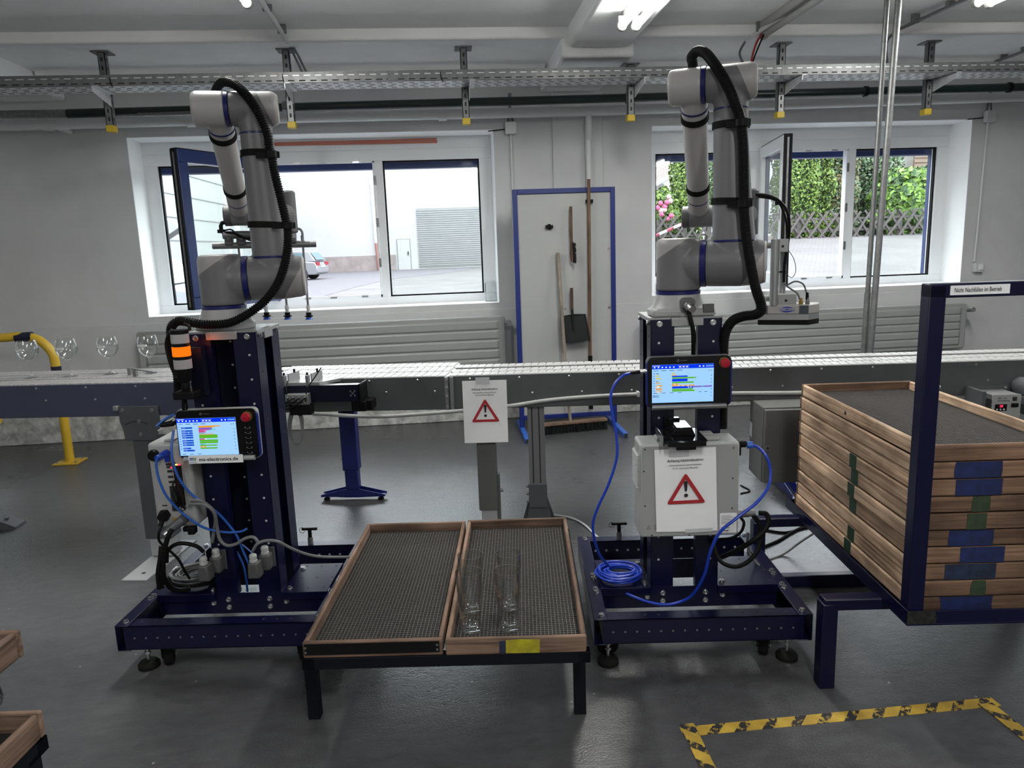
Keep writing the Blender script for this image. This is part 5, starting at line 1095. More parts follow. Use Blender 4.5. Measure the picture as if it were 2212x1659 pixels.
    if kind == 'A':
        m = MB()
        for i in range(6):
            z = sz1-h_*(.28+i*.135)
            for xx in (xb-.010, xb+.006): m.box(xx-.003, xx+.001, v-.0012, v-.0004, z-.0006, z+.0006).box(xx-.001, xx+.001, v-.0012, v-.0004, z-.0018, z-.0006)
            m.box(xb-.009, xb+.006, v-.0012, v-.0006, z-.0045, z-.0041)
        m.build('key_marks', mat('mark_grey', (.3, .3, .3), .5), t)
    MB().box((X0+X1)/2-.03, (X0+X1)/2+.04, v+.026, .215, (Z0+Z1)/2-.03, (Z0+Z1)/2+.03).build('pendant_hook', 'black_plastic', t)
    return t, (X0, X1, Z0, Z1)
tp, bA = pendant(FA, 'teach pendant on the left cart showing green and blue program blocks, name sticker below', (385, 905), (512, 900.5), (386.7, 985), .12, (376, 886), (380, 996), (553, 886), 'A')
a, b_ = FA.v(406.5, 985, .104), FA.v(524, 982.5, .104); c = FA.v(406.5, 1002, .104)
s = MB().box(a[0], b_[0], .104, .106, c[2], a[2]).build('name_sticker', 'paper', tp)
hh = a[2]-c[2]; ww = b_[0]-a[0]
MB().text('ms-electronics.de', hh*.62, (a[0]+ww*.19, .1035, c[2]+hh*.30), bold=.022, sx=1.10).build('sticker_lettering', 'ink', s)
MB().text('m', hh*.72, (a[0]+ww*.012, .1035, c[2]+hh*.40), bold=.03, sx=.95, shear=.2).build('sticker_logo', mat('logo_navy', (.01, .05, .22), .5), s)
MB().text('s', hh*.72, (a[0]+ww*.095, .1033, c[2]+hh*.40), bold=.03, sx=1.0, shear=.2).build('sticker_logo', mat('logo_green', (.08, .25, .05), .5), s)
MB().text('electronics', hh*.20, (a[0]+ww*.01, .1035, c[2]+hh*.12), bold=.02, sx=1.05).build('sticker_lettering', 'logo_navy', s)
tq, bB = pendant(FB, 'teach pendant on the right cart above the control box, bright blue screen', (1407, 790), (1540.6, 783.5), (1409.8, 871.7), .12, (1397, 772), (1408, 884), (1582, 772), 'B')
# ================================================================ SIGNAL BEACON (left cart)
F = FA; v = .13; ctop = F.v(388, 713, v); cb = F.v(398, 823, v); xb = (ctop[0]+cb[0])/2
t = thingF('signal_beacon', 'stack light with one glowing orange segment on the left cart', 'beacon', F)
zz = lambda y: F.v(393, y, v)[2]
def seg(nm, ya, yb, r, m, r2=None):
    return MB().lathe([(r*.97, 0), (r, .001), (r2 or r, zz(ya)-zz(yb)-.001), ((r2 or r)*.97, zz(ya)-zz(yb))], (xb, v, zz(yb)), 40).build(nm, m, t)
seg('cap', 712, 721, .0285, 'black_plastic'); seg('clear_segment', 721, 741, .0285, 'beacon_clear'); seg('dark_ring', 741, 748, .0282, 'black_plastic'); seg('orange_segment', 748, 769, .0285, 'beacon_orange')
seg('dark_ring', 769, 776, .0282, 'black_plastic'); seg('clear_segment', 776, 796, .0285, 'beacon_clear'); seg('base_cup', 796, 824, .022, 'black_plastic', .0275); seg('stem', 824, 846, .014, 'black_plastic')
c = F.v(404, 852, v); MB().box(c[0]-.035, c[0]+.035, v-.03, .214, c[2]-.013, c[2]+.013).build('bracket', 'black_plastic', t, bev=.004)
MB().box(c[0]+.0, c[0]+.045, v+.04, .214, c[2]-.015, c[2]+.15).build('bracket', 'navy_dull', t)
l = bpy.data.lights.new('beacon_glow', 'POINT'); l.energy = .05; l.color = (1, .16, .02); l.shadow_soft_size = .03
lo = bpy.data.objects.new('beacon_glow', l); COL.objects.link(lo); lo.parent = t; lo.location = (xb+.045, v+.02, zz(757))
MB().tube([F.v(372, 712, .16), F.v(362, 730, .17), F.v(360, 752, .17), F.v(370, 790, .16), F.v(381, 815, .15)], .006, 10, smooth=6).tube([F.v(398, 700, .17), F.v(408, 704, .15), F.v(410, 712, .14)], .005, 10, smooth=6).build('lead', 'cable_black', t)
MB().tube([F.v(396, 862, .12), F.v(396, 880, .12), F.v(398, 893, .13)], .005, 8).tube([F.v(401, 862, .12), F.v(404, 880, .13), F.v(402, 893, .13)], .004, 8).build('lead', 'cable_black', t)
# ================================================================ CONTROL BOX ON THE LEFT CART
v = .15; TL, BL, BR = F.v(319, 962, v), F.v(343, 1140, v), F.v(420, 1138, v)
x0 = (TL[0]+BL[0])/2-.005; x1 = .252; z1, z0 = TL[2]+.006, BL[2]
t = thingF('control_box', 'white robot control box with cable sockets on the side of the left cart', 'control box', F)
MB().box(x0, x1, v, v+.33, z0, z1).build('housing', 'robot_white', t, bev=.012, seg=3)
def L(x, y): return F.v(x, y, v)
a = L(333, 983); MB().lathe([(.020, 0), (.020, .008), (.016, .014)], (a[0], v, a[2]), 28, (0, -1, 0)).build('round_cap', 'black_plastic', t)
a = L(361, 978); q = MB().cyl((a[0], v, a[2]), (a[0]-.012, v-.05, a[2]-.006), .0125, .0105).build('pendant_plug', 'cable_blue', t)
MB().box(a[0]-.006, a[0]+.008, v-.012, v, a[2]-.030, a[2]).build('latch', 'cable_blue', q)
m = MB()
for i, y in enumerate((1003, 1009, 1018, 1030, 1041)): p = L(364+i*1.6, y); m.box(p[0]-.009, p[0]+.009, v-.001, v+.001, p[2]-.004, p[2]+.004); m.box(p[0]+.013, p[0]+.024, v-.003, v+.001, p[2]-.006, p[2]+.007)
a, b_ = L(366, 1050), L(384, 1104); m.box(a[0], b_[0]+.006, v-.001, v+.001, b_[2], a[2]); m.build('port_labels', 'ink', t)
a, b_ = L(380, 1005), L(398, 1090); m = MB().box(a[0], b_[0]+.006, v-.02, v, b_[2], a[2]); m.build('terminal_block', 'black_plastic', t)
m = MB()
for i in range(16): p = L(383+i*.9, 1010+i*5); m.box(p[0]-.003, p[0]+.012, v-.0215, v-.02, p[2]-.002, p[2]+.001)
m.build('terminal_marks', mat('dull_red', (.06, .012, .02), .6), t)
for i, (x, k) in enumerate(((385, 'led_yellow'), (388, 'led_yellow'), (391, 'led_red'), (394, 'led_red'), (376, 'led_red'))):
    p = L(x, 1000 if i < 4 else 1006); MB().box(p[0]-.0022, p[0]+.0022, v-.022, v-.0195, p[2]-.002, p[2]+.002).build('status_light', k, t)
m = MB(); R_ = random.Random(4)
for i in range(10):
    p = L(388+R_.uniform(-6, 10), 1030+i*6); m.tube([p+(0, -.02, 0), p+(R_.uniform(-.01, .02), -.035, -.02), L(395+R_.uniform(-5, 14), 1085+R_.uniform(0, 12))+(0, -.02, 0)], .0016, 6, smooth=5)
m.build('terminal_wires', 'cable_black', t)
a = L(357, 1112); m = MB(); m.lathe([(.021, 0), (.021, .016), (.015, .03)], (a[0], v, a[2]), 6, (0, -1, 0)).tube([(a[0], v-.02, a[2]-.008), (a[0]-.006, v-.03, a[2]-.03)], .008, 12); m.build('mains_plug', 'black_plastic', t)
p = L(356, 1092); MB().box(p[0]-.009, p[0]+.009, v-.001, v, p[2]-.002, p[2]+.002).build('plug_label', 'ink', t)
a = L(382, 1122); MB().box(a[0]-.012, a[0]+.006, v-.0012, v, a[2]-.006, a[2]+.007).build('hazard_label', mat('label_yellow', (.3, .2, .01), .6), t)
a, b_ = L(398, 1120), L(375, 1138); MB().tube([(a[0], v, a[2]), (a[0], v-.02, a[2]), (b_[0], v-.045, b_[2])], [.018, .017, .013], 20).build('heavy_connector', 'leg_grey', t)
MB().tube([(b_[0], v-.045, b_[2]), (b_[0]-.008, v-.055, b_[2]-.008)], .012, 14).build('gland_nut', 'steel', t)
a = L(417, 1143); MB().box(a[0]-.012, a[0]+.012, v-.02, v+.01, a[2]-.014, a[2]+.012).box(a[0]-.03, a[0]-.012, v-.015, v+.005, a[2]-.004, a[2]+.012).build('cap_plug', 'black_plastic', t, bev=.003)
MB().box(x0+.05, x0+.085, v+.02, v+.12, z1, z1+.006).build('top_foot', 'ctrl_grey', t, bev=.002)
MB().tube([F.v(352, 915, v), F.v(375, 903, v)], .003, 8).tube([F.v(342, 930, v+.05), F.v(366, 918, v), F.v(378, 905, v)], .003, 8).build('white_leads', 'pipe_white', t)
MB().box(*[float(q) for q in (F.v(345, 912, v)[0], F.v(372, 912, v)[0], v, v+.06, F.v(360, 922, v)[2], F.v(360, 908, v)[2])]).cyl(F.v(347, 918, v-.01), F.v(375, 915, v-.01), .009).build('pendant_connector', 'black_plastic', t, bev=.003)
# ================================================================ CABLES AND SOCKETS
def cable(label, F, pts, r, m, n=10, name='cable', k=8):
    P = [F.w(*F.v(*p)) for p in pts]
    o = MB().tube(P, r, n, smooth=k).build(name, m); return tag(o, label, 'cable')
cable('blue cable leaving the white control box and sagging past the column of the left cart', FA, [(348, 984, .09), (339, 992, .09), (338, 1010, .09), (345, 1040, .09), (360, 1072, .10), (385, 1100, .12), (420, 1128, .14), (450, 1143, .17), (490, 1150, .19), (520, 1148, .20), (534, 1142, .212)], .0042, 'cable_blue2')
cable('second blue cable dropping from the left pendant into the cart', FA, [(375, 930, .14), (371, 960, .12), (372, 990, .11), (385, 1030, .11), (410, 1064, .13), (440, 1086, .15), (470, 1108, .18), (495, 1135, .20), (512, 1158, .205), (525, 1190, .208), (538, 1220, .208), (542, 1240, .208)], .0042, 'cable_blue2')
cable('thin blue cable behind the left pendant, curving left', FA, [(376, 895, .16), (355, 906, .14), (338, 921, .13)], .004, 'cable_blue2')
cable('grey cable pair arching from the control box down to the left grey socket', FA, [(412, 1080, .13), (435, 1083, .14), (458, 1100, .16), (466, 1120, .18), (462, 1150, .19), (458, 1172, .19)], .0065, 'cable_grey')
cable('grey cable looping between the two grey sockets on the left cart', FA, [(410, 1088, .13), (440, 1090, .14), (462, 1106, .15), (469, 1140, .17), (475, 1165, .17), (490, 1178, .17), (510, 1175, .17), (530, 1163, .17), (548, 1161, .17), (560, 1175, .17)], .0060, 'cable_grey')
cable('grey cable running from the right grey socket towards the trays', FA, [(546, 1190, .14), (556, 1175, .14), (575, 1168, .15), (600, 1170, .16), (630, 1185, .20), (665, 1198, .25), (700, 1203, .30), (760, 1203, .36), (790, 1200, .40)], .0055, 'cable_grey')
cable('thick black cable dropping from the white control box into a loop', FA, [(372, 1143, .10), (362, 1162, .09), (354, 1200, .09), (353, 1240, .10), (364, 1265, .12), (385, 1275, .15), (410, 1272, .18)], .0085, 'cable_black')
cable('thin black mains lead from the white control box down to the coil', FA, [(349, 1138, .11), (343, 1152, .10), (345, 1170, .10), (365, 1188, .11), (385, 1208, .12), (400, 1235, .14), (410, 1250, .15)], .0045, 'cable_black')
cable('black cable bow tied above the coil, ending in the left grey socket', FA, [(360, 1215, .11), (362, 1190, .11), (380, 1176, .11), (400, 1174, .12), (425, 1180, .13), (440, 1192, .14)], .0068, 'cable_black')
cable('black cable bundle hanging over the left rail of the left cart', FA, [(348, 1180, .10), (346, 1205, .09), (341, 1240, .085), (344, 1272, .09)], .0075, 'cable_black')
cable('black cable strand beside the hanging bundle on the left cart', FA, [(362, 1190, .11), (352, 1212, .11), (350, 1245, .11), (352, 1270, .11)], .0060, 'cable_black')
t = thingF('cable_coil', 'tangled coil of grey and black cable lying on the left cart', 'cable', FA)
def coil(t, F, c, r0, turns, z, rr, m, sx=1.0, sy=.7, seed=1, dz=.006, nm='coil_turns'):
    R_ = random.Random(seed); P = []
    for i in range(turns*14):
        a = i*2*math.pi/14; k = 1+.12*math.sin(i*.31+seed)+R_.uniform(-.03, .03); P.append((c[0]+r0*sx*k*math.cos(a), c[1]+r0*sy*k*math.sin(a), z+dz*(i/14)+R_.uniform(0, .003)))
    return MB().tube(P, rr, 8, smooth=3).build(nm, m, t)
coil(t, FA, (.145, .32), .085, 6, .208, .0045, 'cable_grey', 1, .9, 2); coil(t, FA, (.135, .33), .066, 5, .212, .004, 'cable_grey', .9, 1, 5, nm='inner_turns'); coil(t, FA, (.15, .325), .098, 3, .21, .005, 'cable_black', .95, .95, 9, nm='black_turns')
MB().tube([(.05, .30, .24), (.06, .33, .25), (.05, .36, .24)], .003, 6).build('cable_tie', 'paper', t)
def socket(label, x, y, v):
    F = FA; a = F.v(x, y, v); t = thingF('industrial_socket', label, 'connector', F)
    MB().box(a[0]+.004, a[0]+.052, .205, .214, a[2]-.03, a[2]+.045).build('wall_plate', 'leg_grey', t, bev=.003)
    MB().box(a[0]+.006, a[0]+.046, .165, .205, a[2]-.028, a[2]+.030).build('rear_housing', mat('plug_grey', (.065, .067, .068), .5), t, bev=.006)
    MB().hexa([(a[0]-.022, .125, a[2]-.040), (a[0]+.022, .125, a[2]-.040), (a[0]+.026, .165, a[2]-.036), (a[0]-.012, .165, a[2]-.036)], [(a[0]-.018, .125, a[2]+.018), (a[0]+.014, .125, a[2]+.018), (a[0]+.022, .165, a[2]+.020), (a[0]-.010, .165, a[2]+.020)]).build('hood', 'plug_grey', t, bev=.006)
    for (dx, dy, z) in ((-.002, .145, .018), (.026, .185, .030)): MB().lathe([(.014, 0), (.014, .007), (.012, .008), (.012, .014), (.0135, .015), (.013, .024), (.009, .028)], (a[0]+dx, dy, a[2]+z), 12).build('cable_gland', 'ctrl_side', t)
    return a
socket('grey industrial plug and socket on the left cart, left of the two', 444, 1228, .15)
socket('grey industrial plug and socket on the left cart, right of the two', 551, 1222, .15)
cable('thin grey-blue cable tails hanging inside the column of the left cart', FA, [(499, 1172, .25), (520, 1175, .25), (545, 1195, .25), (560, 1205, .25)], .003, 'cable_blue2')
cable('blue cable inside the left cart column dropping to the floor frame', FA, [(505, 1180, .26), (525, 1220, .26), (532, 1255, .26), (535, 1278, .26)], .004, 'cable_blue2')
# right cart cables
cable('blue pendant cable hanging from the left side of the right pendant', FB, [(1362, 806, .12), (1345, 812, .11), (1328, 830, .10), (1319, 860, .09), (1325, 905, .08), (1332, 945, .07), (1332, 990, .06), (1315, 1045, .06), (1292, 1095, .07), (1281, 1130, .08), (1284, 1165, .10), (1296, 1200, .14), (1318, 1226, .20)], .0045, 'cable_blue')
P0 = FB.w(*FB.v(1397, 801, .12)); P1 = FB.w(*FB.v(1362, 806, .12))
tag(MB().tube([P0, P0*.6+P1*.4], .0065, 12).mat(1).tube([P0*.6+P1*.4, P1], [.006, .005], 12).build('cable_plug', ['steel', 'black_plastic']), 'silver and black plug on the left edge of the right pendant', 'plug')
cable('blue cable swinging from the control box down across the right cart', FB, [(1622, 962, .13), (1637, 966, .12), (1655, 985, .10), (1664, 1015, .09), (1660, 1050, .07), (1635, 1085, .04), (1590, 1120, .02), (1555, 1150, .02), (1535, 1190, .03), (1522, 1240, .06), (1500, 1280, .10), (1478, 1297, .13), (1440, 1306, .15), (1400, 1300, .17), (1360, 1285, .20), (1330, 1267, .235)], .0052, 'cable_blue')
c = FB.v(1616, 961, .13); tag(MB().cyl(FB.w(c[0]-.004, .13, c[2]), FB.w(c[0]+.014, .128, c[2]), .0115).build('cable_plug', 'cable_blue2'), 'blue ribbed plug on the right side of the control box', 'plug')
t = thingF('cable_coil', 'coil of bright blue cable lying on the right cart', 'cable', FB)
cc = FB.z(1335, 1243, .21); coil(t, FB, (cc[0], cc[1]), .070, 5, .209, .0045, 'cable_blue', 1.05, 1.0, 3, .005); coil(t, FB, (cc[0]+.01, cc[1]+.012), .048, 3, .212, .0045, 'cable_blue', 1.1, .8, 7, .006, 'inner_turns')
cable('black cable from the robot base connector down the right column', FB, [(1487, 671, .205), (1492, 690, .195), (1497, 715, .195), (1498, 745, .20), (1497, 790, .22), (1495, 850, .24)], .0072, 'cable_black')
cable('thin safety wire hanging beside the black cable on the right column', FB, [(1474, 664, .19), (1497, 700, .19), (1503, 730, .19), (1499, 760, .19)], .0012, 'cable_black', 6)
cable('thick black cable looping out of the control box connector', FB, [(1640, 1108, .16), (1655, 1110, .16), (1660, 1128, .15), (1648, 1150, .14), (1620, 1172, .14), (1585, 1192, .18), (1555, 1205, .24)], .0085, 'cable_black')
cable('black cable loop hanging under the control box on the right cart', FB, [(1610, 1105, .18), (1632, 1118, .17), (1643, 1145, .16), (1640, 1180, .14), (1620, 1210, .12), (1590, 1224, .12), (1560, 1215, .14), (1545, 1190, .17), (1538, 1165, .20)], .0075, 'cable_black')
cable('second black cable bow below the control box', FB, [(1600, 1118, .18), (1607, 1130, .17), (1600, 1150, .17), (1580, 1162, .18), (1555, 1165, .2)], .005, 'cable_black')
cable('grey cable rising behind the right rail of the right cart', FB, [(1616, 1150, .40), (1615, 1175, .40), (1622, 1200, .38), (1640, 1222, .36)], .0055, 'cable_grey')
def floor_cable(label, pts, r, m): 
    P = [pz(x, y, r+(z if z else 0)) for x, y, z in pts]; return tag(MB().tube(P, r, 8, smooth=8).build('cable', m), label, 'cable')
floor_cable('white cable lying on the floor between the trays and the right cart', [(1195, 1112, 0), (1232, 1118, 0), (1262, 1133, 0), (1285, 1155, 0), (1310, 1175, 0)], .005, 'pipe_white')
floor_cable('black cable snaking on the floor under the tray rack, upper strand', [(1640, 1142, 0), (1690, 1150, 0), (1720, 1145, 0), (1750, 1138, 0), (1790, 1136, 0)], .005, 'cable_black')
floor_cable('black cable on the floor under the rack, middle strand', [(1640, 1185, 0), (1680, 1168, 0), (1710, 1150, 0), (1745, 1135, 0), (1800, 1132, 0)], .006, 'cable_black')
floor_cable('shiny grey cable on the floor under the rack, reaching up to the rack beam', [(1640, 1215, 0), (1690, 1198, 0), (1730, 1170, .05), (1780, 1138, .12)], .005, 'cable_grey')
floor_cable('thin black cable loop on the floor by the blue machine foot', [(1600, 1048, 0), (1620, 1060, 0), (1600, 1066, 0)], .004, 'cable_black')
cable('black lead looping down beside the grey cabinet', FC2, [(1738, 1045, -.1), (1730, 1075, -.15), (1722, 1098, -.2), (1728, 1105, -.22), (1738, 1090, -.2), (1740, 1050, -.12)], .003, 'cable_black', 8)
cable('grey lead from the grey cabinet to the machine foot', FC2, [(1704, 1045, -.1), (1712, 1062, -.12), (1722, 1080, -.15), (1738, 1095, -.2)], .003, 'cable_grey', 8)
# ================================================================ TRAYS ON THE BENCH
def tray(label, W_, D_, H_, F, wx, wy, group=None, cap=0.0, meshy=True, thick=.014, floor_z=.014):
    t = thingF('wooden_tray', label, 'tray', F, group)
    MB().box(0, W_, 0, thick, 0, H_).build('front_board', wx, t, bev=.004)
    MB().box(0, W_, D_-thick, D_, 0, H_).build('rear_board', wx, t, bev=.004)
    for a, b_ in ((0, thick), (W_-thick, W_)): MB().box(a, b_, thick*.98, D_-thick*.98, 0, H_).build('side_board', wy, t, bev=.006)
    MB().box(thick*.9, W_-thick*.9, thick*.9, D_-thick*.9, floor_z-.008, floor_z).build('bottom_board', 'mesh_cloth', t)
    if meshy:
        m = MB(); p = .0108; z = floor_z+.0016; n = int((W_-2*thick)/p)
        for i in range(n+1): x = thick+(W_-2*thick)*i/n; m.box(x-.0009, x+.0009, thick, D_-thick, z, z+.0016)
        n = int((D_-2*thick)/p)
        for i in range(n+1): y = thick+(D_-2*thick)*i/n; m.box(thick, W_-thick, y-.0009, y+.0009, z-.0010, z+.0006)
        m.build('wire_mesh', 'mesh_wire', t)
    return t
FE = Fr((-.444, 1.946, .280), -6)
t1 = tray('wooden mesh tray on the bench, left one with a black front face', .393, .90, .050, FE, 'wood_x', 'wood_y')
MB().box(.006, .384, -.003, 0, .012, .044).build('black_front_plate', 'board_black', t1)
for x, z in ((.009, .034), (.009, .020), (.378, .034), (.378, .020)): MB().lathe([(.0035, 0), (.003, .002)], (x, -.003, z), 10, (0, -1, 0)).build('screw', 'steel_dull', t1)
o2 = FE.w(.401, -.004, 0); FE2 = Fr(o2, -6)
t2 = tray('wooden mesh tray on the bench, right one holding the four beer glasses', .393, .912, .050, FE2, 'wood_x', 'wood_y')
MB().prism([(.168, .004), (.262, .003), (.264, .043), (.21, .045), (.169, .043)], -.0012, o=(0, 0, 0)).build('yellow_paint', 'paint_yellow', t2); MB().prism([(.150, .004), (.169, .004), (.169, .042), (.152, .040)], -.001).build('blue_paint', 'paint_blue_dark', t2)
FK = Fr((FE.o[0], FE.o[1], 0), -6)
t = thingF('steel_bench', 'low dark steel bench under the two wooden mesh trays', 'bench', FK)
MB().box(-.006, .805, .0, .03, .245, .279).box(-.006, .805, .88, .91, .245, .279).box(-.006, .03, .0, .91, .245, .279).box(.77, .805, .0, .91, .245, .279).build('frame', 'bench_steel', t, bev=.002)
la_, lb_ = FK.z(679, 1555, 0), FK.z(1254, 1544, 0)
for x, y in ((la_[0], la_[1]), (lb_[0], lb_[1]), (.012, .84), (.77, .84)): MB().box(x-.018, x+.018, y, y+.036, .0, .25).build('leg', 'bench_steel', t, bev=.002)
# tumblers
def tumbler(label, p, first=None):
    if first is not None: return dup(first, p, 0, label)
    t = thing('beer_glass', label, 'drinking glass', p, 0, 'tall glasses in the right bench tray')
    o_ = [(.0005, 0), (.026, 0), (.0285, .002), (.0290, .008), (.0295, .03), (.033, .09), (.0375, .155), (.0385, .185)]
    i_ = [(.0005, .014), (.020, .0145), (.0265, .020), (.0278, .03), (.0316, .09), (.0362, .155), (.0373, .185)]
    MB().lathe(o_+i_[::-1], n=48).build('glass_body', 'drink_glass', t, ang=60); return t
g1 = None
for x, y, lb in ((1018, 1365, 'tall beer glass in the tray, front left of four'), (1100, 1362, 'tall beer glass in the tray, front right of four'), (1021, 1322, 'tall beer glass in the tray, back left of four'), (1103, 1318, 'tall beer glass in the tray, back right of four')):
    p = pz(x, y-3, .2985); r = tumbler(lb, (float(p[0]), float(p[1]), .2985), g1); g1 = g1 or r
# ================================================================ RACK AND TRAY STACK
D = Fr((1.30, 1.87), -6)
t = thingF('tray_rack', 'navy steel rack with an upright frame carrying the tray stack', 'rack', D)
s_ = .045
MB().box(-.024, .021, -.03, .015, .305, 1.258).build('upright', 'navy', t, bev=.003)
MB().box(-.024, 1.2, -.03, .015, 1.224, 1.262).build('top_bar', 'navy', t, bev=.003)
MB().box(.5, .545, -.03, .015, .305, 1.23).build('upright', 'navy', t, bev=.003) if False else None
m = MB().box(-.026, 1.0, -.034, -.029, .296, .335).box(-.026, -.021, -.034, .95, .296, .335).box(-.026, 1.0, -.034, .95, .29, .296); m.build('tray_frame', 'navy', t, bev=.001)
MB().prism([(-.0265, 0), (.055, 0), (.058, .018), (.05, .040), (-.0265, .040)], -.001, o=(0, -.034, .296)).build('bare_steel_corner', mat('scuffed_steel', (.05, .05, .045), .4, .6, var=.5, vs=60), t)
for yy in (.16, .84):
    MB().box(-.20, .95, yy-.045, yy, .262, .300).build('cross_beam', 'navy', t, bev=.004)
    MB().box(-.205, -.157, yy-.048, yy+.003, .0, .285).build('leg', 'navy', t, bev=.004)
    MB().box(.90, .95, yy-.048, yy+.003, .0, .285).build('leg', 'navy', t, bev=.004)
MB().box(-.15, .90, .80, .838, .0, .05).build('floor_bar', 'navy', t, bev=.003)
a, b_ = D.v(2053, 619, -.03), D.v(2182, 613, -.03)
q = MB().box(a[0], b_[0], -.0315, -.030, 1.231, 1.256).build('notice_label', 'paper', t)
MB().text('Nicht Nachf\u00fcllen im Betrieb', .0165, (a[0]+.010, -.0325, 1.2385), bold=.008, sx=(b_[0]-a[0]-.026)/.196*1.0).build('notice_lettering', 'ink', q)
H10 = .0508; proto = None; paints = {1: ('B', .09, .13), 2: ('B', .09, .13), 3: ('G', .145, .05), 4: ('G', .13, .055), 5: ('B', .09, .125), 6: ('B', .12, .125), 7: ('D', .085, .145), 8: ('G', .16, .04), 9: ('B', .08, .15)}
names = ['topmost tray of the big stack, empty with its mesh showing', 'second tray from the top of the stack, blue paint mark on its front', 'third tray from the top of the stack, blue paint mark on its front', 'fourth tray from the top of the stack, narrow green mark on its front', 'fifth tray from the top of the stack, green mark on its front', 'sixth tray from the top of the stack, worn blue mark on its front', 'fourth tray from the bottom of the stack, blue mark set further right', 'third tray from the bottom of the stack, smeared dark blue mark', 'second tray from the bottom of the stack, narrow green mark', 'lowest tray of the stack, resting in the rack frame']
for k in range(10):
    R_ = random.Random(50+k); z = .308+(9-k)*H10; off = (R_.uniform(-.003, .003), R_.uniform(-.003, .003)) if k else (.004, -.003)
    o = D.w(.010+off[0], .004+off[1], z); FT = Fr(o, -6+R_.uniform(-.25, .25))
    tt = tray(names[k], .435, .93, H10-.0030, FT, 'stackwood_x_shade', 'stackwood_y_lit', 'wooden trays stacked in the rack', meshy=(k == 0))
    if k in paints:
        c, x, w_ = paints[k]; mt = {'B': 'paint_blue', 'G': 'paint_green', 'D': 'paint_blue_dark'}[c]; e = R_.uniform(-.003, .003)
        MB().prism([(x, .001), (x+w_, .001), (x+w_+e, .024), (x+w_, .048), (x+e, .048), (x-e, .02)], -.0012).build('paint_mark', mt, tt)
    if k in (3, 4, 5, 6, 8, 9): MB().box(-.0012, 0, .395+.01*(k % 2), .445+.01*(k % 2), 0, H10-.002).build('green_tape_mark', 'tape_green', tt)
    if k == 0: MB().cyl((-.0006, .52, .022), (.0006, .52, .022), .007, n=14).build('knot_hole', 'slot_dark', tt); 
# ================================================================ FOREGROUND LEFT: tray level with a stemmed glass between
YN = 1.40; c = py(92, 1532, YN); d = py(45, 1358, YN); zl, zu = c[2], d[2]
FG = Fr((c[0]-.40, c[1]-.04-.78, zl-.055), -6); o = FG.w(.0, .0, 0); corner = FG.w(.40, .82, 0); sh = c-np.array([0, 0, .055])-corner
FG = Fr((FG.o+np.array([sh[0], sh[1], 0])), -6)
tray('wooden tray at the lower left edge holding a stemmed glass', .40, .82, .055, FG, 'wood_x', 'wood_y', meshy=False)
FU = Fr(FG.o+np.array([0, 0, zu-zl]), -6); corner = FU.w(.40, .82, .055); FU = Fr(FU.o+(d-corner), -6)
tray('wooden tray balanced above the stemmed glass at the left edge', .40, .82, .055, FU, 'wood_x', 'wood_y', meshy=False)
FGb = Fr((FG.o[0], FG.o[1], 0), -6); t = thingF('steel_stand', 'black steel stand under the wooden trays at the lower left edge', 'bench', FGb)
zb = float(FG.o[2]); MB().box(0, .40, 0, .03, zb-.03, zb-.001).box(0, .40, .79, .82, zb-.03, zb-.001).box(0, .03, 0, .82, zb-.03, zb-.001).box(.37, .40, 0, .82, zb-.03, zb-.001).build('frame', 'bench_steel', t)
for x, y in ((.0, .02), (.365, .02), (.0, .76), (.365, .76)): MB().box(x, x+.035, y, y+.035, 0, zb-.02).build('leg', 'bench_steel', t)
gz = float(zl-.055+.0145); hg = float(zu-.055-gz)-.001; gp = py(12, 1570, 1.30)
def goblet(label, p, h):
    t = thing('stemmed_glass', label, 'wine glass', p, 0, None)
    o_ = [(.0005, 0), (.030, 0), (.032, .001), (.010, .006), (.0045, .015), (.004, .06), (.006, .072), (.018, .082), (.034, .100), (.037, .112), (.031, .145), (.027, h)]
    i_ = [(.0005, .078), (.016, .084), (.0328, .101), (.0358, .112), (.0298, .145), (.0260, h)]
    MB().lathe(o_+i_[::-1], n=48).build('glass_body', 'drink_glass', t, ang=60)
    m = MB().text('CETON', .018, (0, 0, 0), center=True)
    m.V = [((.0375-max(0, (.115+x)-.112)*.12)*math.cos(-y/.036-1.35), (.0375-max(0, (.115+x)-.112)*.12)*math.sin(-y/.036-1.35), .125+x) for (x, y_, y) in m.V]
    m.build('print', 'glass_print', t); return t
goblet('stemmed glass with upright white lettering between the two trays at the left edge', (float(FG.w(.345, .74)[0]), float(FG.w(.345, .74)[1]), gz), hg)
g = goblet('stemmed glass deeper in the tray at the left edge', (float(FG.w(.24, .60)[0]), float(FG.w(.24, .60)[1]), gz), hg)
for (u, v, lb) in ((.08, .74, 'stemmed glass in the far left corner of the foreground tray'), (.33, .30, 'stemmed glass near the front of the foreground tray')):
    p = FG.w(u, v); dup(g, (float(p[0]), float(p[1]), gz), 20, lb)
# dark wedge at the left edge
t = thing('machine_foot', 'dark steel wedge foot poking in at the left edge', 'foot', (-2.42, 3.95, 0))
a = pz(38, 1140, .0); m = MB().prism([(-.6, 0), (0, 0), (0, .012), (-.6, .30)], .10, o=(a[0], a[1]-.02, 0), en=(0, 1, 0)); m.build('gusset', 'leg_grey', t, world=True)
MB().lathe([(.010, 0), (.010, .010)], (a[0]-.06, a[1]+.03, .045), 6).build('bolt', 'steel_dull', t, world=True)
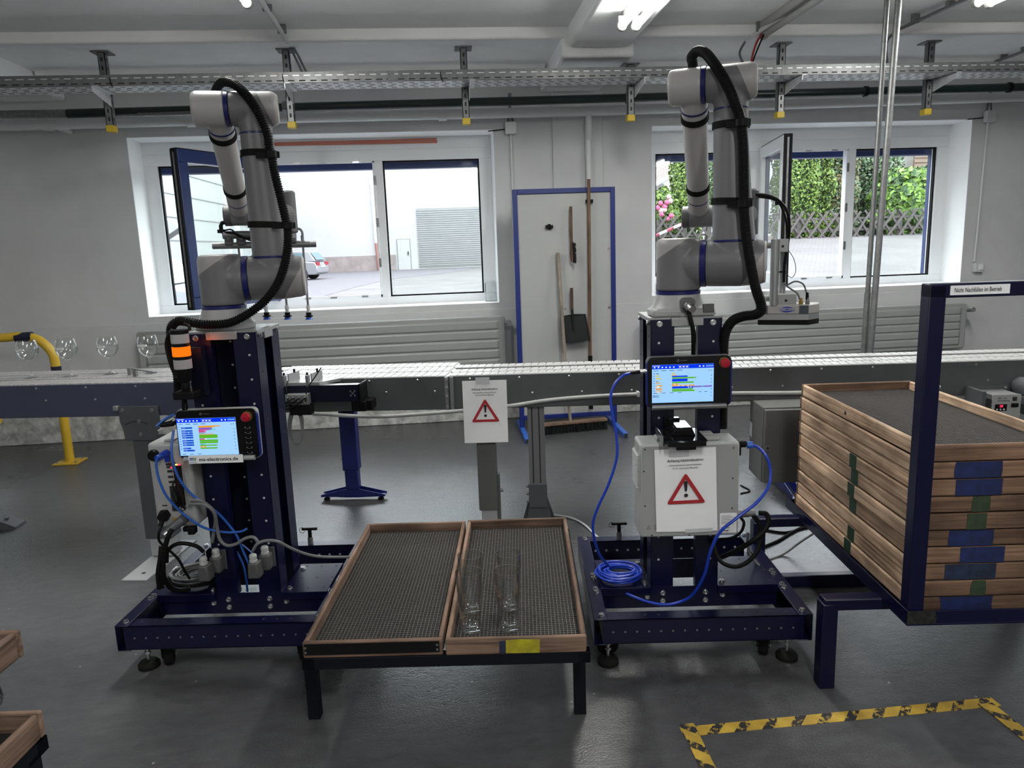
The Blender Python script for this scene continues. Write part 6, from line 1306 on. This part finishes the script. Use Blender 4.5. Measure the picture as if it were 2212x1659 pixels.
# ================================================================ HAZARD TAPE
def hazard():
    m = bpy.data.materials.new('hazard_tape'); m.use_nodes = True; nt = m.node_tree; b = nt.nodes['Principled BSDF']; N = nt.nodes.new; L = nt.links.new
    tc = N('ShaderNodeTexCoord'); sp = N('ShaderNodeSeparateXYZ'); L(tc.outputs['Object'], sp.inputs[0])
    ad = N('ShaderNodeMath'); ad.operation = 'MULTIPLY_ADD'; ad.inputs[1].default_value = -.9; L(sp.outputs['Y'], ad.inputs[0]); L(sp.outputs['X'], ad.inputs[2])
    fr = N('ShaderNodeMath'); fr.operation = 'PINGPONG'; fr.inputs[1].default_value = .0415; L(ad.outputs[0], fr.inputs[0])
    lt = N('ShaderNodeMath'); lt.operation = 'LESS_THAN'; lt.inputs[1].default_value = .0175; L(fr.outputs[0], lt.inputs[0])
    n = N('ShaderNodeTexNoise'); n.inputs['Scale'].default_value = 42; n.inputs['Detail'].default_value = 6; n.inputs['Roughness'].default_value = .75; L(tc.outputs['Object'], n.inputs[0])
    g = N('ShaderNodeMath'); g.operation = 'LESS_THAN'; g.inputs[1].default_value = .53; L(n.outputs[0], g.inputs[0]); mu = N('ShaderNodeMath'); mu.operation = 'MULTIPLY'; L(lt.outputs[0], mu.inputs[0]); L(g.outputs[0], mu.inputs[1])
    n2 = N('ShaderNodeTexNoise'); n2.inputs['Scale'].default_value = 12; n2.inputs['Detail'].default_value = 6; L(tc.outputs['Object'], n2.inputs[0])
    r = N('ShaderNodeValToRGB'); r.color_ramp.elements[0].position = .3; r.color_ramp.elements[1].position = .65; r.color_ramp.elements[0].color = (.30, .19, .03, 1); r.color_ramp.elements[1].color = (.55, .37, .05, 1); L(n2.outputs[0], r.inputs[0])
    mx = N('ShaderNodeMix'); mx.data_type = 'RGBA'; L(mu.outputs[0], mx.inputs['Factor']); L(r.outputs[0], mx.inputs['A']); mx.inputs['B'].default_value = (.02, .02, .024, 1); L(mx.outputs['Result'], b.inputs['Base Color']); b.inputs['Roughness'].default_value = .55; MATS['hazard'] = m
hazard()
def strip(label, p, q, lift):
    p, q = pz(*p), pz(*q); d = q-p; L_ = float(np.linalg.norm(d)); a = math.degrees(math.atan2(d[1], d[0]))
    t = MB().box(0, L_, 0, .042, 0, .0012); o = t.build('hazard_tape', 'hazard'); o.location = (float(p[0]), float(p[1]), lift); 
    me = o.data
    for v_ in me.vertices: v_.co.x += L_/2; v_.co.y += .021
    o.rotation_euler = (0, 0, math.radians(a)); WM[o.name] = Matrix.Translation(o.location); return tag(o, label, 'floor tape')
strip('long yellow and black hazard tape on the floor, lower right', (1478, 1592), (2163, 1525), 0)
strip('short hazard tape running towards the viewer from the left end of the long strip', (1468, 1566), (1540, 1720), .0013)
strip('short hazard tape running off the right edge from the long strip', (2240, 1596), (2143, 1519), .0013)
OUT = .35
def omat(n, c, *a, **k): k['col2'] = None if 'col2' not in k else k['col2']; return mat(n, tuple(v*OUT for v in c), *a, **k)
# ================================================================ OUTSIDE
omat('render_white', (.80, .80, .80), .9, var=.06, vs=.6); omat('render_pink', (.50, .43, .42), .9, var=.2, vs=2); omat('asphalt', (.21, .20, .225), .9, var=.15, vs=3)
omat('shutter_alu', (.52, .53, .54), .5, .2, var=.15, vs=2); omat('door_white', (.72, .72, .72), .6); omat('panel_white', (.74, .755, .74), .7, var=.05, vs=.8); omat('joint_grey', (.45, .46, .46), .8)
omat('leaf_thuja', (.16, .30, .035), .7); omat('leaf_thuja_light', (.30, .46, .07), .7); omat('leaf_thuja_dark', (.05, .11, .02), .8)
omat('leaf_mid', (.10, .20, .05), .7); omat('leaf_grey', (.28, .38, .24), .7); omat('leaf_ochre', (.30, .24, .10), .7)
omat('leaf_bright', (.28, .52, .06), .55); omat('leaf_deep', (.05, .15, .03), .6); omat('core_dark', (.02, .04, .012), .9)
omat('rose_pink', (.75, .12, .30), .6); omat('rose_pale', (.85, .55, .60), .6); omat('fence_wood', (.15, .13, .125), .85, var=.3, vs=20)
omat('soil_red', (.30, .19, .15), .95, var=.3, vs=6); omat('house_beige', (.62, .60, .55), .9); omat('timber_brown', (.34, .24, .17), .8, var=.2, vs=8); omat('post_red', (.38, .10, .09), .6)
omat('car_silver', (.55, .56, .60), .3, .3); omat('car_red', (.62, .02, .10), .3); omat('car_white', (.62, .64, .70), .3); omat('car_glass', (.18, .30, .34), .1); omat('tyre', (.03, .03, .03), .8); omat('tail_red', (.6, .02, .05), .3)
def paving():
    m = bpy.data.materials.new('paving'); m.use_nodes = True; nt = m.node_tree; b = nt.nodes['Principled BSDF']; N = nt.nodes.new; L = nt.links.new
    tc = N('ShaderNodeTexCoord'); br = N('ShaderNodeTexBrick'); mp = N('ShaderNodeMapping'); mp.inputs['Rotation'].default_value = (0, 0, .5); L(tc.outputs['Object'], mp.inputs[0]); L(mp.outputs[0], br.inputs[0])
    br.inputs['Scale'].default_value = 3.2; br.inputs['Mortar Size'].default_value = .012; br.inputs['Color1'].default_value = (.085, .081, .081, 1); br.inputs['Color2'].default_value = (.072, .068, .068, 1); br.inputs['Mortar'].default_value = (.036, .035, .035, 1)
    n = N('ShaderNodeTexNoise'); n.inputs['Scale'].default_value = .7; n.inputs['Detail'].default_value = 5; L(tc.outputs['Object'], n.inputs[0])
    mr = N('ShaderNodeMapRange'); mr.inputs['From Min'].default_value = .35; mr.inputs['From Max'].default_value = .65; mr.inputs['To Min'].default_value = .8; mr.inputs['To Max'].default_value = 1.15; L(n.outputs[0], mr.inputs[0])
    s = N('ShaderNodeVectorMath'); s.operation = 'SCALE'; L(br.outputs[0], s.inputs[0]); L(mr.outputs[0], s.inputs['Scale']); L(s.outputs[0], b.inputs['Base Color']); b.inputs['Roughness'].default_value = .85; MATS['paving'] = m
paving()
sst = lambda t: (lambda q: q*q*(3-2*q))(min(1, max(0, t)))
def gh(x, y): return 1.34*sst((x/max(y, 1)-.06)/.2)*min(1, max(0, (y-6.32)/10))
xs = np.concatenate([np.linspace(-40, 0, 14), np.linspace(1, 16, 31), np.linspace(18, 50, 9)]); ys = np.concatenate([np.linspace(6.32, 20, 36), np.linspace(22, 70, 20)])
V_ = [(float(x), float(y), gh(x, y)-.001) for y in ys for x in xs]; nx = len(xs)
struct(MB().add(V_, [(j*nx+i, j*nx+i+1, (j+1)*nx+i+1, (j+1)*nx+i) for j in range(len(ys)-1) for i in range(nx-1)]).build('outside_paving', 'paving'))
struct(MB().prism([(-30, 18), (-5, 20), (-3.84, 24.4), (-3.4, 30), (-2.6, 36), (1.2, 45), (2.5, 51), (-30, 52)], .008, o=(0, 0, .001), ey=(0, 1, 0), en=(0, 0, 1)).build('outside_asphalt', 'asphalt'))
# far warehouse
Yw = 53.0; t = thing('warehouse', 'long white rendered warehouse across the yard behind the left window', 'building', (-4, Yw, 0))
MB().box(-12, 30, Yw, Yw+8, 0, 10).build('wall', 'render_white', t, world=True); MB().box(-12, -3.2, Yw-.08, Yw, 0, 1.05).build('plinth', 'render_pink', t, world=True)
a, b_ = py(894, 451, Yw), py(1039, 448, Yw); c = a; m = MB().box(a[0]+.15, b_[0]+.2, Yw-.05, Yw-.0, .1, a[2]).mat(1)
z = .2
while z < a[2]-.05: m.box(a[0]+.15, b_[0]+.2, Yw-.085, Yw-.05, z, z+.06); z += .145
m.build('roller_door', ['joint_grey', 'shutter_alu'], t, world=True)
a, b_ = py(858, 518, Yw), py(892, 517, Yw); q = MB().box(a[0], b_[0]-.25, Yw-.08, Yw, .0, a[2]).build('side_door', 'door_white', t, world=True); MB().box(a[0]-.06, b_[0]-.19, Yw-.04, Yw, .0, a[2]+.06).build('door_frame', 'joint_grey', t, world=True)
MB().box(b_[0]-.42, b_[0]-.34, Yw-.14, Yw-.08, 1.0, 1.25).build('door_handle', 'slot_dark', q, world=True)
P = [py(797, 372, Yw-.2), py(800, 396, Yw-.2), py(803, 405, Yw-.2), py(812, 525, Yw-.2)]; MB().tube(P, .09, 10).build('downpipe', 'galv_light', t, world=True); MB().tube([P[-1], (P[-1][0]+.1, Yw-.2, 0)], .10, 10).build('downpipe_foot', mat('rust_brown', (.17, .08, .07), .8), t, world=True)
t = thing('panelled_hall', 'white hall with horizontal wall panels along the left of the yard', 'building', (-12, 30, 0))
MB().box(-20, -12.2, 10, Yw, 0, 11).build('wall', 'panel_white', t, world=True)
m = MB(); z = 1.1
while z < 10.5: m.box(-12.2, -12.17, 10, Yw, z, z+.05); z += 1.05
m.build('panel_joints', 'joint_grey', t, world=True)
MB().prism([(0, 0), (.5, .3), (.1, .55)], .6, o=py(344, 492, 20)+(0, 0, -.3)).build('wall_lamp', 'alu_dark', t, world=True)
# cars
def car(label, x, y, deg, body, L_=4.6, H=1.46, W_=1.8):
    t = thing('car', label, 'car', (x, y, gh(x, y)), deg)
    bd = [(0, .38), (0, .72), (.12, .92), (.9, .98), (.95, .98), (L_-1.25, .98), (L_-.45, .88), (L_-.05, .72), (L_, .42), (L_-.1, .26), (.1, .26)]
    MB().prism(bd, W_, o=(0, -W_/2, 0)).build('body', body, t, bev=.06, seg=3)
    gh_ = [(.10, .95), (.45, H-.06), (.8, H), (L_*.52, H), (L_*.60, H-.06), (L_-1.2, .96)]
    e = .12; a = [(p[0], -W_/2+.06+(e if p[1] > 1.1 else 0), p[1]) for p in gh_]; b_ = [(p[0], W_/2-.06-(e if p[1] > 1.1 else 0), p[1]) for p in gh_]; n = len(a)
    MB().add(a+b_, [tuple(range(n)), tuple(range(2*n-1, n-1, -1))]+[(i, i+n, (i+1) % n+n, (i+1) % n) for i in range(n)]).build('cabin', body, t, bev=.03)
    m = MB()
    for s_ in (-1, 1):
        y0_ = s_*(W_/2-.055)
        for (p, q) in ((.62, 1.35), (1.42, 2.35), (2.42, 3.05)):
            m.add([(p, y0_*1.0, 1.0), (q if q < 3 else q+.25, y0_, 1.0), (q-.05 if q < 3 else q-.55, y0_-s_*.105, H-.10), (p+.06, y0_-s_*.105, H-.10)], [(0, 1, 2, 3) if s_ < 0 else (3, 2, 1, 0)])
    m.add([(.085, -.7, 1.02), (.085, .7, 1.02), (.40, .6, H-.09), (.40, -.6, H-.09)], [(3, 2, 1, 0)]).add([(L_-1.18, -.75, 1.0), (L_-1.18, .75, 1.0), (L_*.605, .62, H-.09), (L_*.605, -.62, H-.09)], [(0, 1, 2, 3)])
    m.build('windows', 'car_glass', t)
    for xx in (.85, L_-.9):
        for s_ in (-1, 1):
            w = MB().tube([(xx, s_*(W_/2-.20), .33), (xx, s_*(W_/2-.18), .33), (xx, s_*(W_/2+.005), .33), (xx, s_*(W_/2+.015), .33)], [.30, .33, .33, .30], 28).build('wheel', 'tyre', t)
            MB().tube([(xx, s_*(W_/2+.012), .33), (xx, s_*(W_/2+.022), .33)], [.21, .19], 20).build('hubcap', 'shutter_alu', w)
    for a_, b_ in ((-W_/2+.02, -W_/2+.42), (W_/2-.42, W_/2-.02)): MB().box(-.01, .1, a_, b_, .74, .90).build('tail_light', 'tail_red', t)
    MB().box(-.02, .02, -.3, .3, .62, .74).build('number_plate', 'door_white', t)
    return t
q = py(697, 565, 40); car('silver estate car parked far off before the white warehouse', float(q[0]), 40.0, 170, 'car_silver', 4.7, 1.5)
q = py(500, 550, 41); car('second pale car parked further left, glimpsed between the robot joints', float(q[0])-.6, 47.0, -88, 'car_silver', 4.5, 1.5)
q = py(412, 600, 17.5); car('bright red car with a raked windscreen glimpsed at the left of the window', float(q[0])-3.0, 17.5, -4, 'car_red', 4.2, 1.40)
q = py(392, 650, 11.5); car('pale silver car nose and wheel in the lower left corner of the window', float(q[0])-3.62, 12.4, 3, 'car_white', 4.5, 1.42)
# foliage
def leaves(nm, t, c, R, n, size, mats, seed, flat=.0, pw=2.6, bottom=None, wts=(.5, .3, .2), droop=.0):
    rs = np.random.RandomState(seed); c = np.array(c, float); R = np.array(R, float); V = []; F_ = []; I = []
    d = rs.normal(size=(n, 3)); d /= np.linalg.norm(d, axis=1)[:, None]; k = (np.abs(d)**pw).sum(1)**(-1/pw); P = d*k[:, None]
    P *= (1-rs.rand(n, 1)**2.2*.22)*(1+.07*np.sin(P[:, :1]*9+seed)+.07*np.sin(P[:, 2:3]*11+seed*2)); P = c+P*R
    for i in range(n):
        nn = d[i]+rs.normal(size=3)*.55; nn /= np.linalg.norm(nn); u = np.cross(nn, (0, 0, 1)); u /= max(1e-6, np.linalg.norm(u)); v = np.cross(u, nn); a = rs.rand()*6.28
        s_ = size*(.6+.8*rs.rand()); u2 = (u*math.cos(a)+v*math.sin(a))*s_*.6; v2 = (-u*math.sin(a)+v*math.cos(a))*s_; o = len(V)
        V += [tuple(P[i]-v2), tuple(P[i]+u2), tuple(P[i]+v2), tuple(P[i]-u2)]; F_.append((o, o+1, o+2, o+3)); I.append(int(rs.choice(len(mats), p=wts[:len(mats)])))
    m = MB(); m.V = [(float(a), float(b), float(c_)) for a, b, c_ in V]; m.F = F_; m.I = I
    return m.build(nm, mats, t, world=True)
def bush(name, label, cat, c, R, n, size, mats, seed, pw=2.6, wts=(.5, .3, .2), group=None):
    t = thing(name, label, cat, (c[0], c[1], c[2]-R[2]), 0, group); leaves('foliage', t, c, R, n, size, mats, seed, pw=pw, wts=wts)
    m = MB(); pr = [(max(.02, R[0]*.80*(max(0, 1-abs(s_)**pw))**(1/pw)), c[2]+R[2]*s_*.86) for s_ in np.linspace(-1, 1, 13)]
    m.lathe([(r, z-c[2]) for r, z in pr], (0, 0, 0), 20); m.V = [(p[0]+c[0], p[1]*R[1]/R[0]+c[1], p[2]+c[2]) for p in m.V]; m.build('light_block_core', 'core_dark', t, world=True)  # dark core added inside the leaves to block light
    MB().cyl((c[0], c[1], c[2]-R[2]-.1), (c[0], c[1], c[2]), .06, n=10).build('trunk', 'timber_brown', t, world=True); return t
def PX(x, Y): return float(py(x, 500, Y)[0])
Yh = 17.8
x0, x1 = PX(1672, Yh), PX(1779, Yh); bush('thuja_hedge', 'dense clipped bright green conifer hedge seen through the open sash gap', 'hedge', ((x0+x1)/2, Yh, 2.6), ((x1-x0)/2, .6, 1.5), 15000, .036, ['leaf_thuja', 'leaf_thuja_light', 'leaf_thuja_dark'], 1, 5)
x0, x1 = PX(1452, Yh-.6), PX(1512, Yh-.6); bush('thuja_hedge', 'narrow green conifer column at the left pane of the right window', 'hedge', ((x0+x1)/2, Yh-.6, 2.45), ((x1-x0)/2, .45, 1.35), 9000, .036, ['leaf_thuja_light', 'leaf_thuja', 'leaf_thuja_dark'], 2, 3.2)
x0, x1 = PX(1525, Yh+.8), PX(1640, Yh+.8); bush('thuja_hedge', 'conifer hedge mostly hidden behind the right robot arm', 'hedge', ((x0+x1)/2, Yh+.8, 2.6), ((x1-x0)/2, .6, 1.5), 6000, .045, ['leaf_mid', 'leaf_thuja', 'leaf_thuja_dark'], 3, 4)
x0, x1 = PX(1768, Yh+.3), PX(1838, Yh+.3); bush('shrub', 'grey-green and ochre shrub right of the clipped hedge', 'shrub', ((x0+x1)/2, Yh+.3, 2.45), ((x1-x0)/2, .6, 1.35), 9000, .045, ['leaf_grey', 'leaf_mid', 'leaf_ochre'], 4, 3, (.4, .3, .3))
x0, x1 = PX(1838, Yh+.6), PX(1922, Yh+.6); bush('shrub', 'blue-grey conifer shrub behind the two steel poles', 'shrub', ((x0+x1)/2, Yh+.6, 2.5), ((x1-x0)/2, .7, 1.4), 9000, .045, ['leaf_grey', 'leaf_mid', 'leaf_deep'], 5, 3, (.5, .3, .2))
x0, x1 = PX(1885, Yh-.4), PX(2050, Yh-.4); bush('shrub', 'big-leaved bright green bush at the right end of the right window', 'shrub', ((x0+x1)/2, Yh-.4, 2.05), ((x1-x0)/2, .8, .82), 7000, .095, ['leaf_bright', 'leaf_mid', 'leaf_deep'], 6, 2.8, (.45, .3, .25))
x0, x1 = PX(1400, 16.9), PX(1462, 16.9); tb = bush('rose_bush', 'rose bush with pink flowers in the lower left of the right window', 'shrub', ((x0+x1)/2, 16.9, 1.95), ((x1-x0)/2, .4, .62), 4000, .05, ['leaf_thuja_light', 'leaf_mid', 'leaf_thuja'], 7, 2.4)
R_ = random.Random(2)
for i, (x, y) in enumerate(((1445, 425), (1427, 439), (1441, 437), (1435, 453), (1421, 449), (1429, 463), (1448, 434), (1441, 473), (1450, 466), (1428, 455), (1436, 447))):
    p = py(x, y, 16.4); MB().lathe([(.01, -.04), (.055, -.02), (.06, .01), (.03, .04)], p, 10, (R_.uniform(-.3, .3), -1, .3)).build('rose', 'rose_pink' if i % 3 else 'rose_pale', tb, world=True)
# lattice fence
Yf = 16.3
def fence(label, xa, xb):
    X0, X1 = PX(xa, Yf), PX(xb, Yf); zb = lambda x: gh(x, Yf); t = thing('lattice_fence', label, 'fence', ((X0+X1)/2, Yf, zb((X0+X1)/2))); R_ = random.Random(int(xa))
    m = MB(); x = X0-.3
    while x < X1: z = zb(x)-.02; w_ = R_.uniform(.46, .54); m.bar((x, Yf-.03, z), (x+w_*.85, Yf-.03, z+.56+R_.uniform(-.03, .05)), .045, .03, (0, 1, 0)); x += .27
    m.build('front_slats', 'fence_wood', t, world=True)
    m = MB(); x = X0-.3
    while x < X1: z = zb(x)-.02; w_ = .5; m.bar((x+w_*.85, Yf+.01, z), (x, Yf+.01, z+.56+R_.uniform(-.03, .05)), .045, .03, (0, 1, 0)); x += .27
    m.build('rear_slats', 'fence_wood', t, world=True)
    MB().bar((X0, Yf+.05, zb(X0)+.15), (X1, Yf+.05, zb(X1)+.15), .05, .05).bar((X0, Yf+.05, zb(X0)+.4), (X1, Yf+.05, zb(X1)+.4), .05, .05).build('rail', 'fence_wood', t, world=True)
    for k in range(3): xx = X0+(X1-X0)*(k+.5)/3; MB().box(xx-.05, xx+.05, Yf+.04, Yf+.14, zb(xx)-.1, zb(xx)+.5).build('post', 'fence_wood', t, world=True)
fence('weathered lattice fence in front of the hedge, right part', 1672, 2000); fence('dark lattice fence below the roses, left part', 1400, 1560)
tag(MB().tube([py(1410, 512, 15.6), py(1478, 482, 15.6), py(1530, 470, 15.6)], .03, 6).mat(1).tube([py(1424, 506, 15.55), py(1440, 499, 15.55)], .034, 6).tube([py(1455, 492, 15.55), py(1470, 486, 15.55)], .034, 6).build('barrier_tape', ['car_red', 'door_white']), 'red and white barrier tape strung before the left lattice fence', 'barrier tape')
X0, X1 = PX(1390, Yf), PX(2080, Yf); m = MB(); n = 30
for i in range(n):
    a, b_ = X0+(X1-X0)*i/n, X0+(X1-X0)*(i+1)/n; za, zb_ = gh(a, Yf-1), gh(b_, Yf-1); m.hexa([(a, Yf-.55, za-.05), (b_, Yf-.55, zb_-.05), (b_, Yf+4, 1.3), (a, Yf+4, 1.3)], [(a, Yf-.55, za+.02), (b_, Yf-.55, zb_+.02), (b_, Yf+4, 1.42), (a, Yf+4, 1.42)])
struct(m.build('garden_soil', 'soil_red'))
# houses behind the hedges
t = thing('house', 'white house with a brown tiled roof above the roses', 'house', (PX(1420, 26), 26, 1.3))
xa, xb = PX(1290, 26), PX(1462, 26); e = py(1425, 396, 26)
MB().box(xa, xb-.4, 26.2, 32, 1.2, e[2]).build('wall', 'render_white', t, world=True)
m = MB(); p1, p2 = py(1462, 370, 25.6), py(1408, 398, 25.6); m.add([p2, p1, (p1[0]-.2, 33, p1[2]+4.0), (p2[0]-3, 33, p2[2]+4.2)], [(0, 1, 2, 3)])
def rooftile():
    m_ = mat('roof_tile', (.2, .14, .11), .8); nt = m_.node_tree; b = nt.nodes['Principled BSDF']; tc = nt.nodes.new('ShaderNodeTexCoord'); br = nt.nodes.new('ShaderNodeTexBrick'); mp = nt.nodes.new('ShaderNodeMapping')
    mp.inputs['Scale'].default_value = (1, .55, 1); nt.links.new(tc.outputs['Object'], mp.inputs[0]); nt.links.new(mp.outputs[0], br.inputs[0]); br.inputs['Scale'].default_value = 3.0; br.inputs['Mortar Size'].default_value = .05
    br.inputs['Color1'].default_value = (.29, .23, .21, 1); br.inputs['Color2'].default_value = (.22, .17, .155, 1); br.inputs['Mortar'].default_value = (.08, .055, .05, 1); nt.links.new(br.outputs[0], b.inputs['Base Color'])
rooftile(); m.build('roof', 'roof_tile', t, world=True); MB().tube([p2+(0, -.1, -.05), p1+(0, -.1, -.05)], .09, 10).build('gutter', 'galv_light', t, world=True); MB().bar(p2+(.8, 0, -.25), p1+(0, 0, -.3), .05, .22).build('barge_board', 'timber_brown', t, world=True)
t = thing('house', 'beige house wall with a red post and wooden screen above the leafy bush', 'house', (PX(1970, 25), 25, 1.3))
MB().box(PX(1880, 25), PX(2120, 25), 25, 30, 1.2, 7).build('wall', 'house_beige', t, world=True)
a = py(1935, 330, 24.6); MB().box(a[0]-.09, a[0]+.09, 24.5, 24.7, 1.3, 6.5).build('post', 'post_red', t, world=True)
a, b_ = py(1978, 300, 24.4), py(2025, 390, 24.4); m = MB().box(a[0], b_[0], 24.42, 24.46, b_[2], a[2])
for k in range(9): z = b_[2]+(a[2]-b_[2])*k/9; m.box(a[0], b_[0], 24.38, 24.42, z, z+.10)
m.build('wooden_screen', 'timber_brown', t, world=True)

# ---- small things on the window sills
c = py(1061, 652, 6.08); t = thing('clear_holder', 'clear plastic holder standing in the right corner of the left window sill', 'holder', (float(c[0]), 6.08, ZS+.004))
m = MB().box(-.045, .045, -.03, -.027, 0, .17).box(-.045, -.042, -.03, .03, 0, .15).box(.042, .045, -.03, .03, 0, .15).box(-.045, .045, .027, .03, 0, .16).box(-.045, .045, -.03, .03, 0, .003); m.build('holder_body', 'drink_glass', t)
c = (WIN[2][0]+.07, 6.02, ZS+.005); t = thing('spray_bottle', 'small white bottle with a black cap on the left end of the right sill', 'bottle', c)
MB().lathe([(.028, 0), (.030, .004), (.030, .12), (.022, .145), (.012, .15)], n=28).build('bottle_body', 'paper', t); MB().lathe([(.014, .15), (.014, .175), (.008, .18)], n=20).build('cap', 'black_plastic', t); MB().box(-.018, .018, -.0305, -.029, .04, .09).build('label_print', 'ink', t)
for k, (x, y, a) in enumerate(((2.05, 6.03, 12), (2.28, 6.05, -8))):
    o = MB().box(-.105, .105, -.07, .07, 0, .0015).build('paper_sheet', 'paper'); o.location = (x, y, ZS+.005+.0); o.rotation_euler = (0, 0, math.radians(a)); tag(o, ['white paper sheet lying on the right sill, left of two', 'white paper sheet lying on the right sill, right of two'][k], 'paper')
